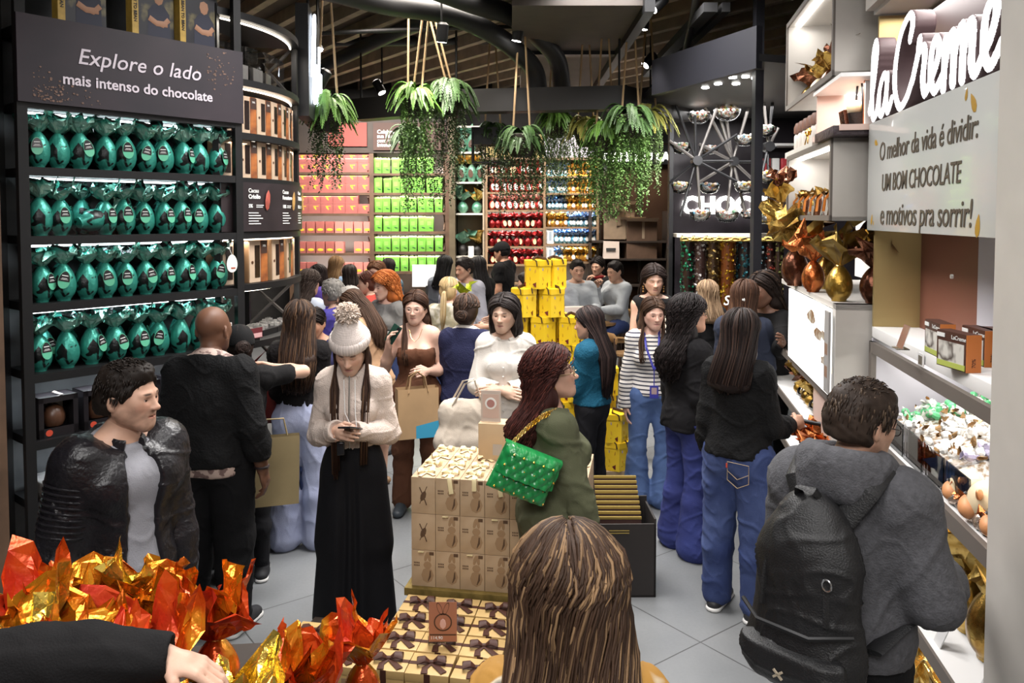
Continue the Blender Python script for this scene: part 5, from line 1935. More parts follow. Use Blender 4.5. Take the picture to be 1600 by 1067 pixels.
for i in range(4):
 t, s = on_counter(1500 + i * 14, 540)
 b = rthing('chocolate_box', f'flat dark chocolate box at the back of the white counter, {ORD[i]} from the wall side', 'box', t + .06, s - .05 + .02 * i, cz_t + .0005, 'flat boxes on the white counter')
 MB().box((0, -.08, 0), (.16, .10, .10 - .004 * i), bev=.003).build('carton', BRB, b, True, 35)
 MB().box((.01, -.07, .10 - .004 * i), (.15, .09, .1015 - .004 * i)).build('print', mat('plum_print', (.12, .04, .04), .4), b, False)
t, s = on_counter(1405, 545)
q = rthing('acrylic_stand', 'small clear acrylic ticket stand on the white counter', 'stand', t, s, cz_t + .001)
MB().box((-.02, -.04, 0), (.03, .04, .004)).build('foot', ACR, q, False)
MB().add([(0, -.04, .004), (0, .04, .004), (.03, .04, .10), (.03, -.04, .10), (.003, -.04, .004), (.003, .04, .004), (.033, .04, .10), (.033, -.04, .10)], [(0, 1, 2, 3), (7, 6, 5, 4), (0, 4, 5, 1), (3, 2, 6, 7), (0, 3, 7, 4), (1, 5, 6, 2)]).build('plate', clear('frosted_clear', (.95, .97, 1), .15, .5), q, False)
q = rthing('price_holder', 'tiny price holder clipped to the white counter edge', 'label', -.004, RW(1442, 558)[0], cz_t - .05)
MB().box((-.006, -.03, -.012), (0, .03, .04), 0).box((-.007, -.022, -.006), (-.006, .022, .03), 1).build('holder', [BRIGHT, mat('taupe_print', (.2, .17, .13), .5)], q, False)
BRONZE = foil('bronze_foil', (.20, .10, .02), (.50, .34, .09), .42, .6, .25, .85, 9)
COPPER = foil('copper_foil', (.42, .11, .03), (.62, .22, .07), .42, .6, .25, .85, 10)
CHOCF = foil('chocolate_foil', (.10, .035, .018), (.26, .11, .06), .42, .6, .25, .8, 9)
GOLDE = foil('antique_gold_foil', (.33, .19, .03), (.58, .40, .12), .42, .6, .3, .8, 9)
t, s = on_counter(1572, 600)
p = make_egg('cone_model', .20, .16, clear('cellophane', (.97, .97, .97), .08, .45), BRONZE, 301, .10, .16)
o = copy_thing(p, loc=RP(.22, s_r + .16, cz_t + .001), rz=.3)
o.name = 'wrapped_egg'
tag(o, 'clear wrapped egg with a pointed bronze foil top at the end of the white counter', 'chocolate egg')
drop(p)
CWH = mat('white_twist_wrapper', (.72, .71, .68), .3, spec=.7)
CBR = mat('gold_twist_wrapper', (.36, .22, .10), .3, .6)
CGR = mat('green_twist_wrapper', (.10, .42, .18), .35)
CPU = mat('lilac_twist_wrapper', (.36, .33, .45), .35)
def candy_mesh(nm, m1, m2):
 mb = MB()
 mb.lathe([(.0, -.016), (.010, -.013), (.0145, 0), (.010, .013), (0, .016)], 8, 0)
 for sg in (-1, 1):
  pts = [(0, 0, .013 * sg)]
  k = 7
  ring = [(.014 * math.cos(a) * (1 + .3 * (i % 2)), .006 * math.sin(a), .030 * sg + .004 * (i % 2)) for i, a in enumerate(np.linspace(0, 2 * math.pi, k + 1)[:-1])]
  mb.add(pts + ring, [(0, 1 + i, 1 + (i + 1) % k) for i in range(k)], 1)
 me = mb.build(nm, [m1, m2], None, False)
 return me
cm = [candy_mesh('wrapped_candy', CWH, CBR), candy_mesh('wrapped_candy', CWH, CWH), candy_mesh('wrapped_candy', CGR, CWH), candy_mesh('wrapped_candy', CPU, CPU)]
rc = random.Random(5)
BIN0, BIN1 = s_r + .12, SL - .15
nb = 0
for i in range(270):
 s = BIN0 + (BIN1 - BIN0) * rc.random()
 t = rc.uniform(.06, .52)
 f_ = (s - BIN0) / (BIN1 - BIN0)
 if f_ < .38 and t < .30:
  continue
 z = zc + .125 + .16 * (t / .52) + rc.uniform(-.012, .012)
 g = cm[2] if (f_ > .83 or (f_ < .1 and t > .4)) and rc.random() < .75 else (cm[3] if f_ < .42 and t < .42 and rc.random() < .7 else cm[0 if rc.random() < .62 else 1])
 o = g.copy()
 COL.objects.link(o)
 o.location = RP(t, s, z)
 o.rotation_euler = (rc.uniform(0, 3), rc.uniform(0, 3), rc.uniform(0, 3))
 o.scale = (1.35,) * 3
 kind = ['white and gold', 'white', 'green', 'lilac'][cm.index(g)]
 tag(o, f'small {kind} twist-wrapped candy heaped in the acrylic bins of the candy case', 'candy', f'{kind} candies in the bins')
for g in cm:
 bpy.data.objects.remove(g)
m = MB()
m.grid(lambda u, v: (.06 + .46 * v, BIN0 + (BIN1 - BIN0) * u, zc + .005 + (.105 + .16 * v) * (1 if not (u < .38 and v < .5) else .25)), 40, 10)
st = m.build('sweets_fill', mat_pattern('heaped_wrapper_mix', (.60, .58, .55), (.25, .16, .08), 45, .45, .6, .4), None, True, None, loc=RP(0, 0, 0), rz=RANG)
tag(st, 'deep fill of wrapped sweets lying in the acrylic bins', 'sweets', kind='stuff')
for i in range(5):
 s0 = BIN0 + (BIN1 - BIN0) * i / 5 + .005
 s1 = BIN0 + (BIN1 - BIN0) * (i + 1) / 5 - .005
 if i == 0:
  s0 = BIN0 + .35
  if s0 > s1:
   continue
 q = rthing('acrylic_bin', f'clear acrylic candy bin, {ORD[i]} from the near end of the candy case', 'bin', .035, s0, zc + .001)
 w = s1 - s0
 m = MB().box((0, 0, 0), (.006, w, .15)).box((0, 0, 0), (.5, .006, .15)).box((0, w - .006, 0), (.5, w, .15)).box((0, 0, 0), (.5, w, .004))
 m.build('bin', clear('bin_acrylic', (.98, .98, 1), .02, .35), q, False)
COWB = mat('tan_cow_skin', (.62, .28, .12), .5)
COWC = mat('cream_cow_face', (.72, .60, .40), .5)
def cow(label, px, py, sc, rz):
 p = ground(px, py, zc + .10)
 d = p - RP(0, 0, 0)
 q = rthing('cow_figure', label, 'figure', max(.09, d.dot(RN_)), d.dot(RU), zc + .001, 'cow-face figures', rz)
 r = .072 * sc
 vs = SDF(.006)
 vs.ell((0, 0, r * .95), (r * .85, r * .95, r * .95), .02)
 V, F = vs.mesh()
 from_pydata('head', V, F, COWC, q)
 vs = SDF(.006)
 vs.ell((-r * .62, 0, r * .62), (r * .55, r * .92, r * .55), .02)
 V, F = vs.mesh()
 from_pydata('muzzle', V, F, COWB, q)
 for sg in (-1, 1):
  MB().lathe([(0, -.5), (.35, -.3), (.5, .1), (.3, .7), (0, 1)], 10, 0, Mat((-.01, sg * r * .95, r * 1.5), rx_=sg * -1.1) @ Matrix.Diagonal((r * .3, r * .5, r * .55, 1))).build('ear', COWB if sg < 0 else COWC, q)
  MB().lathe([(0, -.008), (.008, 0), (0, .008)], 8, 0, Mat((-r * .82, sg * r * .3, r * 1.25))).build('eye', BLKC, q)
  MB().lathe([(0, -.006), (.006, 0), (0, .006)], 8, 0, Mat((-r * 1.16, sg * r * .3, r * .72))).build('nostril', BRW, q)
cow('tan and cream cow-face chocolate figure foremost in the candy case', 1520, 775, 1.15, -.6)
cow('tan cow-face chocolate figure behind the foremost one', 1500, 748, 1.0, -.5)
cow('tan cow-face chocolate figure half hidden by the case frame', 1548, 800, 1.0, -.6)
for i, (px, py) in enumerate(((1500, 790), (1515, 805), (1530, 800), (1522, 815), (1540, 822), (1488, 778))):
 p = ground(px, py, zc + .03)
 d = p - RP(0, 0, 0)
 q = rthing('foil_sweet', f'silver foil sweet at the case edge below the cow figures, {ORD[i]} from the far side', 'sweet', max(.05, d.dot(RN_)), d.dot(RU), zc + .001, 'silver foil sweets')
 V, F = SDF(.006).ell((0, 0, .03), (.036, .036, .032)).mesh()
 from_pydata('sweet', V + .003 * wob(V, 60, i)[:, None], F, mat('silver_brown_foil', (.45, .36, .30), .25, .8, var=.5, vscale=60), q)
 MB().add(egg_fan(.028, .02, i, .055, nu=12, nv=3)[0], egg_fan(.028, .02, i, .055, nu=12, nv=3)[1]).build('twist', COPPER, q, False)
gp_ = [make_egg('gold_egg_model', .27, .17, [GOLDE, CHOCF, BRONZE][i], [BRONZE, GOLDE, GOLDE][i], 311 + i, .15, .20) for i in range(3)]
n = 7
for i in range(n):
 o = copy_thing(gp_[i % 3], loc=RP(.20, s_r + .14 + i * (SL - s_r - .26) / (n - 1), zb + .001), rz=RANG - 1.57 + rc.uniform(-.3, .3), scale=rc.uniform(.9, 1.05))
 o.name = 'foil_egg'
 tag(o, f'gold and brown egg on the low shelf below the candies, {ORD[i]} from the near column', 'chocolate egg', 'gold eggs under the candy case')
 if i < 6:
  o = copy_thing(gp_[(i + 1) % 3], loc=RP(.42, s_r + .22 + i * (SL - s_r - .3) / (n - 1), zb + .001), rz=RANG - 1.57, scale=1.05)
  o.name = 'foil_egg'
  tag(o, f'tall bronze egg in the back row below the candies, {ORD[i]} from the near column', 'chocolate egg', 'gold eggs under the candy case')
for p in gp_:
 drop(p)
for i in range(3):
 q = rthing('price_holder', f'clear price stand on the low shelf edge, {ORD[i]} from the near column', 'label', .03, s_r + .25 + i * .4, zb + .001)
 MB().add([(0, -.035, 0), (0, .035, 0), (.04, .035, .10), (.04, -.035, .10), (.004, -.035, 0), (.004, .035, 0), (.044, .035, .10), (.044, -.035, .10)], [(0, 1, 2, 3), (7, 6, 5, 4), (0, 4, 5, 1), (3, 2, 6, 7), (0, 3, 7, 4), (1, 5, 6, 2)]).build('plate', mat('frosted_white_plate', (.6, .6, .6), .3), q, False)
for i in range(6):
 q = rthing('gift_basket', f'cellophane basket with gold tissue on the plinth, {ORD[i]} from the near column', 'basket', .16, s_r + .15 + i * .24, .081, 'gift baskets on the plinth')
 MB().lathe([(.07, 0), (.10, .09), (.105, .10)], 16).build('basket', mat('wicker_brown', (.25, .14, .06), .7, bump=.6, bscale=60), q)
 v, f = egg_fan(.15, .15, 400 + i, .09, r0=.08)
 MB().add(v, f).build('tissue', GOLD2 if i % 2 else GOLDE, q, False)
# ------- staggered cubes beyond the brass panel (front plane stands 0.25 m further into the aisle)
T2 = -.17
S2 = SL + .03
def cube(label, pa_, pb_, z0=None, z1=None, dep=.45, inner=BRIGHT, led=True, t=T2, back=True, frame=True, openf=True, s0=None):
 """open-fronted cube: pa_ = far top corner, pb_ = near bottom corner in photo pixels on plane t"""
 sa, za = RW(*pa_, t)
 sb, zb_ = RW(*pb_, t)
 z1 = za if z1 is None else z1
 z0 = zb_ if z0 is None else z0
 sb = sb if s0 is None else s0
 q = rthing('display_cube', label, 'shelf', t, 0, 0)
 th = .022
 m = MB().box((0, sb, z0), (dep, sa, z0 + th)).box((0, sb, z1 - th), (dep, sa, z1)).box((0, sb, z0), (dep, sb + th, z1)).box((0, sa - th, z0), (dep, sa, z1))
 m.build('shell', CREAM, q, False)
 if back:
  MB().box((dep - .02, sb + th, z0 + th), (dep, sa - th, z1 - th)).build('back_panel', inner, q, False)
 if frame:
  w = .03
  MB().box((-.012, sb, z0), (0, sa, z0 + w)).box((-.012, sb, z1 - w), (0, sa, z1)).box((-.012, sb, z0), (0, sb + w, z1)).box((-.012, sa - w, z0), (0, sa, z1)).build('front_frame', TAUPE, q, False)
 if led:
  MB().box((.05, sb + .05, z1 - th - .012), (.075, sa - .05, z1 - th - .001)).build('led_strip', WLED, q, False)
  c = RP(t + .12, (sa + sb) / 2, z1 - th - .02)
  area('cube_light', c, .10, 2.6, (1, .97, .94), (0, 0, RANG), max(.1, sa - sb - .15))
 return sb, sa, z0, z1
c1 = cube('tall top display cube with a slanting light strip near the ceiling', (1232, 5), (1304, 118), z1=RW(1304, -60, T2)[1])
c4 = cube('display cube with orange-ribboned sweet bags below the basket niche', (1232, 245), (1300, 345))
sN0, zN0 = RW(1366, 196, 0)
q = rthing('display_niche', 'blush pink niche holding a handled basket and a book', 'shelf', 0, 0, 0)
nS0, nS1 = SL + .01, RW(1270, 190, T2)[0]
zN0, zN1 = c4[3] + .055, c1[2] - .01
MB().box((T2 + .0, nS0, zN0 - .03), (.30, nS1, zN0)).build('ledge', PINKL, q, False)
MB().box((.28, nS0, zN0), (.30, nS1, zN1)).build('back_panel', PINKL, q, False)
MB().box((T2 + .02, nS1 - .02, zN0), (.28, nS1, zN1)).build('side_panel', PINKL, q, False)
MB().box((T2, nS0, zN1 - .02), (.30, nS1, zN1)).build('top_panel', BRIGHT, q, False)
MB().cyl((.05, nS0 + .25, zN1 - .026), (.05, nS0 + .25, zN1 - .019), .04).cyl((.05, nS0 + .65, zN1 - .026), (.05, nS0 + .65, zN1 - .019), .04).build('downlight', WLED, q)
c = RP(.0, (nS0 + nS1) / 2, zN1 - .04)
area('niche_light', c, .25, 2.6, (1, .95, .9), (0, 0, RANG), .5)
q = rthing('quilted_box', 'dark plum quilted gift box beneath the basket niche', 'box', T2 - .03, nS0 + .02, c4[3] + .001)
MB().box((0, 0, 0), (.28, .45, .052), bev=.006).build('box', mat('plum_quilted_card', (.045, .03, .036), .45, bump=.8, bscale=40), q, True, 35)
q = rthing('ribbon_bow', 'small gold ribbon bow on the edge of the plum box', 'bow', T2 - .06, nS0 + .50, c4[3] + .03)
for sg in (-1, 1):
 MB().tube([(0, 0, .03), (0, sg * .03, .055), (0, sg * .06, .04), (0, sg * .03, .02), (0, 0, .03)], .009, 6, flat=.4).build('loop', GOLD2, q)
 MB().tube([(0, 0, .03), (-.005, sg * .025, -.0), (-.01, sg * .04, -.03)], .008, 6, flat=.3).build('tail', GOLD2, q)
bk = rthing('handled_basket', 'gift basket with a tall black hoop handle and tan chocolates', 'basket', T2 + .16, nS0 + .28, zN0 + .001)
MB().lathe([(.055, 0), (.075, .07), (.078, .085)], 16).build('basket', mat('black_wicker', (.025, .02, .018), .6, bump=.6, bscale=60), bk)
MB().tube([(0, .075 * math.cos(a), .08 + .20 * math.sin(a)) for a in np.linspace(0, math.pi, 16)], .006, 6).build('handle', BLKC, bk)
V, F = SDF(.006).ell((-.02, .0, .115), (.045, .045, .042)).mesh()
from_pydata('chocolate_ball', V, F, COWC, bk)
V, F = SDF(.006).ell((.03, -.03, .11), (.035, .035, .035)).mesh()
from_pydata('chocolate_ball', V, F, mat('gold_ball', (.5, .32, .1), .35, .5), bk)
for i in range(4):
 MB().tube([(-.07, -.05 + i * .03, .0), (-.085, -.05 + i * .033, .10)], .016, 6, flat=.5).build('bag_wrap', CHOCF, bk)
q = rthing('book', 'orange and white card book leaning beside the hooped basket', 'book', T2 + .14, nS0 + .10, zN0 + .001)
MB().box((0, 0, 0), (.16, .02, .235), 0).box((.0, -.018, .0), (.16, 0, .23), 1).box((.08, -.019, .07), (.11, -.0181, .10), 2).build('cover', [mat('burnt_orange_card', (.42, .12, .03), .5), BRIGHT, mat('peach_print', (.6, .35, .2), .5)], q, False)
sA, zA = RW(1216, 170, T2)
sB, zB = RW(1266, 232, T2)
q = rthing('light_box', 'glowing white back panel behind the brown-lidded jars', 'light panel', T2 + .26, 0, 0)
MB().box((0, nS1 + .02, zN0 - .02), (.03, nS1 + .95, zN1 + .02)).build('panel', emis('lit_white_panel', (1, .98, .96), 1.5), q, False)
q = rthing('jar_shelf', 'white ledge carrying a row of brown-lidded jars', 'shelf', T2, 0, 0)
MB().box((0, nS1 + .01, zN0 - .06), (.26, nS1 + .95, zN0 - .02)).build('board', CREAM, q, False)
for i in range(6):
 j = rthing('chocolate_jar', f'clear jar with brown dome lid on the glowing ledge, {ORD[i]} from the basket niche', 'jar', T2 + .07, nS1 + .08 + i * .14, zN0 - .019, 'brown-lidded jars')
 MB().lathe([(.035, 0), (.04, .02), (.04, .10), (.03, .115)], 14).build('jar', mat('pale_jar', (.6, .55, .5), .3), j)
 MB().lathe([(.032, .115), (.042, .12), (.042, .16), (.03, .19), (0, .20)], 14).build('lid', mat('cocoa_lid', (.16, .075, .05), .45), j)
rc = random.Random(12)
for i in range(5):
 s_ = c1[0] + .12 + i * (c1[1] - c1[0] - .2) / 4
 p = make_egg('cream_pack_model', .14, .13, [COWC, BRONZE, CHOCF][i % 3], [BRONZE, CHOCF, BRONZE][i % 3], 340 + i, .11, .10, low=True)
 o = copy_thing(p, loc=RP(T2 + .14, s_, c1[2] + .023), rz=1.2)
 o.name = 'wrapped_egg'
 tag(o, f'{["cream", "bronze", "brown"][i % 3]} wrapped egg in the top display cube, {ORD[i]} from the near end', 'chocolate egg', 'wrapped eggs in the top cube')
 drop(p)
for i in range(7):
 b = rthing('sweet_bag', f'brown sweet bag with orange ribbon in the lower cube, {ORD[i]} from the near end', 'sweet bag', T2 + .07, c4[0] + .10 + i * (c4[1] - c4[0] - .2) / 6, c4[2] + .023, 'orange-ribboned sweet bags')
 m = MB().grid(lambda u, v: ((.035 - .022 * v) * math.cos(2 * math.pi * u), (.05 - .02 * v) * math.sin(2 * math.pi * u), .13 * v), 12, 5, wrap=True)
 m.build('bag', CHOCF if i % 2 else clear('cellophane', (.97, .97, .97), .08, .45), b, True, 40)
 MB().tube([(-.02, 0, .13), (-.045, 0, .10), (-.05, .01, .03)], .011, 6, flat=.3).build('ribbon', mat('orange_satin', (.62, .20, .03), .4), b)
 v, f = egg_fan(.04, .04, 500 + i, .125, nu=12, nv=3)
 MB().add(v, f).build('frill', BRONZE, b, False)
q = rthing('price_card', 'white picture card standing in the cube with orange ribbons', 'card', T2 + .2, c4[0] + .12, c4[2] + .15)
MB().box((0, -.06, 0), (.004, .06, .20), 0).box((-.001, -.045, .02), (0, .045, .15), 1).build('card', [WHT, mat('grey_photo_print', (.3, .28, .27), .5, var=.6, vscale=30)], q, False)
zE = RW(1312, 478, T2)[1]
eb = rthing('display_plinth', 'white plinth block with egg ledge and lit product poster', 'plinth', T2, 0, 0)
sP1 = RW(1240, 500, T2)[0]
MB().box((0, S2, .02), (.60, S2 + .06, zE)).box((0, S2, zE - .03), (.60, sP1 + .5, zE)).box((.30, S2, .02), (.60, sP1 + .9, zE - .03)).build('block', CREAM, eb, False)
MB().box((.60, S2, zE), (.62, sP1 + .9, c4[2])).build('back_panel', BRIGHT, eb, False)
zP0, zP1 = 1.30, zE - .035
lp = rthing('lit_poster', 'glowing white poster with product photos under the gold egg', 'poster', T2 - .012, 0, 0)
MB().box((0, S2 + .07, zP0), (.012, sP1 + .12, zP1)).build('panel', emis('lit_poster_face', (1, .99, .97), 1.25), lp, False)
m = MB()
rp = random.Random(6)
for (y, z, w) in ((S2 + .55, zP1 - .10, .13), (S2 + .35, zP1 - .17, .12), (S2 + .2, zP1 - .30, .10), (S2 + .22, zP1 - .16, .08), (S2 + .14, zP0 + .1, .07)):
 pts = [(y + w * math.cos(a) * rp.uniform(.6, 1.1), z + w * .32 * math.sin(a) * rp.uniform(.6, 1.2)) for a in np.linspace(0, 6.28, 12)[:-1]]
 n_ = len(pts)
 m.add([(-.001, a, b) for a, b in pts], [tuple(range(n_))])
m.build('photo_print', mat_pattern('product_photo_print', (.22, .12, .05), (.55, .50, .42), 14, .4, .6, .5, c3=(.20, .26, .08)), lp, False)
fp = rthing('leaflet_holder', 'grey leaflet panel on the near edge of the lit poster', 'leaflet', T2 - .03, S2 + .02, zP0 + .02)
MB().box((0, 0, 0), (.012, .10, zP1 - zP0 - .03), 0).box((-.001, .02, .20), (0, .08, .26), 1).box((-.001, .02, .08), (0, .08, .14), 1).build('panel', [mat('grey_leaflet', (.32, .31, .30), .5), mat('brown_photo', (.25, .15, .1), .5)], fp, False)
MB().box((-.0, S2 + .07, zP0 - .05), (.02, sP1 + .5, zP0)).build('poster_rail', TAUPE, eb, False)
zQ = .98
for k, (z, s0, s1) in enumerate(((1.02, S2 + .65, sP1 + 1.0), (.72, S2 + .5, sP1 + .8))):
 MB().box((-.02, s0, z - .04), (.32, s1, z)).build('step_shelf', BRIGHT, eb, False)
 MB().box((-.03, s0, z - .045), (-.02, s1, z + .004)).build('step_edge', TAUPE, eb, False)
MB().box((.02, S2 + .08, .85), (.05, S2 + .62, zP0 - .05)).build('blush_panel', PINKL, eb, False)
for i in range(6):
 p = make_egg('foil_flower_model', .10, .12, [BRONZE, clear('cellophane', (.97, .97, .97), .08, .45), GOLDE][i % 3], [GOLDE, BRONZE, CHOCF][i % 3], 360 + i, .12, .12, low=True)
 o = copy_thing(p, loc=RP(T2 + .10, S2 + .72 + i * .13, 1.021), rz=i)
 o.name = 'wrapped_egg'
 tag(o, f'small {["bronze", "clear", "gold"][i % 3]} wrapped egg on the stepped ledge, {ORD[i]} from the near end', 'chocolate egg', 'small eggs on the stepped ledge')
 drop(p)
for i in range(4):
 p = make_egg('orange_pack_model', .11, .12, COPPER, COPPER, 370 + i, .11, .08, (BRB, .05, .05, .05), low=True)
 o = copy_thing(p, loc=RP(T2 - .05 + .12 * (i % 2), S2 + .14 + i * .11, .86), rz=i * .7)
 o.name = 'wrapped_egg'
 tag(o, f'copper orange wrapped egg in the blush recess, {ORD[i]} from the near side', 'chocolate egg', 'copper eggs in the blush recess')
 drop(p)
MB().box((-.10, S2 + .05, .82), (.20, S2 + .62, .86)).build('recess_shelf', BRIGHT, eb, False)
hero = make_egg('hero_egg_model', .195, .135, GOLDE, GOLDE, 380, .155, .17, None, GOLD2, ruffle=4, crush=.008)
o = copy_thing(hero, loc=RP(T2 + .05, S2 + .16, zE + .001), rz=.4)
o.name = 'foil_egg'
tag(o, 'antique gold foil egg with a wide fan standing on the white plinth ledge', 'chocolate egg')
drop(hero)
for i, (t_, s_, bm_, fm_, txt, sc) in enumerate(((.16, .02, CHOCF, CHOCF, 'chocolate brown foil egg behind the gold one, nearest the brass panel', 1.0), (.30, .15, CHOCF, BRONZE, 'brown foil egg with bronze fan at the back of the ledge', 1.1), (.33, .42, BRONZE, CHOCF, 'bronze egg with dark fan behind the copper egg', 1.1), (-.02, .62, COPPER, COPPER, 'shiny copper foil egg on the ledge past the gold egg', 1.0), (.1, .85, BRONZE, GOLDE, 'bronze egg with gold fan far along the ledge', 1.1), (-.05, 1.05, CHOCF, BRONZE, 'dark egg with tall bronze fan by the hair-clip woman', 1.3))):
 p = make_egg('ledge_egg_model', .19, .13, bm_, fm_, 385 + i, .14, .17, crush=.02)
 o = copy_thing(p, loc=RP(T2 + t_ + .04, S2 + s_ + .06, zE + .001), rz=i * 1.3, scale=sc)
 o.name = 'foil_egg'
 tag(o, txt, 'chocolate egg')
 drop(p)
q = rthing('foil_bouquet', 'large bronze and gold foil bouquet hanging over the cube corner', 'arrangement', T2 - .06, S2 + 1.35, c4[2] + .10)
for i in range(3):
 v, f = egg_fan(.085, .13, 420 + i, 0, r0=.012, crush=.015)
 MB().add(v, f, 0, Mat((0, .0, -.08 + .1 * i), rx_=.5 * (i - 1), ry=-.6 + .25 * i)).build('foil_spray', [BRONZE, GOLDE, CHOCF][i], q, False)
MB().tube([(0, 0, -.1), (.10, .02, .0), (.25, .03, .02)], .02, 8).build('stem', BRONZE, q)
# ---------------------------------------------------------------- beige bunny-box stack, ribbon-box table, yellow tower, bins
BANG = RANG
ST = ground(642, 745, .93)               # front corner of the stack top (far-left of the photo's stack)
ST = Vector((ST.x, ST.y, 0))
BU = Vector((math.cos(BANG), math.sin(BANG), 0))     # along the stack's front
BV = Vector((-BU.y, BU.x, 0))                        # away from the camera
BGE = mat_pattern('beige_printed_card', (.42, .29, .175), (.47, .335, .21), 8, .40, .55, .55, detail=2)
BGT = mat('beige_card_top', (.50, .36, .22), .55, var=.06)
BRNP = mat('brown_print', (.10, .055, .03), .6)
TANP = mat('tan_print', (.33, .21, .115), .6)
IVR = mat('ivory_satin_ribbon', (.72, .60, .34), .35)
BW, BH, BD = .127, .187, .135
proto = bpy.data.objects.new('bunny_box_model', None)
link(proto)
MB().box((.001, .001, 0), (BW - .001, BD - .001, BH - .001), bev=.0015).build('carton', BGE, proto, True, 35)
m = MB()
for x, z, w, h, a in ((.078, .155, .010, .030, .25), (.094, .155, .010, .030, -.15), (.085, .112, .024, .022, 0), (.085, .060, .036, .045, 0)):
 m.lathe([(0, -1), (.7, -.7), (1, 0), (.7, .7), (0, 1)], 12, 0, Mat((x, -.0003, z), ry=a) @ Matrix.Diagonal((w * .9, .0007, h * .9, 1)))
m.build('bunny_print', TANP, proto, False)
m = MB()
m.tube([(.088, -.0012, .030), (.098, -.0012, .055), (.100, -.0012, .085)], [.002, .006, .003], 5, flat=.12, up=(1, 0, 0))
for k in range(2):
 for j in range(4):
  m.box((.014 + j * .008, -.0012, .118 - k * .013), (.019 + j * .008, 0, .125 - k * .013))
m.box((.095, -.0012, .164), (.118, 0, .180))
m.build('lettering_print', BRNP, proto, False)
side = bpy.data.objects.new('bunny_box_side_model', None)
link(side)
MB().box((.001, .001, 0), (BW - .001, BD - .001, BH - .001), bev=.0015).build('carton', BGE, side, True, 35)
m = MB()
m.lathe([(0, -1), (.7, -.6), (1, 0), (.7, .6), (0, 1)], 10, 0, Mat((.064, -.0005, .09), ry=.4) @ Matrix.Diagonal((.014, .0008, .030, 1)))
m.tube([(.045, -.001, .135), (.062, -.001, .098), (.082, -.001, .045)], .003, 5, flat=.2)
m.tube([(.084, -.001, .14), (.066, -.001, .10), (.046, -.001, .05)], .002, 5, flat=.2)
m.build('emblem_print', BRNP, side, False)
def bow_meshes(size, m_, parent, loc, tails=True, seed=0, rz=0):
 r = random.Random(seed)
 M = Mat(loc, rz)
 mb = MB()
 for sg in (-1, 1):
  mb.tube([(0, 0, .006), (sg * size * .35, -.004, .012 + size * .22), (sg * size * .75, -.01, .010 + size * .18), (sg * size * .80, .012, .008), (sg * size * .35, .010, .004), (0, 0, .006)], [size * .09, size * .2, size * .26, size * .24, size * .16, size * .08], 8, flat=.22, up=(0, 1, .2), M=M)
  if tails:
   mb.tube([(0, 0, .006), (sg * size * .35, -size * .45, .005), (sg * size * r.uniform(.3, .8), -size * 1.0, .004)], [size * .1, size * .17, size * .2], 6, flat=.12, up=(1, 0, 0), M=M)
 mb.tube([(-size * .1, 0, .008), (size * .1, 0, .008)], size * .13, 8, flat=.8, M=M)
 return mb.build('ribbon_bow', m_, parent)
def SP(i, j, z):
 return ST + BU * (i * BW) + BV * (j * BD) + Vector((0, 0, z))
Z0 = .93 - 3 * BH
NI, NJ = 7, 4
for k in range(3):
 for j in range(NJ):
  for i in range(NI):
   if k < 2 and 0 < j and i < NI - 1:
    continue           # nothing of these shows
   if k == 2 and j == 1 and i in (3,):
    pass
   src = side if (i == 0 and k > 0) else proto
   o = copy_thing(src, loc=SP(i, j, Z0 + k * BH + .001 * k), rz=BANG)
   o.name = 'gift_box'
   lay = ['bottom', 'middle', 'top'][k]
   tag(o, f'beige bunny-print gift box, {lay} layer of the central stack, {ORD[i]} along row {["one", "two", "three", "four"][j]}', 'gift box', 'bunny gift boxes in the stack')
   if k == 2:
    bow_meshes(.055, IVR, o, (BW / 2, BD / 2, BH), True, i * 7 + j, random.Random(i * 9 + j).uniform(-.5, .5))
    if j == 0 and i in (1, 2, 3, 4):
     MB().tube([(BW / 2, BD / 2, BH + .004), (BW / 2 + .01, .0, BH + .003), (BW / 2 + .012, -.005, BH - .01), (BW / 2 + .012 + .01 * (i % 2), -.008, BH - .055 - .02 * (i % 2))], .011, 6, flat=.15, up=(1, 0, 0)).build('ribbon_tail', IVR, o)
   elif j == 0 and (i + k) % 2 == 0:
    MB().box((BW * .3, -.012, BH - .008), (BW * .3 + .030, -.001, BH - .004), 0).build('ribbon_tail', IVR, o, False)
drop(proto)
drop(side)
pb = thing('display_plinth', 'low gold-edged plinth under the beige box stack', 'plinth', ST, BANG)
MB().box((-.03, -.03, Z0 - .04), (NI * BW + .03, NJ * BD + .03, Z0 - .0005), bev=.003).build('top', mat('antique_gold_edge', (.28, .20, .06), .45, .5, var=.3, vscale=20), pb, True, 35)
MB().box((0, 0, 0), (NI * BW, NJ * BD, Z0 - .04)).build('body', DARK, pb, False)
sb_ = thing('gift_box', 'single beige carton standing on top of the stack behind the green bag', 'gift box', SP(2.2, 2.4, .932), BANG)
MB().box((0, 0, 0), (.15, .12, .20), bev=.002).build('carton', BGT, sb_, True, 35)
MB().box((.08, -.001, .03), (.13, 0, .09)).build('label', mat('grey_label', (.4, .36, .32), .6), sb_, False)
pk = thing('acrylic_sign', 'clear acrylic card stand with a round bunny logo on the beige carton', 'sign', SP(2.25, 2.7, 1.134), BANG)
MB().box((0, 0, 0), (.11, .004, .17), 0).box((.01, -.001, .02), (.10, 0, .15), 1).build('card', [mat('clear_card', (.55, .47, .42), .2), mat('pale_peach_card', (.55, .40, .34), .5)], pk, False)
MB().lathe([(.032, -.001), (.032, .001)], 20, 0, Mat((.055, -.002, .10), rx_=math.pi / 2)).lathe([(.022, -.0015), (.022, .0015)], 20, 1, Mat((.055, -.0025, .10), rx_=math.pi / 2)).build('logo', [WHT, mat('dusty_rose_print', (.4, .2, .18), .5)], pk)
TZ = .37
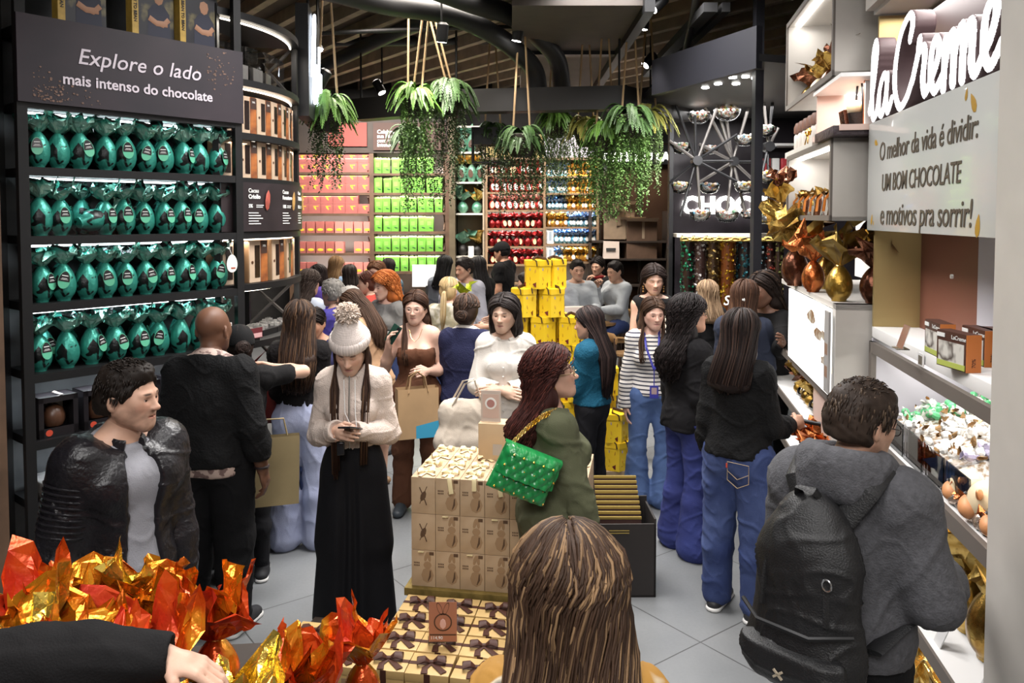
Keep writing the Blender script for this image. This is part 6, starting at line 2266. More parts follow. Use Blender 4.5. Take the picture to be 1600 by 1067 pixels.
RB = Vector(ground(640, 925, TZ))
RB = Vector((RB.x, RB.y, 0))
GBOX = mat('golden_kraft_card', (.50, .33, .13), .5, var=.08, vscale=6)
SATC = mat('dark_brown_satin', (.060, .022, .014), .5, spec=.25)
w_, d_ = .185, .155
rt = random.Random(9)
spots = []
for j in range(4):
 for i in range(-1, 5):
  spots.append((i, j))
cnt = 0
tb = thing('display_table', 'low dark display table under the ribboned golden boxes', 'table', RB, BANG)
MB().box((-.50, -.86, TZ - .20), (.56, -.01, TZ - .165)).build('table_top', DARK, tb, False)
for x, y in ((-.46, -.82), (.36, -.82), (-.10, -.06), (.30, -.06)):
 MB().box((x, y, 0), (x + .05, y + .05, TZ - .20)).build('leg', DARK, tb, False)
gb = bpy.data.objects.new('ribbon_box_model', None)
link(gb)
MB().box((0, 0, 0), (w_ - .004, d_ - .004, .125), bev=.002).build('carton', GBOX, gb, True, 35)
MB().box((-.002, -.002, .125), (w_ - .002, d_ - .002, .160), bev=.002).build('lid', GBOX, gb, True, 35)
m = MB()
for x, z, w, h, a in ((.05, .055, .008, .028, .3), (.068, .055, .008, .028, -.2), (.06, .028, .018, .016, 0)):
 m.lathe([(0, -1), (.7, -.7), (1, 0), (.7, .7), (0, 1)], 10, 0, Mat((x, -.0005, z), ry=a) @ Matrix.Diagonal((w, .0008, h, 1)))
m.box((.13, -.0012, .075), (.16, 0, .11))
m.build('bunny_print', TANP, gb, False)
bow_meshes(.075, SATC, gb, (w_ / 2, d_ / 2, .160), True, 1, .2)
MB().box((-.0025, d_ * .43, .158), (w_ - .0015, d_ * .57, .1615)).box((w_ * .43, -.0035, .02), (w_ * .57, -.0015, .1610)).build('ribbon_band', SATC, gb, False)
for j in range(4):
 for i in range(-2, 5):
  if j < 2 and i < 0:
   continue
  p = RB + BU * (i * (w_ + .004) + rt.uniform(-.003, .003) + (.0 if i >= 0 else -.03)) - BV * ((j + 1) * (d_ + .012))
  low = i < 0
  if i > 2:
   continue
  o = copy_thing(gb, loc=p + Vector((0, 0, TZ - .164 + (0 if not low else 0))), rz=BANG + rt.uniform(-.03, .03))
  o.name = 'ribbon_box'
  tag(o, f'golden box tied with brown satin ribbon, {ORD[i + 2]} in row {["one", "two", "three", "four"][j]} before the stack', 'gift box', 'ribboned golden boxes')
drop(gb)
ac = thing('acrylic_sign', 'clear acrylic stand with copper bunny poster among the ribboned boxes', 'sign', ground(668, 1005, TZ + .01), .0)
MB().box((0, 0, 0), (.135, .006, .19), 0).box((.006, -.001, .008), (.129, 0, .185), 1).build('card', [ACR, mat('copper_poster', (.36, .14, .075), .45)], ac, False)
m = MB()
for x, z, w, h, a in ((.054, .155, .010, .030, -.35), (.082, .155, .010, .030, .35), (.068, .095, .040, .040, 0)):
 m.lathe([(.86, -.5), (1, -.5), (1, .5), (.86, .5), (.86, -.5)], 20, 0, Mat((x, -.0015, z), ry=a, rx_=math.pi / 2) @ Matrix.Diagonal((w, h, .001, 1)), cap=False)
m.box((.010, -.0018, .036), (.125, -.001, .042))
m.build('bunny_outline', BRW, ac, False)
m = MB().lathe([(0, -1), (.8, -.6), (1, 0), (.7, .7), (0, 1)], 12, 0, Mat((.068, -.002, .088)) @ Matrix.Diagonal((.014, .001, .024, 1)))
m.build('bear_motif', mat('pink_bear_print', (.62, .35, .28), .5), ac)
v, f = text_mesh('114,90', .020, depth=.0005)
MB().add(v, f, 0, Mat((.040, -.002, .025))).build('lettering', WHT, ac, False)
YW = mat_pattern('yellow_printed_card', (.72, .46, .012), (.80, .54, .02), 3, .35, .6, .42)
YD = mat('ochre_leaf_print', (.55, .30, .02), .5)
LOGO = mat('oxblood_logo', (.14, .018, .012), .45)
PUR = mat('violet_label', (.30, .26, .38), .5)
RIBB = mat('dark_ribbon_handle', (.045, .022, .016), .45)
HR_, HHT = .118, .20
def hexo(r, sx=1):
 return [(r * math.cos(math.pi / 6 + k * math.pi / 3), r * math.sin(math.pi / 6 + k * math.pi / 3)) for k in range(6)]
yp = bpy.data.objects.new('hex_box_model', None)
link(yp)
MB().prism(hexo(HR_), 0, HHT).build('carton', YW, yp, False)
MB().prism(hexo(HR_ + .005), HHT - .012, HHT + .034).build('lid', YW, yp, False)
MB().tube([(-.02, -.118, HHT - .01), (-.025, -.116, HHT + .030), (-.05, -.05, HHT + .042), (0, .02, HHT + .058), (.06, -.05, HHT + .042), (.07, -.105, HHT + .030), (.075, -.112, HHT + .0)], .013, 6, flat=.4, up=(0, 1, 0)).build('ribbon_handle', RIBB, yp)
ap = HR_ * math.cos(math.pi / 6)
for kk, a in enumerate((-math.pi / 2, -math.pi / 2 - math.pi / 3, -math.pi / 2 + math.pi / 3)):
 M = Matrix.Rotation(a + math.pi / 2, 4, 'Z') @ Matrix.Translation((0, -ap, 0))
 m = MB()
 r_ = random.Random(2)
 pts = [(.040 * math.cos(t) * (1 + .16 * math.sin(5 * t)), .023 * math.sin(t) * (1 + .18 * math.cos(4 * t))) for t in np.linspace(0, 6.28, 18)[:-1]]
 n_ = len(pts)
 m.add([(x - .012, -.001, z + .035) for x, z in pts], [tuple(range(n_))], 0, M)
 m.build('logo', LOGO, yp, False)
 m = MB()
 for x, z, aa in ((.015, .10, .5), (.03, .085, -.3), (.01, .075, .9), (-.03, .15, .3)):
  m.lathe([(0, -1), (.6, -.4), (.7, .2), (0, 1)], 8, 0, M @ Mat((x, -.0005, z), ry=aa) @ Matrix.Diagonal((.010, .0008, .022, 1)))
 m.build('leaf_print', YD, yp, False)
 MB().box((.008, -.0012, .150), (.034, -.0002, .172), 0, M).build('label', PUR, yp, False)
TY = 6.55
def ybox(px, py_base, Y, lab, rz=None):
 p = at(px, py_base, Y)
 o = copy_thing(yp, loc=p, rz=rnd.uniform(-.25, .25) if rz is None else rz)
 o.name = 'hexagonal_box'
 tag(o, lab, 'gift box', 'yellow hexagonal boxes')
 return o
LAYS = [(.0, [-.26, -.03, .20, .43, .66]), (1, [-.22, .01, .24, .47]), (2, [-.24, -.01, .22, .45]), (3, [-.20, .03, .26, .47]), (4, [-.17, .06, .29]), (5, [-.20, .03, .27]), (6, [-.12, .11]), (7, [-.01])]
TX = rx(842, TY)
LN = ['bottom', 'second', 'third', 'fourth', 'fifth', 'sixth', 'seventh', 'top']
hh = .2345
for li, (k, xs) in enumerate(LAYS):
 for i, x in enumerate(xs):
  for row in range(2):
   if li == 7 and row == 1:
    xx, yy = x + .14, TY + .10
   elif row == 1 and li < 7:
    if i == len(xs) - 1 and li > 3:
     continue
    xx, yy = x + .115, TY + .205
   else:
    xx, yy = x, TY
   o = copy_thing(yp, loc=(TX + xx, yy, .012 + li * hh), rz=.12 * math.sin(5 * i + 3 * li + row))
   o.name = 'hexagonal_box'
   tag(o, f'yellow hexagonal gift box, {LN[li]} tower layer, {ORD[i]} in its {"back" if row else "front"} row', 'gift box', 'yellow hexagonal boxes')
tbp = thing('pallet', 'thin tan cardboard base under the yellow tower', 'base', (TX + .2, TY + .1, 0))
MB().box((-.62, -.24, 0), (.75, .34, .0115)).build('board', mat('tan_cardboard', (.35, .25, .15), .7), tbp, False)
for li, (px, n) in enumerate(((966, 0),)):
 c = ground(965, 768)
 cb = thing('cardboard_carton', 'tan cardboard carton supporting the yellow boxes at the tower foot', 'carton', (c.x, c.y + .12, 0), .1)
 MB().box((-.14, -.10, 0), (.14, .12, .16)).build('carton', mat('tan_cardboard', (.35, .25, .15), .7), cb, False)
 for k in range(2):
  o = copy_thing(yp, loc=(c.x + .0 - .015 * k, c.y + .12, .161 + k * hh), rz=.1 + .3 * k)
  o.name = 'hexagonal_box'
  tag(o, f'yellow hexagonal gift box on the tan carton, {["lower", "upper"][k]} of two', 'gift box', 'yellow hexagonal boxes')
 o = copy_thing(yp, loc=(c.x - .22, c.y + .35, .001), rz=.4)
 o.name = 'hexagonal_box'
 tag(o, 'yellow hexagonal gift box on the floor behind the tan carton', 'gift box', 'yellow hexagonal boxes')
drop(yp)
bc = ground(1025, 934)
bn = thing('storage_bin', 'large black bin holding upright gold-edged box lids', 'bin', (bc.x - .36, bc.y, 0), .02)
BINM = mat('black_brown_board', (.022, .018, .017), .6)
m = MB().box((0, 0, 0), (.36, .012, .44)).box((0, .30, 0), (.36, .312, .50)).box((0, 0, 0), (.012, .312, .47)).box((.348, 0, 0), (.36, .312, .47)).box((0, 0, 0), (.36, .312, .012))
m.build('bin', BINM, bn, False)
MB().box((.08, -.004, .385), (.20, 0, .391)).box((.08, -.004, .40), (.20, 0, .405)).build('handle_slot', mat('gold_edge', (.45, .33, .10), .4, .7), bn, False)
GE = mat('gold_edge', (.45, .33, .10), .4, .7)
for i in range(9):
 t = thing('box_lid', f'dark lid with a gold rim standing in the black bin, {ORD[i]} from the back', 'lid', (bc.x - .335, bc.y + .27 - .026 * i, .013 + .012), 0, 'gold-rimmed lids in the bin')
 t.rotation_euler = (math.radians(-4), 0, 0)
 z1 = .60 - .022 * i
 MB().box((0, 0, 0), (.26, .016, z1)).build('panel', mat('dark_cocoa_board', (.05, .022, .018), .55), t, False)
 MB().box((-.002, -.002, z1 - .012), (.262, .018, z1 + .001)).build('rim', GE, t, False)
FT = thing('display_table', 'dark display table under the orange foil eggs at the picture corner', 'table', (-1.15, 1.85, 0), .1)
MB().box((-.75, -.75, .86), (.62, .55, .90)).build('table_top', DARK, FT, False)
for x, y in ((-.70, -.70), (.54, -.70), (-.70, .48), (.54, .48)):
 MB().box((x, y, 0), (x + .05, y + .05, .86)).build('leg', DARK, FT, False)
ORF = foil('orange_red_foil', (.62, .075, .008), (.80, .24, .015), .44, .50, .24, .55, 5, bs=18, bump=.7, c3=(.82, .38, .03))
ORG2 = foil('amber_orange_foil', (.52, .10, .006), (.72, .25, .014), .4, .55, .22, .7, 6, bs=18, bump=.7)
REDO = foil('scarlet_foil', (.55, .035, .012), (.66, .08, .012), .4, .55, .3, .4, 6, bs=18, bump=.6)
GOLDY = foil('yellow_gold_foil', (.55, .34, .03), (.80, .58, .12), .4, .55, .22, .85, 8, bs=22, bump=.7)
PNK = mat('pinkish_wrap', (.55, .12, .07), .3)
protos = []
for i in range(5):
 p = bpy.data.objects.new('orange_egg_model', None)
 link(p)
 v, f = egg_body(.24, .17, 600 + i)
 from_pydata('foil_wrap', v, f, [ORF, REDO, ORG2, PNK, ORF][i], p, True, 40)
 v, f = egg_fan(.165, .21, 610 + i, .225, nu=38, nv=9, r0=.015, ruffle=3, crush=.013, flare=1.15)
 from_pydata('foil_fan', v, f, [ORF, ORG2, ORF, ORG2, REDO][i], p, False)
 v, f = egg_fan(.11, .23, 640 + i, .225, nu=28, nv=8, r0=.013, ruffle=2, crush=.011, flare=.8)
 from_pydata('inner_fan', v, f, [REDO, GOLDY, ORF, ORG2, ORG2][i], p, False)
 MB().tube([(math.cos(a) * .02, math.sin(a) * .02, .232) for a in np.linspace(0, 6.28, 14)[:-1]], .005, 6, closed=True).build('ribbon_tie', GOLD2, p)
 protos.append(p)
spots = [(20, 880, 2.05, 'at the picture edge by the pillar', 0), (95, 895, 2.2, 'in front of the leather jacket, first from the pillar', 2), (190, 868, 2.28, 'tallest orange fan before the leather jacket', 1), (258, 890, 2.22, 'with gold-tipped fan before the bald man', 3), (335, 890, 2.15, 'with a pointed red fan beside the pink-wrapped egg', 4), (40, 925, 1.85, 'above the black sleeve, at the picture edge', 1), (130, 935, 1.9, 'behind the black sleeve', 4), (225, 940, 1.9, 'behind the elbow of the black sleeve', 0), (60, 1085, 1.55, 'below the black sleeve at the corner', 3), (170, 1070, 1.6, 'below the middle of the black sleeve', 1), (262, 1080, 1.62, 'below the reaching hand', 2)]
for i, (px, py, Y, lab, k) in enumerate(spots):
 p = at(px, py, Y)
 o = copy_thing(protos[k], loc=(p.x, p.y, .901), rz=i * 1.7, scale=max(.55, (p.z - .90) / .50))
 o.name = 'foil_egg'
 tag(o, f'orange and red foil egg {lab}', 'chocolate egg', 'orange foil eggs on the corner table')
FT2 = thing('display_stand', 'small dark stand under two orange foil eggs before the ribboned boxes', 'stand', (rx(520, 2.35), 2.30, 0))
MB().box((-.20, -.16, .66), (.17, .16, .70)).build('top', DARK, FT2, False)
for x, y in ((-.18, -.14), (.12, -.14), (-.18, .11), (.12, .11)):
 MB().box((x, y, 0), (x + .03, y + .03, .66)).build('leg', DARK, FT2, False)
for (px, py, Y, lab, k, rz) in ((565, 950, 2.40, 'orange foil egg with a wide red fan beside the ribboned boxes', 0, 1.0), (478, 985, 2.20, 'orange foil egg with a pointed amber fan below the wide one', 4, 2.2)):
 p = at(px, py, Y)
 o = copy_thing(protos[k], loc=(p.x, p.y, .701), rz=rz, scale=(p.z - .70) / .50)
 o.name = 'foil_egg'
 tag(o, lab, 'chocolate egg')
for p in protos:
 drop(p)
p = make_egg('grasped_egg_model', .24, .17, GOLDY, GOLDY, 660, .14, .16, ruffle=4)
q = at(372, 1000, 1.76)
o = copy_thing(p, loc=(q.x, q.y, .901), rz=.5, scale=.80)
o.name = 'foil_egg'
tag(o, 'yellow gold foil egg being touched by the reaching hand', 'chocolate egg')
drop(p)
# ---------------------------------------------------------------- candy corner: canopy, bowl wheels, candy tubes
cpv = [(1.41, 7.8), (1.99, 6.4), (2.25, 6.5), (5.2, 8.2), (5.2, 11.4), (1.41, 11.4)]
cn = thing('canopy', 'dark slanted canopy with downlights over the candy wheels', 'canopy')
MB().prism(cpv, 3.50, 3.56).build('soffit', mat('dark_grey_soffit', (.035, .034, .036), .5), cn, False)
a, b = Vector((1.41, 7.8, 0)), Vector((1.99, 6.4, 0))
d = (b - a).normalized()
M = Matrix.Translation(a) @ Matrix.Rotation(math.atan2(d.y, d.x), 4, 'Z')
MB().box((-.02, -.03, 3.44), ((b - a).length, .03, 3.78), 0, M).build('fascia', mat('blue_black_fascia', (.018, .018, .024), .5, .2), cn, False)
DL = emis('downlight_lens', (1, .97, .92), 16)
for i, (px, py) in enumerate(((1063, 135), (1083, 129), (1103, 124), (1125, 118), (1102, 137), (1122, 131), (1145, 121), (1165, 120), (1172, 107), (1180, 122), (1150, 131))):
 p = ground(px, py, 3.495)
 MB().cyl((p.x, p.y, 3.489), (p.x, p.y, 3.499), .035, n=14).build('downlight', DL, cn)
area('canopy_fill_light', (2.6, 8.6, 3.46), 1.2, 26, NEUT, (0, 0, 0), 1.2)
area('canopy_fill_light', (2.15, 7.35, 3.44), .9, 46, NEUT, (math.radians(33), 0, 0), .25, 120)  # added lamp aimed back and down to brighten the candy tubes
pst = struct(MB().box((-.035, -.05, 0), (.035, .05, CZ)).build('pillar', mat('blue_black_fascia', (.018, .018, .024), .5, .2), smooth=False, loc=(rx(1181, 6.85), 6.85, 0)))
WY = 10.1
o = MB().box((rx(1047, WY), WY, 0), (5.2, WY + .06, 3.5)).build('wall_candy', mat('plum_black_panel', (.040, .034, .040), .3, .2, var=.2), smooth=False)
struct(o)
struct(MB().box((rx(1044, 9.0), 8.95, 0), (rx(1050, 9.0), 9.05, 3.5)).build('trim_1', BLACK, smooth=False))
sgn = thing('shop_sign', 'glowing white letters on the dark panel behind the candy bowls', 'sign', (rx(1135, WY - .06), WY - .05, at(1130, 322, WY).z))
v, f = text_mesh('CHOCO', .30, bold=.012, depth=.02)
MB().add(v, f).build('lettering', emis('white_sign_glow', (1, .97, .9), 5), sgn, False)
BAR = mat('pale_grey_bar', (.15, .138, .13), .4, .3)
BARD = mat('black_bar', (.02, .02, .022), .4, .3)
MIX = [mat_pattern('mixed_candy_%d' % i, c1, c2, 34, .42, .5, .35, c3=c3) for i, (c1, c2, c3) in enumerate((((.50, .10, .06), (.65, .62, .58), (.40, .25, .05)), ((.12, .30, .16), (.62, .60, .56), (.40, .08, .06)), ((.60, .42, .06), (.66, .62, .5), (.35, .12, .03)), ((.10, .28, .38), (.62, .60, .60), (.30, .20, .10))))]
BOWLG = clear('bowl_glass', (.98, .99, 1), .02, .08)
def bowl(px, py, Y, r, lab, mi):
 p = at(px, py, Y)
 q = thing('glass_bowl', lab, 'bowl', p, 0, 'hanging candy bowls')
 MB().lathe([(.25 * r, -.62 * r), (.65 * r, -.50 * r), (.93 * r, -.15 * r), (r, .22 * r), (1.04 * r, .25 * r), (.97 * r, .22 * r), (.90 * r, -.13 * r), (.62 * r, -.46 * r), (.25 * r, -.58 * r)], 24).build('bowl', BOWLG, q)
 c = thing('candy', f'mixed candies in the {lab}', 'candy', p)
 c['kind'] = 'stuff'
 rb = random.Random(int(px * 7 + py))
 m = MB()
 for k in range(110):
  a, rr_ = rb.uniform(0, 6.28), r * .80 * math.sqrt(rb.random())
  z = -.40 * r + .25 * r * (rr_ / r) ** 2 + rb.uniform(.1, .62) * r
  if z < -.4 * r and rr_ > .5 * r:
   continue
  s_ = rb.uniform(.018, .030)
  m.lathe([(0, -s_), (s_, -.3 * s_), (.8 * s_, .5 * s_), (0, s_)], 5, rb.randrange(3), Mat((rr_ * math.cos(a) * .95, rr_ * math.sin(a) * .95, z), rb.uniform(0, 3), rb.uniform(0, 3)))
 m.build('pieces', [MIX[mi], MIX[(mi + 1) % 4], mat('white_twist_wrapper', (.72, .71, .68), .3, spec=.7)], c, False)
 return p
BW_ = [(1092, 182, 9.0, .13, 'small glass bowl highest beside the dark panel', 0), (1136, 176, 9.0, .15, 'glass bowl of green and red candies at the wheel top', 1), (1064, 230, 9.0, .125, 'glass bowl against the dark panel at hub height', 0), (1108, 233, 9.3, .11, 'glass bowl behind the first hub', 3), (1164, 218, 9.0, .125, 'glass bowl by the dark post above hub height', 2), (1063, 292, 9.0, .125, 'glass bowl against the dark panel below the hub', 1), (1108, 293, 9.3, .12, 'glass bowl between the two hubs, lower down', 3), (1164, 291, 9.0, .125, 'glass bowl by the dark post below hub height', 2), (1094, 335, 9.0, .125, 'lowest glass bowl above the green candy tube', 3), (1136, 336, 9.15, .14, 'lowest glass bowl of red candies above the orange tube', 0), (1170, 334, 9.2, .10, 'lowest glass bowl touching the dark post', 3), (1199, 275, 8.6, .12, 'glass bowl of yellow candies past the dark post', 2), (1193, 338, 8.6, .13, 'glass bowl of teal candies past the dark post', 1), (1196, 203, 8.6, .12, 'glass bowl of pale candies past the dark post', 0)]
pts = {}
for k_, (px, py, Y, r, lab, mi) in enumerate(BW_):
 pts[k_] = bowl(px, py, Y, r, lab, mi)
for wi, (hx, hy, Y, tips, lab) in enumerate(((1089, 251, 8.9, [(1046, 220), (1046, 285), (1063, 338), (1094, 331), (1152, 284), (1152, 210), (1134, 132), (1048, 142), (1086, 180)], 'dark spoked frame carrying candy bowls beside the dark panel'), (1146, 252, 9.15, [(1088, 140), (1112, 138), (1178, 140), (1178, 282), (1166, 338), (1136, 331), (1092, 285), (1092, 225), (1130, 150)], 'pale spoked frame carrying candy bowls in the middle of the canopy'), (1201, 229, 8.7, [(1190, 130), (1210, 130), (1203, 340), (1216, 200), (1184, 300)], 'dark spoked frame behind the canopy post'))):
 c = at(hx, hy, Y)
 w = thing('spoked_frame', lab, 'display wheel', c)
 MB().cyl((0, -.05, 0), (0, .10, 0), .055, n=16).build('hub', BARD, w)
 for j, (tx, ty) in enumerate(tips):
  t = at(tx, ty, Y + .03 * (j % 2)) - c
  MB().tube([(0, .02 * (j % 3), 0), t], .016 if wi != 1 else .018, 6).build('spoke', BAR if (j % 3 == 0 or wi == 1) else BARD, w)
 MB().cyl((0, .06, 0), (.42 if wi < 2 else .1, .06, .0), .016).build('axle', BARD, w)
lamp_ = thing('surveillance_camera', 'pale grey ceiling camera hanging under the canopy', 'camera', at(1152, 130, 8.2))
MB().cyl((0, 0, .05), (0, 0, .20), .02).cyl((0, 0, -.02), (0, 0, .06), .04).build('arm', mat('pale_grey_plastic', (.5, .5, .5), .4), lamp_)
MB().box((-.06, -.07, -.10), (.08, .05, -.02), bev=.008).build('housing', mat('grey_plastic', (.22, .22, .23), .4), lamp_, True, None)
tcol = [('green', (.02, .26, .12), (.05, .42, .22), (.05, .025, .02)), ('silver', (.42, .36, .34), (.62, .58, .56), (.12, .06, .05)), ('brown gold', (.36, .22, .05), (.50, .36, .14), (.10, .05, .02)), ('orange', (.62, .30, .01), (.75, .45, .03), (.35, .10, .02)), ('teal', (.02, .16, .20), (.08, .32, .38), (.04, .03, .03)), ('pale blue', (.10, .25, .30), (.5, .52, .52), (.05, .04, .04)), ('red', (.35, .06, .04), (.5, .3, .2), (.1, .04, .03)), ('olive', (.2, .2, .06), (.4, .36, .15), (.1, .05, .03))]
TBY = 8.75
tz0, tz1 = .55, at(1100, 368, TBY).z
cab_ = thing('tube_base', 'dark low cabinet under the upright candy tubes', 'cabinet', (0, TBY, 0))
MB().box((rx(1058, TBY), -.16, 0), (rx(1222, TBY), .30, tz0)).build('body', DARK, cab_, False)
MB().box((rx(1058, TBY), .02, tz1 - .02), (rx(1222, TBY), .30, tz1 + .02)).build('rail', mat('ivory_rail', (.6, .56, .48), .5), cab_, False)
for z_ in (.8, 1.3):
 for x_ in (1058, 1218):
  MB().box((rx(x_, TBY), .27, tz0), (rx(x_, TBY) + .03, .30, tz1)).build('upright', BLACK, cab_, False)
for i, (px, r) in enumerate(((1073, .075), (1092, .078), (1112, .078), (1135, .098), (1163, .098), (1186, .07), (1201, .06), (1214, .06))):
 nm, c1, c2, c3 = tcol[i]
 x = rx(px, TBY)
 q = thing('candy_tube', f'tall clear tube filled with {nm} wrapped candies under the bowls', 'tube', (x, TBY - .05, tz0 + .001))
 H = tz1 - tz0
 MB().cyl((0, 0, 0), (0, 0, H), r, n=28, caps=False).build('tube', clear(), q)
 MB().cyl((0, 0, 0), (0, 0, .03), r + .004, n=24).build('foot', BLACK, q)
 bow_meshes(.115, mat('gold_bow_satin', (.68, .50, .14), .35), q, (0, -r - .01, H - .05), True, i)
 MB().tube([(r * 1.02 * math.cos(t), r * 1.02 * math.sin(t), H - .05) for t in np.linspace(0, 6.28, 20)[:-1]], .014, 6, closed=True, flat=.4, up=(0, 0, 1)).build('ribbon', mat('gold_bow_satin', (.68, .50, .14), .35), q)
 v, f = text_mesh('S', .15, depth=.001, bold=.002, shear=.2)
 MB().add(v, f, 0, Mat((-r * .35, -r - .003, H * .52))).build('lettering', WHT, q, False)
 c = thing('candy', f'{nm} wrapped candies filling the tall clear tube', 'candy', (x, TBY - .05, tz0 + .035))
 c['kind'] = 'stuff'
 m = MB()
 rb = random.Random(i)
 m.cyl((0, 0, 0), (0, 0, H - .06), r * .80, n=18, mi=2)
 for k in range(330):
  a_, z = rb.uniform(0, 6.28), rb.uniform(.01, H - .07)
  rr_ = r * rb.uniform(.74, .86)
  s_ = rb.uniform(.013, .021)
  m.lathe([(0, -s_), (s_, -.35 * s_), (.8 * s_, .5 * s_), (0, s_ * 1.1)], 5, rb.randrange(3) if rb.random() < .5 else rb.randrange(2), Mat((rr_ * math.cos(a_), rr_ * math.sin(a_), z), rb.uniform(0, 3), rb.uniform(0, 3)))
 m.build('pieces', [mat(f'tube_candy_a{i}', c1, .3, .4), mat(f'tube_candy_b{i}', c2, .28, .4), mat(f'tube_candy_c{i}', c3, .4)], c, False)
q = thing('wall_shelving', 'lit white shelf with red sweet packets beyond the dark post', 'shelf', (rx(1200, 9.9), 9.75, 0))
for z in (2.35, 2.75, 3.15):
 MB().box((-.15, 0, z - .03), (.6, .3, z)).build('shelf_board', BRIGHT, q, False)
for i in range(6):
 o = thing('sweet_packet', f'{["red", "white"][i % 2]} sweet packet on the lit shelf beyond the post, {ORD[i]} along', 'packet', (rx(1200, 9.9) - .10 + .11 * i, 9.80, 2.751), 0, 'packets beyond the post')
 MB().box((0, 0, 0), (.09, .06, .22), bev=.01).build('packet', [mat('red_packet', (.45, .04, .05), .4), WHT][i % 2], o, True, None)
# ---------------------------------------------------------------- hanging beam, planters and ferns
bm_ = thing('steel_ring', 'black ring of square steel beams carrying the hanging ferns', 'frame')
RP_ = [Vector((-1.75, 9.2, 0)), Vector((-.6, 8.55, 0)), Vector((1.12, 8.3, 0)), Vector((2.0, 9.3, 0))]
for a, b in zip(RP_[:-1], RP_[1:]):
 d = b - a
 M = Matrix.Translation(a) @ Matrix.Rotation(math.atan2(d.y, d.x), 4, 'Z')
 MB().box((-.05, -.11, 3.36), (d.length + .05, .11, 3.60), 0, M).build('beam', mat('soft_black_steel', (.016, .015, .015), .5, .2), bm_, False)
for a in RP_:
 MB().cyl((a.x, a.y, 3.58), (a.x, a.y, CZ), .012).build('hanger', BLACK, bm_)
def leafmat(name, c, t=.35):
 if name in MATS:
  return MATS[name]
 m = mat(name, c, .5, var=.45, vscale=9)
 b = m.node_tree.nodes['Principled BSDF']
 b.inputs['Subsurface Weight'].default_value = 0
 return m
LEAFS = [leafmat('fern_bright', (.10, .22, .03)), leafmat('fern_deep', (.05, .105, .028)), leafmat('fern_yellow', (.26, .25, .05)), leafmat('fern_silver', (.26, .36, .22))]
TRAIL = [leafmat('trail_green', (.08, .16, .035)), leafmat('trail_dark', (.045, .075, .025)), leafmat('trail_pale', (.16, .24, .09))]
ROPE = mat('jute_rope', (.36, .24, .13), .8)
def fern(px, py, Y, lab, n, L, mi, trail, tl, ti, ropes=None, pot=.13, seed=1, box=False, droop=1.0):
 p = at(px, py, Y)
 q = thing('hanging_fern', lab, 'plant', p)
 r = random.Random(seed)
 m = MB()
 for i in range(int(n * 1.5)):
  a = r.uniform(0, 6.28)
  l = L * r.uniform(.65, 1.1)
  up = r.uniform(-.1, 1.1)
  pts, k = [], 9
  for j in range(k):
   t = j / (k - 1)
   rad = l * (t - .22 * t * t)
   z = l * (up * t * 1.3 - (.65 * droop + up) * t * t)
   pts.append(Vector((rad * math.cos(a), rad * math.sin(a), z + .04)))
  side = Vector((-math.sin(a), math.cos(a), 0))
  m.tube(pts, [.005] * k, 3)
  for j in range(1, 24):
   t = j / 24
   i0 = min(int(t * (k - 1)), k - 2)
   c = pts[i0].lerp(pts[i0 + 1], t * (k - 1) - i0)
   fw = (pts[i0 + 1] - pts[i0]).normalized()
   wl = .052 * (L / .45) * math.sin(math.pi * min(1, .12 + t * .88)) ** .7 * r.uniform(.85, 1.1)
   for sg in (-1, 1):
    tip = c + side * (sg * wl) + fw * wl * .35 + Vector((0, 0, -wl * .22))
    b0, b1 = c - fw * .010, c + fw * .012
    md = c.lerp(tip, .5) + fw * .012
    m.add([b0, md, tip, c.lerp(tip, .5) - fw * .010], [(0, 1, 2, 3)])
 m.build('foliage', LEAFS[mi], q, False)
 if trail:
  m = MB()
  for i in range(int(trail * 1.3)):
   a = r.uniform(0, 6.28)
   rr_ = pot * r.uniform(.5, 1.35)
   x, y = rr_ * math.cos(a), rr_ * math.sin(a)
   l = tl * r.uniform(.45, 1.0)
   k = max(6, int(l / .02))
   ph = r.uniform(0, 6)
   prev = None
   for j in range(k):
    z = .02 - l * j / k
    xx = x + .012 * math.sin(ph + j * .35)
    yy = y + .012 * math.cos(ph + j * .3)
    aa = r.uniform(0, 6.28)
    s_ = r.uniform(.015, .026)
    c = Vector((xx, yy, z))
    t = c + Vector((s_ * math.cos(aa), s_ * math.sin(aa), -s_ * 1.0))
    w_ = Vector((-math.sin(aa), math.cos(aa), 0)) * s_ * .5
    m.add([c, c.lerp(t, .5) + w_, t, c.lerp(t, .5) - w_], [(0, 1, 2, 3)])
  m.build('trailing_strands', TRAIL[ti], q, False)
 if box:
  mb = MB().box((-pot * 1.3, -pot, -.16), (pot * 1.3, pot, .02))
  w_ = .008
  for z in (-.36, .02):
   for y in (-pot, pot):
    mb.box((-pot * 1.4, y - w_, z - w_), (pot * 1.4, y + w_, z + w_))
   for x in (-pot * 1.4, pot * 1.4):
    mb.box((x - w_, -pot, z - w_), (x + w_, pot, z + w_))
  for x in (-pot * 1.4, pot * 1.4):
   for y in (-pot, pot):
    mb.box((x - w_, y - w_, -.36), (x + w_, y + w_, .02))
  mb.build('planter_frame', BLACK, q, False)
 else:
  MB().lathe([(pot * .6, -.20), (pot * .9, -.10), (pot, .02), (pot * .9, .03)], 18).build('pot', mat('dark_pot', (.03, .024, .02), .6), q)
 top = CZ - p.z
 for x0, x1 in (ropes or ((-.09, -.02), (.09, .02))):
  MB().tube([(x0, 0, .02), (x1, .0, top)], .011, 5).build('rope', ROPE, q)
 return q
fern(512, 170, 6.9, 'bright green fern hanging beside the glowing script sign', 44, .36, 0, 46, .75, 1, seed=1)
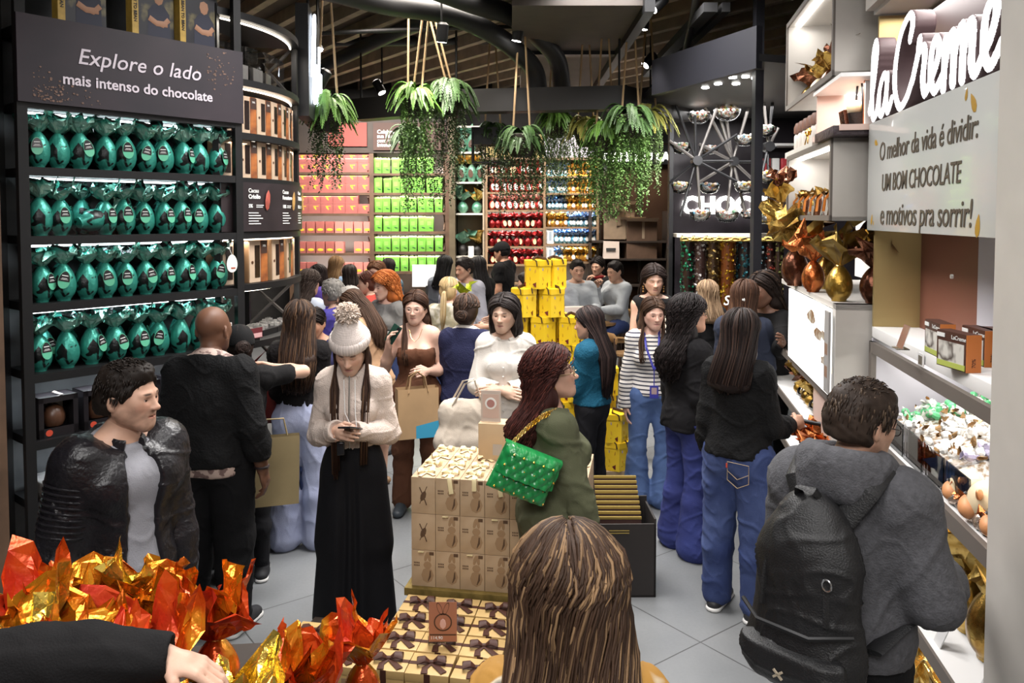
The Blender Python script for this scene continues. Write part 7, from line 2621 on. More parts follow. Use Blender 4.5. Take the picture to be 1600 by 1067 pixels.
fern(650, 150, 7.6, 'bright green fern on ropes, hanging nearest the egg rack side of the ring', 30, .34, 0, 50, 1.15, 0, ((-.03, .10), (.05, .15)), seed=2)
fern(640, 215, 7.9, 'silvery pale fern low beside the first rope fern', 34, .30, 3, 20, .6, 2, ((-.02, .0),), pot=.08, seed=3)
fern(702, 150, 7.9, 'dark shaded fern on long ropes next to the bright rope fern', 46, .40, 1, 45, 1.15, 1, ((.0, -.24), (.05, -.19)), seed=4)
fern(770, 205, 8.9, 'low wire planter with dark trailing strands behind the ring', 20, .30, 1, 60, .75, 1, seed=5, box=True, pot=.16)
fern(815, 215, 8.2, 'dark dense fern planter under the middle of the ring', 42, .36, 1, 70, .85, 1, seed=6, pot=.18)
fern(868, 188, 9.2, 'pale lit fern with silvery strands behind the ring', 38, .36, 0, 60, .95, 2, seed=7)
fern(915, 200, 8.6, 'yellowish fern under the far end of the black beam', 34, .34, 2, 45, .9, 0, seed=8)
fern(945, 205, 8.3, 'mid-green fern with long strands beside the yellowish one', 34, .34, 0, 70, 1.0, 0, seed=9)
fern(985, 185, 8.1, 'large dark fern with dense strands before the lit shop sign', 40, .42, 1, 80, 1.05, 0, seed=10, pot=.17)
fern(1012, 185, 8.4, 'golden green fern nearest the candy canopy', 38, .40, 2, 60, .85, 2, seed=11)
def pipe(name, lab, pts, r, m_):
 P = np.array([tuple(at(*p)) for p in pts])
 tt = np.linspace(0, len(P) - 1, 40)
 out = []
 for t in tt:
  i = min(int(t), len(P) - 2)
  q = t - i
  p0, p1, p2, p3 = P[max(i - 1, 0)], P[i], P[i + 1], P[min(i + 2, len(P) - 1)]
  out.append(.5 * (2 * p1 + (p2 - p0) * q + (2 * p0 - 5 * p1 + 4 * p2 - p3) * q * q + (3 * p1 - p0 - 3 * p2 + p3) * q ** 3))
 return tag(MB().tube(out, r, 12).build(name, m_), lab, 'duct')
BPIPE = mat('dark_grey_duct', (.024, .024, .026), .5, .2)
pipe('ventilation_duct', 'thick black curved duct dropping to the fern ring', [(480, -25, 6.6), (600, 5, 7.1), (700, 22, 7.6), (765, 50, 8.0), (808, 80, 8.3), (836, 112, 8.5), (842, 160, 8.6)], .10, BPIPE)
pipe('ventilation_duct', 'second black curved duct beside the first, further from the entrance', [(660, -25, 7.0), (740, 5, 7.5), (800, 25, 8.0), (846, 62, 8.5), (872, 98, 8.8), (880, 160, 9.0)], .10, BPIPE)
pipe('ventilation_duct', 'grey straight ventilation pipe above the glowing script sign', [(505, 104, 9.8), (560, 78, 9.3), (615, 52, 8.8), (690, 20, 8.2)], .085, GREYPIPE)
pipe('ventilation_duct', 'thin black conduit crossing below the ceiling joists', [(490, 53, 8.0), (640, 46, 8.2), (790, 42, 8.5), (900, 40, 9.0)], .022, BPIPE)
pipe('ventilation_duct', 'dark horizontal pipe behind the hanging ropes', [(520, 66, 10.0), (640, 64, 10.2), (760, 62, 10.4), (830, 60, 10.6)], .06, BPIPE)
pipe('ventilation_duct', 'slender bent grey pipe near the candy canopy', [(1090, -10, 7.0), (1082, 30, 7.4), (1074, 70, 7.8), (1066, 105, 8.2)], .035, GREYPIPE)
ab = thing('air_duct', 'wide brownish rectangular air duct under the ceiling joists', 'duct', (0, 0, 0))
MB().box((-.0, 7.0, 4.10), (1.15, 8.9, 4.38)).box((.12, 9.05, 4.12), (1.25, 11.6, 4.38)).build('duct', mat('brown_grey_duct', (.075, .062, .054), .7, var=.1), ab, False)
MB().box((1.15, 6.9, 4.02), (1.24, 11.6, 4.38)).box((.05, 8.9, 4.06), (1.2, 9.05, 4.38)).build('flange', BLACK, ab, False)
for i, X_ in enumerate((1.72,)):
 tb = thing('steel_channel', 'grey steel channel hung from the ceiling with spotlights', 'beam', (X_, 6.9, 0))
 MB().box((-.06, 0, 4.02), (.06, 3.2, 4.10)).box((.10, 0, 4.02), (.17, 3.2, 4.10)).build('channel', GREYPIPE, tb, False)
LENS = emis('spot_lens', (1, .96, .9), 30)
for i, (px, py, Y, tilt, lab) in enumerate(((690, 66, 7.4, (.1, .2), 'above the dark rope fern'), (807, 64, 8.0, (.2, .1), 'beside the curved ducts'), (597, 145, 9.6, (-.5, -.2), 'low beyond the first rope fern'), (498, 80, 7.4, (-.6, -.1), 'beside the glowing script sign'), (1020, 14, 7.2, (.8, -.3), 'high on the steel channel'), (1004, 46, 7.6, (.1, .1), 'second on the steel channel'), (1008, 102, 8.8, (.7, -.2), 'third on the steel channel'), (1016, 152, 9.6, (.4, -.5), 'lowest by the candy canopy'), (497, 136, 7.2, (.5, .0), 'lighting the fern by the script sign'))):
 p = at(px, py, Y)
 q = thing('spotlight', f'black can spotlight with bright lens {lab}', 'spotlight', p)
 M = Mat((0, 0, 0), 0, tilt[1], tilt[0])
 MB().lathe([(.05, .0), (.055, .01), (.055, .16), (.03, .18)], 18, 0, M).build('can', BLACK, q)
 MB().cyl((0, 0, -.003), (0, 0, .006), .045, n=18, M=M).build('lens', LENS, q)
 MB().cyl((0, 0, .10), (0, 0, max(.2, CZ + .165 - p.z)), .010).build('stem', BLACK, q)
 l = bpy.data.lights.new('spot_lamp', 'SPOT')
 l.energy = 55
 l.color = (1, .95, .88)
 l.spot_size = math.radians(75)
 l.spot_blend = .6
 l.shadow_soft_size = .05
 lo_ = bpy.data.objects.new('spot_lamp', l)
 lo_.location = p + Vector((0, 0, -.02))
 lo_.rotation_euler = (tilt[1], tilt[0], 0)
 COL.objects.link(lo_)
# ---------------------------------------------------------------- cafe furniture
OAK = mat('honey_wood', (.30, .17, .07), .5, var=.25, vscale=8)
DKW = mat('dark_stained_wood', (.045, .026, .018), .5, var=.2)
def chair(lab, x, y, rz):
 q = thing('cafe_chair', lab, 'chair', (x, y, 0), rz, 'cafe chairs')
 MB().prism([(.21 * math.cos(t) * (1 if math.sin(t) < 0 else .95), .21 * math.sin(t)) for t in np.linspace(0, 6.28, 20)[:-1]], .43, .46).build('seat', OAK, q, True, 35)
 for sx in (-1, 1):
  MB().tube([(sx * .17, .15, .43), (sx * .20, .20, 0)], .016, 8).build('leg', DKW, q)
  MB().tube([(sx * .17, -.15, .80), (sx * .17, -.16, .43), (sx * .19, -.22, 0)], .016, 8).build('leg', DKW, q)
 MB().tube([(-.19, -.13, .76), (-.15, -.20, .80), (0, -.235, .82), (.15, -.20, .80), (.19, -.13, .76)], .055, 8, flat=.25, up=(0, 0, 1)).build('backrest', OAK, q)
 for x_ in (-.06, .06):
  MB().tube([(x_, -.17, .45), (x_, -.22, .78)], .009, 6).build('spindle', DKW, q)
 MB().tube([(.15 * math.cos(t), .15 * math.sin(t), .22) for t in np.linspace(0, 6.28, 16)[:-1]], .010, 6, closed=True).build('stretcher', DKW, q)
def table(lab, x, y, r=.36):
 q = thing('cafe_table', lab, 'table', (x, y, 0))
 MB().cyl((0, 0, .72), (0, 0, .75), r, n=28).build('table_top', OAK, q)
 MB().cyl((0, 0, .02), (0, 0, .72), .035).build('pedestal', BLACK, q)
 MB().lathe([(.22, 0), (.22, .015), (.05, .04)], 20).build('foot', BLACK, q)
# ---------------------------------------------------------------- people in the shop
def cl(name, c, rough=.85, var=.10, vs=7, bump=.25, bs=220, **k):
 if max(c) < .03:
  c = tuple(v * .55 for v in c)
 k.setdefault('spec', .22)
 return mat(name, c, rough, var=var, vscale=vs, bump=bump, bscale=bs, **k)
def attach(name, label, cat, P):
 q = thing(name, label, cat)
 q.location = P.root.location
 q.rotation_euler = P.root.rotation_euler
 return q
def xz(px, Y):
 return (rx(px, Y), Y)
SK_L, SK_M, SK_T, SK_D = (.60, .37, .27), (.50, .29, .20), (.42, .22, .14), (.14, .065, .038)
BLK = cl('black_knit', (.012, .012, .013), bump=.5, bs=90)
BLK2 = cl('black_jersey', (.016, .015, .016))
NAVY = cl('navy_knit', (.018, .020, .055), bump=.5, bs=120)
DENIM = mat_pattern('mid_denim', (.055, .10, .24), (.10, .17, .36), 5, .35, .7, .85, detail=6, bump=.3, bscale=260)
DENIMD = mat_pattern('dark_denim', (.018, .034, .12), (.06, .09, .22), 4, .38, .72, .85, detail=6, bump=.3, bscale=260)
DENIMV = mat_pattern('indigo_denim', (.012, .018, .11), (.03, .045, .20), 4, .38, .72, .85, detail=6, bump=.3, bscale=260)
LAV = mat_pattern('pale_lavender_denim', (.30, .33, .48), (.40, .43, .58), 4, .38, .7, .85, detail=5, bump=.3, bscale=260)
BSHOE, WSHOE, WSOLE = mat('black_shoe', (.02, .02, .022), .5), mat('white_shoe', (.62, .61, .58), .5), mat('white_sole', (.66, .65, .63), .6)
PHONE = mat('phone_black', (.012, .012, .014), .15)
def phone(lab, P, k, up=(0, .3, 1), face=(0, -1, .3), c=None, off=(0, 0, 0)):
 q = attach('phone', lab, 'phone', P)
 g = P.J['grip' + k] + np.array(off)
 u = unit(P.T @ np.array(up, float))
 f = P.T @ np.array(face, float)
 f = unit(f - u * (f @ u))
 r = np.cross(u, f)
 M = Matrix(((r[0], f[0], u[0], g[0]), (r[1], f[1], u[1], g[1]), (r[2], f[2], u[2], g[2]), (0, 0, 0, 1)))
 MB().box((-.036, -.005, -.06), (.036, .004, .09), 0, M, bev=.004).build('case', c or PHONE, q, True, 35)
 MB().box((-.033, .0041, -.055), (.033, .0048, .086), 0, M).build('screen', mat('phone_screen', (.05, .06, .08), .08), q, False)
 MB().box((-.028, -.0068, .055), (-.004, -.005, .08), 0, M).build('lens_plate', PHONE, q, False)
 return q
LEA = mat('black_leather', (.009, .008, .010), .34, bump=.35, bscale=70, var=.3, vscale=9)
P = Person('person in a black leather jacket over a grey tee, looking past the dark rack', xz(186, 2.9), 124, 1.69, 'm', .97, skin=(.52, .31, .22), vox=.0075, head=(-27, 5, 0), beard=.42, armL='down', armR=dict(u=(.22, -.08, -1), f=(.05, .25, -1), curl=.4))
P.top(cl('heather_grey_tee', (.26, .26, .285)), .012, .86, .2, wr=.005, name='tee', seed=11)
P.top(LEA, .030, .86, .97, open_=.004, name='jacket', wr=.007, wf=11, seed=3, collar=.026, mult=1.12, nz=-.004)
P.pants(cl('charcoal_jeans', (.03, .03, .035)))
P.shoes(BSHOE)
P.hair((.014, .010, .008), 'short', n=700, seed=4, vol=.002, r=.006)
m = MB()
for k_ in range(9):
 for kk in 'R':
  a_, b_ = P.J['sh' + kk], P.J['el' + kk]
  c_ = a_ + (b_ - a_) * (.22 + .075 * k_)
  u_ = unit(np.cross(unit(b_ - a_), (0, 1, 0)))
  w_ = np.cross(unit(b_ - a_), u_)
  m.tube([c_ + (u_ * math.cos(t) + w_ * math.sin(t)) * (.098 - .0015 * k_) for t in np.linspace(0, 6.28, 22)[:-1]], .0045, 5, closed=True)
m.build('ribbed_sleeve_panel', LEA, P.root)
P = Person('person with shaved head in a black sweater, back turned, facing the teal eggs', xz(327, 4.2), 8, 1.755, 'm', 1.12, belly=.6, skin=SK_D, vox=.0085, armL='down', armR=dict(u=(.26, -.1, -1), f=(.08, .30, -1), curl=.5), head=(4, 4, 0), face_detail=True)
P.top(BLK, .022, .90, .78, wr=.008, name='sweater', seed=5, loose=.012)
P.top(mat_pattern('patterned_shirt', (.48, .36, .31), (.16, .10, .09), 26, .50, .56, .8), .014, .85, 0, neck='high', wr=.002, name='shirt')
P.pants(cl('black_chinos', (.012, .012, .014)), (.112, .088, .084, .072), waist=1.0)
P.shoes(mat('black_canvas', (.015, .015, .017), .7), WSOLE)
m = MB()
w_ = P.J['wrR']
d_ = unit(w_ - P.J['elR'])
m.tube([w_ - d_ * .02 + np.array((.034 * math.cos(t), .034 * math.sin(t), 0)) for t in np.linspace(0, 6.28, 16)[:-1]], .008, 6, closed=True)
m.build('bracelet', mat('dark_bead', (.03, .02, .02), .4), P.root)
bg = thing('paper_bag', 'plain olive-tan carrier bag hanging behind the man in the black sweater', 'bag', (P.root.location.x + .22, 4.58, .56), .3)
MB().add([(-.13, -.05, 0), (.13, -.05, 0), (.13, .05, 0), (-.13, .05, 0), (-.14, -.03, .40), (.14, -.03, .40), (.14, .03, .40), (-.14, .03, .40)], [(0, 3, 2, 1), (0, 1, 5, 4), (1, 2, 6, 5), (2, 3, 7, 6), (3, 0, 4, 7)]).build('bag', mat('olive_kraft', (.26, .20, .10), .75, var=.1), bg, False)
MB().tube([(-.07, 0, .40), (-.05, 0, .50), (.05, 0, .50), (.07, 0, .40)], .006, 6).build('handle', mat('olive_kraft', (.26, .20, .10), .75), bg)
P = Person('person in a white pompom beanie and wide black trousers reading a phone', xz(549, 4.24), 176, 1.66, 'f', .93, skin=SK_L, vox=.0078, head=(4, 27, 0), armL=dict(u=(.24, -.02, -1), f=(-.75, .85, .30), hand=(-.75, .6, .1), curl=.8), armR=dict(u=(.22, .0, -1), f=(-.62, .95, .36), hand=(-.5, .8, .1), curl=.7), eyes='closed', lips=(.40, .10, .11))
CRM = cl('cream_knit_top', (.60, .50, .44), bump=.5, bs=160)
P.top(CRM, .017, .985, 1.0, neck='high', wr=.006, name='top', seed=8, mult=1.1, sleeve_flare=.052, collar=.018)
P.skirt(cl('black_crepe', (.010, .010, .013), rough=.75), hem=.03, r=.235, waist=1.045, pleats=9, amp=.011, name='wide_trousers', ratio=.62)
P.shoes(BSHOE)
P.hair((.030, .014, .009), 'long', .90, n=170, front=(.96, .88), seed=8, hi=(.10, .055, .03))
KN = cl('white_rib_knit', (.66, .58, .54), bump=.0)
S = SDF(.005)
S.ell(P.Hd((0, -.014, .062)), np.array((.101, .118, .095)) * P.s, .03, P.HR)
S.cone(P.Hd((0, -.02, .14)), P.Hd((0, -.02, .185)), .062 * P.s, .045 * P.s, .04)
S.plane(P.Hd((0, .0, .046)), P.HR @ unit((0, -.08, -1)))
V, F = S.mesh()
V = relax(V, F, 2)
L_ = (V - P.HC) @ P.HR
a_ = np.arctan2(L_[:, 0], L_[:, 1])
V = V + vnormals(V, F) * (.0035 * np.abs(np.sin(a_ * 26)) + .001 * np.sin(L_[:, 2] * 700))[:, None]
bn_ = P.sub(V, F, 'beanie', KN)
S = SDF(.005)
for i in range(24):
 t0, t1 = 2 * math.pi * i / 24, 2 * math.pi * (i + 1) / 24
 S.cone(P.Hd((.092 * math.sin(t0), -.014 + .108 * math.cos(t0), .064)), P.Hd((.092 * math.sin(t1), -.014 + .108 * math.cos(t1), .064)), .018 * P.s, .018 * P.s, .006, P.HR @ np.array((0, 0, 1.0)), 1.7)
V, F = S.mesh()
V = relax(V, F, 1)
L_ = (V - P.HC) @ P.HR
a_ = np.arctan2(L_[:, 0], L_[:, 1] + .014)
R_ = np.sqrt(L_[:, 0] ** 2 + (L_[:, 1] + .014) ** 2)
V = V + vnormals(V, F) * (.0035 * np.abs(np.sin(a_ * 26)))[:, None]
P.sub(V, F, 'beanie_cuff', KN)
m = MB()
rb = random.Random(3)
pc0 = P.Hd((0, -.03, .225))
for i in range(900):
 d_ = unit(np.array((rb.gauss(0, 1), rb.gauss(0, 1), rb.gauss(0, 1))))
 e_ = d_ * rb.uniform(.054, .070)
 m.tube([pc0 + d_ * .01, pc0 + e_ * .6 + np.array((rb.uniform(-.006, .006),) * 3), pc0 + e_ + np.array((rb.uniform(-.01, .01), rb.uniform(-.01, .01), -.006))], [.006, .007, .003], 4)
m.build('pompom', mat('pale_fur', (.66, .55, .47), .9, var=.15, vscale=40), P.root)
for sg in (-1, 1):
 MB().box((-.034, -.004, -.03), (.034, .006, .03), 0, Matrix.Translation(P.U((sg * .068, .140, 1.21)))).build('chest_pocket', CRM, P.root, False)
m = MB().tube([P.U((.0, .128, 1.44)), P.U((0, .150, 1.33)), P.U((0, .165, 1.22)), P.U((0, .15, 1.05))], .004, 5)
m.build('zip', mat('silver_zip', (.4, .38, .36), .35, .8), P.root)
MB().tube([P.U((-.03, .13, 1.42)), P.U((-.035, .17, 1.25)), P.U((-.05, .22, 1.14))], .0022, 5).tube([P.U((.03, .13, 1.42)), P.U((.02, .17, 1.25)), P.U((-.04, .22, 1.14))], .0022, 5).build('earphone_cable', WHT, P.root)
phone('smartphone held in both hands by the person in the pompom beanie', P, 'R', up=(.25, .75, .25), face=(0, -.3, 1), off=(-.02, .01, .03))
q = attach('car_key', 'black car key dangling below the beanie wearer\'s hands', 'key', P)
g_ = P.J['gripL'] + np.array((-.01, .01, -.075))
MB().box((g_[0] - .02, g_[1] - .008, g_[2] - .035), (g_[0] + .02, g_[1] + .008, g_[2] + .035), bev=.006).build('fob', PHONE, q, True, None)
MB().tube([g_ + np.array((0, 0, .035)), g_ + np.array((.005, 0, .07))], .003, 5).build('ring', mat('silver_zip', (.4, .38, .36), .35, .8), q)
P = Person('person in a black cap and black tee with raised elbows beside the curved display', xz(372, 4.78), -20, 1.56, 'f', 1.08, skin=SK_L, vox=.010, armR=dict(u=(.98, .25, .05), f=(-.95, .55, .10), curl=.4), armL=dict(u=(.6, .6, .1), f=(-.5, .8, .3), curl=.4), head=(-10, 8, 0), face_detail=False)
P.top(BLK2, .018, .90, .28, name='tee', seed=14)
P.pants(cl('black_leggings', (.013, .013, .016)), (.094, .062, .056, .045))
P.shoes(mat('black_canvas', (.015, .015, .017), .7), WSOLE)
P.hair((.02, .012, .01), 'bun', n=40)
S = SDF(.007)
P.hair_cap(S, .022, .036, .0)
S.cone(P.Hd((-.05, .10, .052)), P.Hd((.05, .10, .052)), .035, .035, .02, P.HR @ np.array((0, 1.0, 0)), 1.6)
V, F = S.mesh()
P.sub(relax(V, F, 1), F, 'cap', cl('black_cap', (.015, .015, .016)))
P = Person('person in pale lavender jeans and black top with long wavy hair, back turned', xz(466, 5.28), -8, 1.655, 'f', .95, skin=SK_L, vox=.0095, armL='phone', armR='phone', face_detail=False)
P.top(cl('black_lace_top', (.014, .012, .013), bump=.6, bs=60), .016, 1.0, .9, name='blouse', seed=17, mult=1.15)
P.pants(LAV, (.104, .088, .096, .115), waist=1.06, seed=17)
P.shoes(mat('cream_shoe', (.5, .44, .36), .5))
P.hair((.030, .017, .012), 'long', 1.12, n=190, wave=.008, seed=17, vol=.006, hi=(.12, .065, .035))
q = thing('handbag', 'dark red shoulder bag carried by the person in lavender jeans', 'bag', (P.root.location.x - .24, 5.26, .86), .2)
MB().box((-.10, -.05, 0), (.08, .05, .26), bev=.02).build('bag', mat('maroon_leather', (.12, .015, .015), .4), q, True, None)
MB().tube([(-.08, 0, .25), (-.05, .0, .42), (.03, 0, .50), (.06, 0, .25)], .008, 6).build('strap', mat('maroon_leather', (.12, .015, .015), .4), q)
P = Person('person in a brown strapless jumpsuit with glasses, raising a green phone', xz(650, 5.95), 178, 1.665, 'f', 1.0, skin=(.62, .39, .30), vox=.0085, head=(8, 5, 0), armR=dict(u=(.42, -.05, -.95), f=(-.22, .62, .92), hand=(-.05, .3, 1), curl=.6), armL=dict(u=(.26, -.1, -1), f=(-.40, .75, .12), curl=.85), lips=(.42, .14, .13))
BRWN = cl('chocolate_jersey', (.115, .048, .026))
P.top(BRWN, .014, .93, 0, neck='strapless', wr=.007, name='bodice', seed=21, wf=13)
P.pants(BRWN, (.108, .070, .064, .074), e=.012, waist=1.05, seed=21)
P.shoes(mat('dark_teal_shoe', (.04, .05, .06), .5))
P.hair((.045, .022, .014), 'long', 1.16, n=170, front=(0, 1.16), seed=21, hi=(.12, .06, .035))
P.glasses((.30, .26, .24), .0013)
MB().tube([P.U((-.05, .07, 1.43)), P.U((-.03, .12, 1.37)), P.U((0, .135, 1.34)), P.U((.03, .12, 1.37)), P.U((.05, .07, 1.43))], .0016, 5).build('necklace', GOLD2, P.root)
phone('dark green phone held up by the person in the brown jumpsuit', P, 'R', up=(-.5, .1, .8), face=(-.3, -1, .2), c=mat('green_phone_case', (.012, .045, .032), .35))
g_ = P.world(P.J['gripL'])
q = thing('paper_bag', 'kraft carrier bag with a blue base held by the person in brown', 'bag', (g_.x + .0, g_.y - .03, g_.z - .46), .35)
KB = mat('kraft_paper', (.42, .27, .14), .75, var=.08)
m = MB().add([(-.15, -.06, 0), (.15, -.06, 0), (.15, .06, 0), (-.15, .06, 0), (-.15, -.05, .36), (.15, -.05, .36), (.15, .05, .36), (-.15, .05, .36)], [(0, 3, 2, 1), (0, 1, 5, 4), (1, 2, 6, 5), (2, 3, 7, 6), (3, 0, 4, 7)])
m.build('bag', KB, q, False)
MB().add([(-.02, -.0625, .0), (.152, -.0625, 0), (.152, -.058, .12), (-.02, -.058, .09)], [(0, 1, 2, 3)]).build('blue_print', mat('sky_blue_print', (.04, .30, .48), .6), q, False)
MB().add([(.1515, -.06, 0), (.1515, .06, 0), (.1515, .055, .12), (.1515, -.058, .12)], [(0, 1, 2, 3)]).build('side_print', mat('sky_blue_print', (.04, .30, .48), .6), q, False)
for y_ in (-.05, .05):
 MB().tube([(-.07, y_, .33), (-.05, y_ * .6, .44), (0, y_ * .3, .475), (.05, y_ * .6, .44), (.07, y_, .33)], .012, 6, flat=.4).build('handle', KB, q)
P = Person('person in a navy sweater with a low wavy bun, back turned', xz(728, 5.95), 12, 1.63, 'f', 1.12, skin=SK_L, vox=.010, face_detail=False, armL='phone', armR='phone')
P.top(cl('white_shirt', (.62, .58, .54)), .010, 1.0, 0, neck='high', name='shirt', wr=.003, collar=.014)
P.top(NAVY, .022, .88, 1.0, name='sweater', seed=25, loose=.01)
P.pants(cl('black_leggings', (.013, .013, .016)))
P.shoes(BSHOE)
P.hair((.030, .018, .013), 'bun', n=120, curl=.004, vol=.008, seed=25, hi=(.13, .07, .045))
P = Person('person in a loose white shirt with chin-length dark hair and crossed arms', xz(790, 5.4), 186, 1.685, 'f', .88, skin=(.58, .38, .28), vox=.008, head=(12, 4, 0), armL=dict(u=(.22, .22, -1), f=(-1, .55, .0), curl=.5), armR=dict(u=(.24, .20, -1), f=(-1, .62, -.05), curl=.5), lips=(.42, .15, .14))
WSH = cl('white_cotton', (.66, .62, .57))
P.top(WSH, .022, .86, .82, name='shirt', neck='v', wr=.010, wf=11, seed=28, loose=.012, collar=.018, mult=1.1)
P.pants(cl('beige_trousers', (.36, .29, .22)))
P.shoes(BSHOE)
P.hair((.018, .013, .012), 'bob', 1.42, n=210, seed=28, vol=.014, hi=(.10, .085, .08))
m = MB()
for i in range(6):
 m.lathe([(0, -.003), (.007, 0), (0, .003)], 8, 0, Matrix.Translation(P.U((0, .155 - .006 * abs(i - 2), 1.24 - .06 * i))))
m.build('button', WHT, P.root)
e_ = P.world(P.J['elR'])
q = thing('tote_bag', 'cream slouchy tote hanging from the arm of the person in white', 'bag', (e_.x - .06, e_.y - .16, .66), .2)
S = SDF(.012)
S.cone((-.13, 0, .09), (.13, 0, .09), .10, .10, .05, (0, 1, 0), .7)
S.cone((-.10, 0, .28), (.09, 0, .28), .10, .09, .08, (0, 1, 0), .6)
V, F = S.mesh()
V = relax(V, F, 2)
CT = cl('cream_canvas', (.60, .52, .43))
from_pydata('bag', V + vnormals(V, F) * folds(V, .007, 9, 5)[:, None], F, CT, q)
for y_ in (-.04, .05):
 MB().tube([(-.10, y_, .34), (-.02, y_, .48), (.05, y_ * .5, .50), (.10, y_, .34)], .012, 6, flat=.4).build('strap', CT, q)
P = Person('person in an olive jacket and dress with long curly auburn hair, seen from the side', xz(864, 3.62), 78, 1.615, 'f', 1.10, belly=.5, skin=(.56, .33, .24), vox=.0085, head=(14, -10, 0), armR=dict(u=(.14, .26, -1), f=(.0, .34, -1), curl=.55), armL='down', lips=(.4, .14, .13))
OLV = cl('olive_cotton', (.10, .105, .06))
P.top(OLV, .024, .84, .92, name='jacket', seed=31, wr=.010, collar=.02, loose=.02, mult=1.12, nz=-.01)
P.skirt(cl('olive_dress_cloth', (.105, .11, .075)), hem=.38, r=.18, waist=1.05, pleats=11, amp=.010, name='dress')
P.shoes(mat('tan_sandal', (.25, .15, .08), .5), low=True)
P.hair((.040, .012, .010), 'long', 1.20, n=330, curl=.013, vol=.022, seed=31, hi=(.14, .04, .03), r=.0065)
P.glasses((.45, .33, .16), .0016)
MB().tube([P.Hd((.088, -.01, -.05)) + np.array((0, .014 * math.cos(t), .014 * math.sin(t))) for t in np.linspace(0, 6.28, 14)[:-1]], .002, 5, closed=True).build('earring', GOLD2, P.root)
m = MB().lathe([(0, -.003), (.009, 0), (0, .003)], 8, 0, Matrix.Translation(P.J['wrR'] + np.array((.045, -.01, .05))))
m.build('cuff_button', GOLD2, P.root)
gm = mat('emerald_quilted_leather', (.012, .22, .055), .3, coat=.3)
q = thing('handbag', 'bright green quilted handbag with gold studs and chain strap', 'bag', at(803, 775, 3.34), math.radians(12))
q.scale = (1.0, 1.1, 1.28)
q.rotation_euler = (0, math.radians(24), math.radians(10))
def quilt(u, v, W=.275, H=.17, D=.085):
 pass
m = MB()
def bagface(sy, W, H, D):
 nx, nz = 44, 28
 def fn(u, v):
  x, z = (u - .5) * W, v * H
  e = max(abs(u - .5) * 2, abs(v - .5) * 2)
  r = max(0, (1 - (abs(u - .5) * 2) ** 6) * (1 - (abs(v - .5) * 2) ** 6)) ** .4
  a, b = (x + z) / .046, (x - z) / .046
  pf = abs(math.sin(math.pi * a) * math.sin(math.pi * b)) ** .5
  return (x * (1 - .06 * v), sy * D * .5 * r * (.80 + .25 * pf), z)
 m.grid(fn, nx, nz)
bagface(-1, .27, .165, .10)
bagface(1, .27, .165, .10)
m.build('bag', gm, q)
m = MB()
def flap(u, v):
 x = (u - .5) * .272
 z = .170 - v * .105
 a, b = (x + z) / .046, (x - z) / .046
 pf = abs(math.sin(math.pi * a) * math.sin(math.pi * b)) ** .5
 y = -.052 * min(1, (v * 4) ** .5) * max(.2, (1 - (abs(u - .5) * 2) ** 6)) - .008 - .012 * pf
 return (x, y if v > .02 else .0, z)
m.grid(flap, 44, 20)
m.build('flap', gm, q)
m = MB()
for i in range(-2, 4):
 for j in range(0, 4):
  x, z = i * .046 + (.023 if j % 2 else 0) - .023, .02 + j * .040
  if abs(x) < .125:
   m.lathe([(0, -.005), (.0055, 0), (0, .005)], 8, 0, Mat((x, -.066 if z > .06 else -.052, z)))
m.build('stud', GOLD2, q)
m = MB()
ch0 = [Vector((-.10, 0, .165)), Vector((-.06, .02, .225)), Vector((-.01, .05, .275)), Vector((.05, .09, .305))]
for k_ in range(26):
 t = k_ / 25 * 3
 i = min(int(t), 2)
 c_ = ch0[i].lerp(ch0[i + 1], t - i)
 m.tube([c_ + Vector((.0055 * math.cos(a_), .0055 * math.sin(a_) * (k_ % 2), .011 * math.sin(a_))) for a_ in np.linspace(0, 6.28, 8)[:-1]], .0019, 5, closed=True)
m.build('chain_strap', GOLD2, q)
MB().tube([(.05, .09, .305), (.075, .11, .31), (.10, .12, .28), (.12, .06, .17)], .011, 6, flat=.4).build('leather_strap', gm, q)
P = Person('person in a teal blue fleece with very long straight black hair by the yellow tower', xz(925, 5.75), -62, 1.565, 'f', .96, skin=SK_M, vox=.0095, armL=dict(u=(.12, .30, -.95), f=(-.15, 1, .30), curl=.7), armR=dict(u=(.12, .25, -.95), f=(-.35, 1, .25), curl=.7), head=(-4, 8, 0))
P.top(cl('teal_blue_fleece', (.008, .072, .125), bump=.6, bs=110), .024, .95, 1.0, name='fleece', neck='high', seed=34, wr=.008, collar=.022, mult=1.12)
P.pants(cl('black_jeans', (.014, .014, .018)), (.096, .064, .06, .052), seed=34)
P.shoes(BSHOE, WSOLE)
P.hair((.014, .009, .009), 'long', 1.02, n=190, seed=34, hi=(.06, .035, .03), vol=.004)
phone('black phone in the hands of the person in the blue fleece', P, 'R', up=(-.2, 1, .2), face=(0, -.2, 1))
q = attach('gift_tag', 'pale tag held below the phone by the person in blue fleece', 'tag', P)
g_ = P.J['gripL'] + np.array((0, .02, -.09))
MB().box((g_[0] - .025, g_[1] - .002, g_[2] - .05), (g_[0] + .025, g_[1], g_[2] + .03)).build('tag', mat('pale_tag', (.5, .42, .3), .6), q, False)
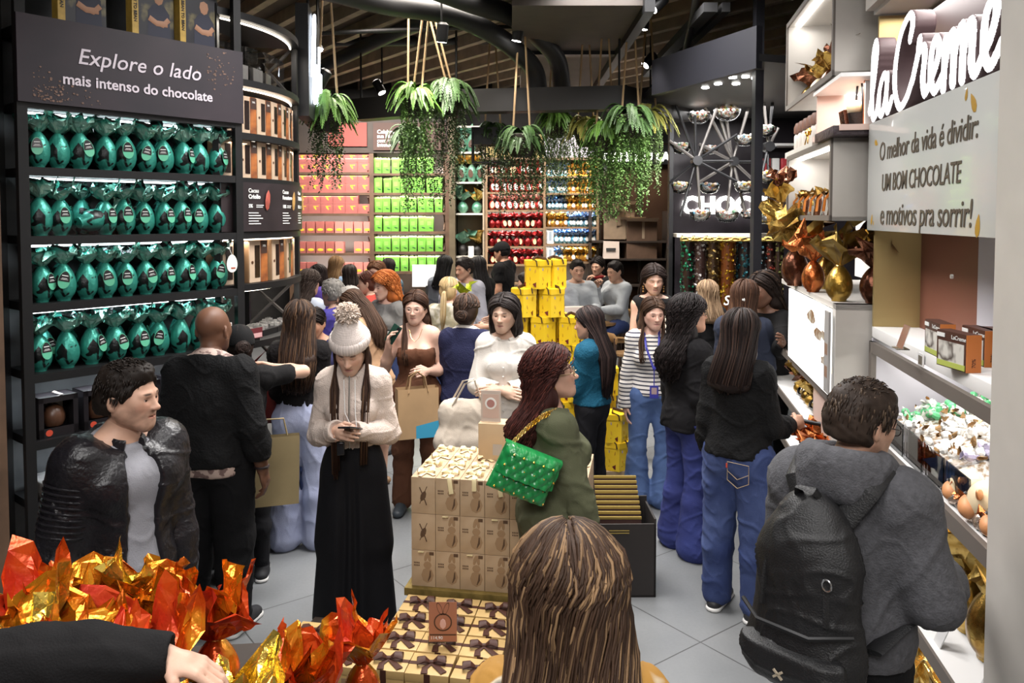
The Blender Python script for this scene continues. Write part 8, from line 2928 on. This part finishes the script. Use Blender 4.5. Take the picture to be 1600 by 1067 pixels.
def stripes():
 m_, nt, b = _nodes('navy_white_stripes')
 tc = _n(nt, 'ShaderNodeTexCoord')
 sx = _n(nt, 'ShaderNodeSeparateXYZ')
 nt.links.new(tc.outputs['Object'], sx.inputs[0])
 mu = _n(nt, 'ShaderNodeMath', operation='MULTIPLY')
 mu.inputs[1].default_value = 33
 nt.links.new(sx.outputs['Z'], mu.inputs[0])
 fr = _n(nt, 'ShaderNodeMath', operation='FRACT')
 nt.links.new(mu.outputs[0], fr.inputs[0])
 r = _ramp(nt, fr.outputs[0], [(.0, (.64, .60, .56)), (.64, (.64, .60, .56)), (.66, (.03, .03, .05)), (.98, (.03, .03, .05))])
 nt.links.new(r, b.inputs['Base Color'])
 b.inputs['Roughness'].default_value = .85
 return m_
P = Person('person in a navy striped white top with blue lanyard and flared jeans', xz(1019, 6.02), 186, 1.61, 'f', .95, skin=(.60, .36, .28), vox=.0085, head=(-16, 8, 0), armL='down', armR=dict(u=(.2, -.02, -1), f=(.05, .12, -1), curl=.4), lips=(.45, .17, .16))
P.top(stripes(), .015, .93, 1.0, name='striped_top', seed=38, wr=.006, sleeve_flare=.066)
P.pants(DENIM, (.104, .066, .082, .118), waist=1.02, seed=38)
P.shoes(WSHOE, WSOLE)
P.hair((.055, .030, .019), 'long', 1.20, n=150, front=(1.22, 1.20), seed=38, hi=(.13, .075, .05), part=0)
LY = mat('royal_blue_lanyard', (.03, .03, .26), .6)
MB().tube([P.U((-.06, .02, 1.45)), P.U((-.05, .14, 1.33)), P.U((-.015, .165, 1.16))], .008, 6, flat=.2, up=(1, 0, 0)).tube([P.U((.06, .02, 1.45)), P.U((.05, .14, 1.33)), P.U((-.01, .165, 1.16))], .008, 6, flat=.2, up=(1, 0, 0)).tube([P.U((-.012, .166, 1.17)), P.U((-.012, .172, 1.03))], .004, 5).build('lanyard', LY, P.root)
M = Matrix.Translation(P.U((-.012, .176, .985)))
MB().box((-.032, -.003, -.05), (.032, .003, .045), 0, M).box((-.02, .003, -.02), (.02, .004, .03), 1, M).build('badge', [LY, mat('badge_photo', (.35, .25, .25), .5)], P.root, False)
P = Person('person in a black vest with large earrings standing behind the striped top', xz(1021, 7.15), 184, 1.79, 'f', 1.0, skin=(.58, .36, .27), vox=.010, head=(-4, 10, 0), armL='phone', armR='phone', eyes='closed', lips=(.38, .14, .14))
P.top(BLK2, .016, .86, 0, neck='v', name='vest', seed=41)
P.pants(DENIMD, (.1, .07, .066, .07))
P.shoes(WSHOE, WSOLE)
P.hair((.022, .014, .012), 'long', 1.2, n=150, wave=.01, seed=41, vol=.006)
m = MB()
for sg in (-1, 1):
 for z_ in (-.055, -.075, -.098):
  m.lathe([(0, -.010), (.009, 0), (0, .010)], 10, 0, Matrix.Translation(P.Hd((sg * .088, .0, z_))))
m.build('earring', mat('amber_gold_bead', (.5, .27, .08), .3, .6), P.root)
q = attach('leaflet', 'pale leaflet held by the person with large earrings', 'paper', P)
M = Matrix.Translation(P.J['gripL'] + np.array((-.06, .02, .08))) @ Matrix.Rotation(.4, 4, 'X')
MB().box((-.09, -.001, -.10), (.09, .001, .12), 0, M).build('sheet', mat('ivory_paper', (.6, .52, .42), .7), q, False)
P = Person('person with curly black hair and glasses in a black blazer and indigo flares', xz(1078, 5.22), 70, 1.69, 'f', 1.02, skin=SK_T, vox=.0088, head=(8, -8, 0), armL='down', armR=dict(u=(.15, -.05, -1), f=(.0, .35, -1), curl=.4))
P.top(cl('black_blazer_cloth', (.014, .013, .015)), .024, .84, 1.0, name='blazer', seed=44, wr=.008, loose=.012, collar=.018)
P.pants(DENIMV, (.106, .070, .082, .128), waist=1.02, seed=44)
P.shoes(mat('cream_sandal', (.55, .46, .36), .5), mat('cream_platform', (.5, .42, .33), .6), low=True)
P.hair((.010, .007, .007), 'long', 1.18, n=330, curl=.014, vol=.024, seed=44, hi=(.04, .03, .03), r=.0065)
P.glasses()
P = Person('person in a black sweater and blue jeans pushing a trolley handle', xz(1158, 4.38), 42, 1.70, 'f', 1.02, skin=SK_M, vox=.0085, head=(-6, 4, 0), armR=dict(u=(.16, .12, -.97), f=(.12, 1, -.06), curl=.85), armL='down', face_detail=False)
P.top(BLK, .018, .915, .86, name='sweater', seed=47, wr=.008, loose=.008)
P.pants(DENIMD, (.116, .082, .078, .080), waist=1.0, seed=47, wr=.009)
P.shoes(BSHOE, WSOLE)
P.hair((.016, .010, .009), 'long', 1.30, n=190, seed=47, vol=.008, hi=(.07, .04, .03))
m = MB()
R_, pw = P.T, .062
pk_ = []
for (a_, b_) in ((-1, 0), (1, 0), (1, -1.05), (0, -1.4), (-1, -1.05)):
 p_ = np.array((.075 + a_ * pw, -.158 - .006 * (1 - abs(a_)), .905 + b_ * .095))
 pk_.append(P.U(p_))
ST_ = mat('tan_stitch', (.33, .24, .14), .7)
m.tube([Vector(p_) for p_ in pk_], .0022, 5, closed=True)
m.tube([Vector(pk_[0] * .5 + pk_[4] * .5), Vector(P.U((.075, -.166, .82))), Vector(pk_[1] * .5 + pk_[2] * .5)], .0018, 5)
m.build('pocket_stitching', ST_, P.root)
M = Matrix.Translation(P.U((.012, -.164, .885)))
MB().box((-.004, -.002, -.012), (.004, .002, .012), 0, M).build('red_tab', RED, P.root, False)
g_ = P.world(P.J['gripR'])
tr = thing('shopping_trolley', 'small shopping trolley with a black handle beside the blue jeans', 'trolley', (g_.x + .02, g_.y + .02, 0), math.radians(-42))
CHR = mat('chrome_wire', (.45, .45, .46), .25, .9)
MB().cyl((-.24, 0, g_.z), (.18, 0, g_.z), .014).build('handle', BLACK, tr)
m = MB()
for x_ in (-.22, .16):
 m.tube([(x_, 0, g_.z), (x_, .05, g_.z - .12), (x_, .12, .62), (x_, .12, .12)], .009, 6)
 m.tube([(x_, .12, .14), (x_, .45, .14)], .009, 6)
for z_ in (.42, .58, .74):
 m.tube([(-.22, .10, z_), (.16, .10, z_), (.16, .46, z_), (-.22, .46, z_)], .004, 5, closed=True)
for k_ in range(8):
 x_ = -.22 + .38 * k_ / 7
 m.tube([(x_, .10, .74), (x_, .10, .42), (x_, .46, .42), (x_, .46, .74)], .003, 4)
m.build('wire_basket', CHR, tr)
for x_ in (-.22, .16):
 for y_ in (.12, .45):
  MB().cyl((x_ - .012, y_, .05), (x_ + .012, y_, .05), .05, n=16).cyl((x_, y_, .05), (x_, y_, .14), .008).build('wheel', BLACK, tr)
P = Person('person with brown hair held by a white clip, facing the far display cubes', xz(1164, 5.95), 30, 1.74, 'f', 1.04, skin=SK_L, vox=.0105, head=(6, 0, 0), face_detail=False, armL='phone', armR='phone')
SLT = cl('slate_navy_cloth', (.028, .034, .056))
P.top(SLT, .018, .9, .95, name='blouse', seed=50)
P.skirt(cl('slate_skirt_cloth', (.03, .038, .07)), hem=.45, r=.19, waist=1.03, amp=.004)
P.shoes(BSHOE)
P.hair((.055, .026, .016), 'long', 1.3, n=150, seed=50, hi=(.16, .08, .045), vol=.004)
V, F = SDF(.004).ell(P.Hd((.03, -.118, .0)), (.02, .01, .015)).mesh()
P.sub(V, F, 'hair_clip', WHT)
P = Person('person with dark braids in black, reaching toward the display cubes', xz(1199, 6.2), -128, 1.78, 'f', 1.0, skin=(.20, .10, .065), vox=.0105, head=(10, 10, 0), armL=dict(u=(.3, .55, -.5), f=(.55, .75, .35), curl=.35), armR='down', eyes='closed')
P.top(BLK2, .018, .9, 1.0, name='blouse', seed=53)
P.pants(cl('black_chinos', (.012, .012, .014)))
P.shoes(BSHOE)
P.hair((.020, .013, .011), 'long', 1.1, n=150, seed=53, curl=.006, vol=.014, hi=(.10, .06, .04), r=.011)
P = Person('person with ash-blonde hair in front of the candy tubes, back turned', xz(1107, 7.75), -15, 1.59, 'f', 1, skin=SK_L, vox=.014, face_detail=False)
P.top(BLK2, seed=55)
P.pants(DENIMD)
P.shoes(BSHOE)
P.hair((.15, .095, .055), 'long', 1.3, n=120, seed=55, hi=(.36, .25, .15), vol=.010, wave=.006)
P = Person('person in a grey hoodie with glasses and a black backpack, by the candy case', xz(1338, 2.50), 47, 1.705, 'm', 1.04, belly=.3, skin=(.52, .30, .21), vox=.0068, head=(24, 14, 0), armR=dict(u=(.34, .02, -1), f=(-.35, 1, .10), curl=.7), armL=dict(u=(.25, .15, -1), f=(-.3, 1, .25), curl=.7), beard=.35)
HOOD = mat('charcoal_marl_fleece', (.075, .075, .083), .9, var=.2, vscale=60, bump=.4, bscale=160)
P.top(HOOD, .030, .86, 1.0, name='hoodie', seed=60, wr=.009, wf=6, loose=.015, mult=1.12)
S = SDF(.008)
for i in range(13):
 t0, t1 = [math.radians(-158 + 316 * k_ / 13) for k_ in (i, i + 1)]
 f0, f1 = [(.108 * math.sin(t), -.040 - .105 * math.cos(t), 1.472 - .035 * (1 - math.cos(t)) * .6) for t in (t0, t1)]
 S.cone(P.U(f0), P.U(f1), .046, .046, .02, P.T @ np.array((0, 0, 1.0)), 1.25)
S.cone(P.U((-.06, -.135, 1.40)), P.U((.06, -.135, 1.40)), .05, .05, .05)
V, F = S.mesh()
V = relax(V, F, 2)
P.sub(V + vnormals(V, F) * folds(V, .006, 9, 4)[:, None], F, 'hood', HOOD)
P.pants(cl('black_chinos', (.012, .012, .014)), waist=.98)
P.shoes(BSHOE, WSOLE)
P.hair((.030, .020, .015), 'short', n=700, seed=61, vol=.004, r=.005, hi=(.11, .075, .05))
P.glasses((.03, .02, .02), .0018)
MB().tube([P.U((-.058, -.03, 1.475)), P.U((0, -.075, 1.468)), P.U((.058, -.03, 1.475)), P.U((.05, .05, 1.43))], .0018, 5).build('neck_chain', GOLD2, P.root)
phone('black phone held in front by the person with the backpack', P, 'R', up=(-.3, .9, .35), face=(0, -.4, 1), off=(0, .03, .03))
bp = attach('backpack', 'black backpack slung over the grey hoodie', 'backpack', P)
NYL = mat('black_nylon', (.010, .010, .011), .5, bump=.3, bscale=200, var=.2, vscale=8)
by_ = -.235
S = SDF(.008)
S.cone(P.U((-.02, by_ - .02, .96)), P.U((-.02, by_ - .01, 1.22)), .175, .15, .06, P.T @ np.array((0, 1.0, 0)), .62)
S.cone(P.U((-.02, by_ - .01, 1.22)), P.U((-.02, by_ + .01, 1.32)), .15, .085, .06, P.T @ np.array((0, 1.0, 0)), .62)
S.cone(P.U((-.10, by_ - .03, .90)), P.U((.06, by_ - .03, .90)), .09, .09, .06, P.T @ np.array((0, 1.0, 0)), .9)
V, F = S.mesh()
V = relax(V, F, 3)
from_pydata('main_bag', V + vnormals(V, F) * folds(V, .008, 8, 8)[:, None], F, NYL, bp)
S = SDF(.008)
S.cone(P.U((-.10, by_ - .115, .93)), P.U((.06, by_ - .115, .93)), .085, .085, .04, P.T @ np.array((0, 1.0, 0)), .5)
S.cone(P.U((-.10, by_ - .115, 1.02)), P.U((.06, by_ - .115, 1.02)), .075, .075, .04, P.T @ np.array((0, 1.0, 0)), .5)
S.plane(P.U((0, 0, 1.06)), (0, -.25, 1))
V, F = S.mesh()
V = relax(V, F, 2)
from_pydata('front_pocket', V + vnormals(V, F) * folds(V, .007, 9, 3)[:, None], F, NYL, bp)
MB().tube([P.U((-.19, by_ - .09, 1.05)), P.U((-.10, by_ - .165, 1.045)), P.U((.06, by_ - .165, 1.045)), P.U((.15, by_ - .08, 1.05))], .007, 6).build('pocket_zip', BLACK, bp)
MB().tube([P.U((-.07, by_ + .02, 1.365)), P.U((-.05, by_ - .02, 1.42)), P.U((.0, by_ - .02, 1.42)), P.U((.02, by_ + .02, 1.365))], .014, 6, flat=.4).build('grab_loop', NYL, bp)
for sg in (-1, 1):
 x_ = sg * .125
 MB().tube([P.U((sg * .06, by_ + .05, 1.33)), P.U((x_ * .9, -.150, 1.42)), P.U((x_, -.06, 1.478)), P.U((x_, .06, 1.45)), P.U((x_ * 1.1, .165, 1.33)), P.U((x_ * 1.35, .17, 1.15)), P.U((x_ * 1.55, .02, 1.02)), P.U((x_ * 1.2, by_ + .05, .96))], .036, 8, flat=.28, up=(1, 0, 0)).build('shoulder_strap', NYL, bp)
 MB().tube([P.U((-.02 + sg * .075, by_ - .070, 1.29)), P.U((-.02 + sg * .095, by_ - .092, 1.17)), P.U((-.02 + sg * .10, by_ - .10, 1.06))], .010, 5, flat=.4).build('side_strap', NYL, bp)
MB().tube([P.U((.085, by_ - .112, 1.19)) + np.array((.014 * math.cos(t), 0, .017 * math.sin(t))) for t in np.linspace(0, 6.28, 14)[:-1]], .003, 5, closed=True).build('key_ring', CHR, bp)
M = Matrix.Translation(P.U((-.03, by_ - .168, .905)))
m = MB()
for a_ in (.7, -.7):
 m.box((-.018, -.004, -.003), (.018, .001, .003), 0, M @ Matrix.Rotation(a_, 4, 'Y'))
m.build('cross_emblem', mat('beige_emblem', (.4, .34, .25), .6), bp, False)
P = Person('person with long wavy highlighted brown hair in the foreground, back turned', xz(893, 1.52), 4, 1.60, 'f', 1.0, skin=SK_L, vox=.0075, head=(-6, 6, 0), face_detail=False)
P.top(mat_pattern('mustard_floral', (.36, .18, .03), (.55, .47, .34), 13, .56, .60, .8, detail=1, c3=(.03, .03, .04)), .018, .86, .95, name='blouse', seed=70)
P.pants(DENIMD)
P.shoes(BSHOE)
P.hair((.048, .026, .016), 'long', 1.08, n=700, seed=70, wave=.013, vol=.020, hi=(.27, .165, .085), r=.0055)
P = Person('person in a black sleeve reaching over the orange eggs from the frame edge', (-1.20, 1.36), 78, 1.68, 'f', 1.1, skin=SK_L, vox=.0085, head=(0, 20, 0), armL=dict(u=(.05, .80, -.02), f=(-.05, 1, -.06), hand=(-.1, 1, -.35), curl=.35, palm=(0, -.2, -1)), armR='down')
P.top(BLK2, .020, .88, 1.0, name='sweater', seed=73, wr=.006, mult=1.15)
P.pants(cl('black_chinos', (.012, .012, .014)))
P.shoes(BSHOE)
P.hair((.03, .02, .015), 'bun', n=60)
# ---- the crowd towards the cafe
def crowd(lab, px, Y, face, H, top, hair, style, sex='f', skin=SK_L, head=(0, 5, 0), arms=('phone', 'phone'), length=1.25, vox=.014, legs=None, z=0, sl=1.0, pants=None, hk=None, neck='crew', n=70, det=False, bottom=True, **k):
 P = Person(lab, (*xz(px, Y), z), face, H, sex, k.pop('girth', 1.04), skin=skin, vox=vox, head=head, armL=arms[0], armR=arms[1], legs=legs, face_detail=det, **k)
 P.top(top, .018, .88, sl, neck=neck, seed=int(px), wr=.007)
 if bottom:
  P.pants(pants or DENIMD, seed=int(px))
  P.shoes(BSHOE)
 if style:
  P.hair(hair, style, length, n=n, seed=int(px), **(hk or {}))
 return P
P = crowd('person with grey balding head in a black waistcoat over a white shirt', 549, 6.7, -75, 1.64, cl('white_shirt', (.62, .58, .54)), (.30, .28, .26), 'crop', 'm', (.56, .34, .26), (-10, 12, 0), vox=.011, det=True, girth=1.15, n=60, hk=dict(hi=(.5, .48, .45)))
P.top(cl('black_waistcoat', (.02, .02, .024)), .028, .88, 0, neck='v', name='waistcoat', seed=2)
P.glasses()
crowd('person with short curly grey hair behind the balding man', 521, 7.3, -60, 1.635, cl('blue_purple_knit', (.05, .04, .22)), (.16, .15, .14), 'short', hk=dict(hi=(.40, .39, .37), curl=0, vol=.012), n=200, vox=.012, det=True)
P = crowd('person with long brown hair and tan top leaning behind the beanie', 582, 6.45, -70, 1.66, cl('camel_top', (.44, .27, .16)), (.050, .026, .016), 'long', skin=(.56, .34, .25), head=(-8, 30, 0), lean=12, arms=('cross', 'cross'), sl=.25, vox=.011, length=1.18, n=120, bottom=False, det=True, hk=dict(wave=.004))
P.skirt(cl('tan_wrap_skirt', (.42, .26, .15)), hem=.55, r=.2, waist=1.02, amp=.006)
P.shoes(mat('tan_sandal', (.25, .15, .08), .5), low=True)
crowd('person with dark bun and navy top between lavender jeans and the beanie', 494, 6.1, 160, 1.53, cl('dark_navy_top', (.02, .02, .06)), (.014, .010, .009), 'bun', skin=SK_T, head=(30, 20, 0), vox=.012, det=True)
P = crowd('person with curly red hair in a grey blazer', 604, 7.55, -145, 1.685, cl('grey_blazer_cloth', (.15, .145, .14)), (.34, .095, .022), 'long', skin=(.64, .40, .31), head=(14, 8, 0), vox=.011, det=True, length=1.40, n=260, neck='v', hk=dict(curl=.016, vol=.028, hi=(.60, .22, .06), r=.007), lips=(.5, .15, .12), arms=('phone', 'cross'))
crowd('person in a coral jacket with auburn hair tied up', 577, 8.4, -85, 1.645, cl('coral_cloth', (.62, .085, .065)), (.085, .030, .020), 'bun', vox=.013, det=True, n=90)
crowd('person with short brown wavy hair behind the coral jacket', 589, 9.5, 200, 1.68, cl('rust_top', (.22, .10, .07)), (.16, .075, .04), 'bob', length=1.45, hk=dict(vol=.012), det=True)
crowd('person with honey-brown hair in a pale denim jacket, near the red cartons', 524, 10.4, 25, 1.70, mat_pattern('pale_denim', (.16, .24, .36), (.26, .35, .48), 5, .4, .7, .85), (.15, .085, .04), 'long', length=1.34, hk=dict(hi=(.30, .2, .1)))
crowd('person with dark hair in a black and white print top near the red cartons', 546, 9.9, -20, 1.62, mat_pattern('black_white_print', (.02, .02, .02), (.6, .58, .55), 16, .5, .53, .8), (.02, .014, .012), 'long', length=1.3)
crowd('person with dark bob in a violet top near the curved display', 497, 9.4, -95, 1.65, cl('violet_top', (.10, .06, .34)), (.018, .012, .012), 'long', length=1.35, arms=('down', 'phone'))
crowd('person with long curly dark hair in a pale blue shirt by the curved display', 480, 7.9, 30, 1.68, cl('pale_blue_shirt', (.45, .50, .60)), (.03, .02, .016), 'long', length=1.28, n=150, hk=dict(curl=.01, vol=.014))
crowd('person with long black hair near the green bags, facing away', 606, 10.6, 10, 1.66, cl('blue_print_top', (.12, .20, .26)), (.014, .010, .010), 'long', length=1.3)
crowd('person with blonde ponytail in an olive print shirt', 700, 7.55, 14, 1.64, mat_pattern('olive_white_print', (.30, .27, .18), (.56, .52, .44), 12, .42, .58, .85), (.42, .30, .15), 'pony', length=1.22, n=130, vox=.011, hk=dict(hi=(.70, .58, .38)), girth=1.12)
q = thing('foil_egg', 'yellow-green foil egg held up beside the blonde ponytail', 'chocolate egg', (rx(724, 7.25), 7.25, at(724, 478, 7.25).z))
v, f = egg_body(.12, .12, 5, n=20, nz=10)
from_pydata('foil_wrap', v, f, foil('lime_foil', (.35, .42, .02), (.55, .60, .05), .4, .6, .3, .5), q)
v, f = egg_fan(.09, .09, 6, .11, nu=18, nv=5)
from_pydata('foil_fan', v, f, MATS['lime_foil'], q, False)
crowd('person in a grey sweater with hand on chin', 728, 9.5, 215, 1.73, cl('pale_grey_sweater', (.36, .36, .41)), (.016, .012, .011), 'short', 'm', SK_M, (12, 10, 0), ('down', 'chin'), vox=.012, det=True, n=160, hk=dict(vol=.008), girth=1.1)
crowd('person with dark hair and grey top beside the green bags', 694, 10.0, 20, 1.73, cl('slate_grey_top', (.16, .18, .21)), (.012, .012, .012), 'long', length=1.35)
crowd('person with long black hair and pale green trousers', 748, 9.9, -30, 1.72, cl('black_top', (.02, .022, .02)), (.014, .012, .012), 'long', length=1.2, pants=cl('sage_trousers', (.26, .34, .22)))
PLZ = .18
plat = struct(MB().box((.1, 9.9, 0), (3.0, 12.6, PLZ)).build('floor_cafe', mat('dark_timber_deck', (.07, .05, .035), .6, var=.3), smooth=False)) if False else None
P = crowd('person in a black cap and black tee standing by the red eggs', 787, 11.5, -65, 1.86, BLK2, (.012, .01, .01), 'crop', 'm', SK_T, (0, 14, 0), ('down', dict(u=(.1, .1, -1), f=(.05, .35, -1))), sl=.25, vox=.013, det=True)
S = SDF(.012)
P.hair_cap(S, .018, .034, .0)
S.cone(P.Hd((-.04, .10, .05)), P.Hd((.04, .10, .05)), .035, .035, .02, P.HR @ np.array((0, 1.0, 0)), 1.5)
V, F = S.mesh()
P.sub(V, F, 'cap', cl('black_cap', (.015, .015, .016)))
SH_G = cl('grey_shirt', (.36, .38, .40))
SITH = dict(L=((.16, 1, -.35), (.0, .1, -1)), R=((.16, 1, -.35), (.0, .1, -1)))
crowd('person in a grey-green shirt leaning an arm behind the yellow tower', 828, 8.2, -75, 1.66, cl('grey_green_shirt', (.20, .26, .26)), (.02, .015, .012), 'short', 'm', SK_M, (0, 10, 0), (dict(u=(.3, .6, -.6), f=(.0, 1, -.15)), dict(u=(.4, .7, -.5), f=(-.1, 1, -.2))), sl=.6, n=60)
crowd('person with black hair seated behind the yellow tower', 872, 10.4, 190, 1.90, SH_G, (.012, .01, .01), 'short', 'm', SK_M, (0, 10, 0), ('table', 'table'), legs=SITH, n=80, hk=dict(vol=.006))
crowd('person in a grey button shirt seated against the lit egg wall', 902, 11.1, 172, 1.95, SH_G, (.014, .011, .010), 'short', 'm', SK_M, (0, 6, 0), ('table', 'table'), legs=SITH, det=True, n=90)
P = crowd('person in black with a red scarf seated at the cafe', 936, 12.35, 205, 1.92, BLK2, (.014, .011, .010), 'long', skin=SK_M, head=(10, 10, 0), arms=('table', 'chin'), legs=SITH, det=True, length=1.3)
MB().tube([P.U((.06 * math.sin(t), .0 + .07 * math.cos(t), 1.43)) for t in np.linspace(0, 6.28, 16)[:-1]], .035, 8, closed=True, flat=.7).build('scarf', cl('red_scarf', (.30, .03, .03)), P.root)
crowd('person in a pale grey shirt seated with back to the dark glazing', 964, 11.3, -120, 1.92, SH_G, (.014, .011, .010), 'short', 'm', SK_M, (-4, 14, 0), ('table', 'chin'), legs=SITH, det=True, n=90)
chair('honey wood cafe chair behind the pale grey shirt', rx(968, 11.3), 11.45, math.radians(120))
chair('honey wood cafe chair nearest the blue fleece, back turned', rx(938, 9.2), 9.2, math.radians(170))
chair('second honey wood chair beside the near cafe table', rx(905, 9.0), 9.0, math.radians(150))
chair('honey wood cafe chair by the dark glazing', rx(995, 12.2), 12.2, math.radians(100))
chair('honey wood cafe chair half behind the earrings', rx(985, 10.3), 10.3, math.radians(90))
table('round honey wood cafe table near the yellow tower', rx(890, 9.7), 9.7)
table('round honey wood cafe table among the seated group', rx(925, 11.2), 11.2)
table('round honey wood cafe table by the dark glazing', rx(1000, 12.7), 12.7, .3)
q = thing('paper_bag', 'cream carrier bag with oval motifs standing on the near cafe table', 'bag', (rx(893, 9.6), 9.55, .751), .2)
MB().box((-.16, -.06, 0), (.16, .06, .40)).build('bag', mat('offwhite_paper', (.6, .5, .44), .7), q, False)
m = MB()
for x_, z_ in ((-.09, .12), (.0, .2), (.09, .12), (-.05, .3), (.07, .29)):
 m.lathe([(0, -.05), (.028, -.02), (.026, .02), (0, .05)], 10, 0, Mat((x_, -.061, z_)) @ Matrix.Diagonal((1, .03, 1, 1)))
m.build('motif', mat('taupe_print', (.2, .17, .13), .5), q, False)
for i in range(3):
 q = thing('coffee_cup', f'white coffee cup on a cafe table, {ORD[i]} from the yellow tower', 'cup', (rx(915, 11.1) + .12 * i - .1, 11.1, .751), 0, 'coffee cups')
 MB().lathe([(.025, 0), (.035, .05), (.038, .07), (.034, .068), (.03, .02), (0, .01)], 14).build('cup', WHT, q)
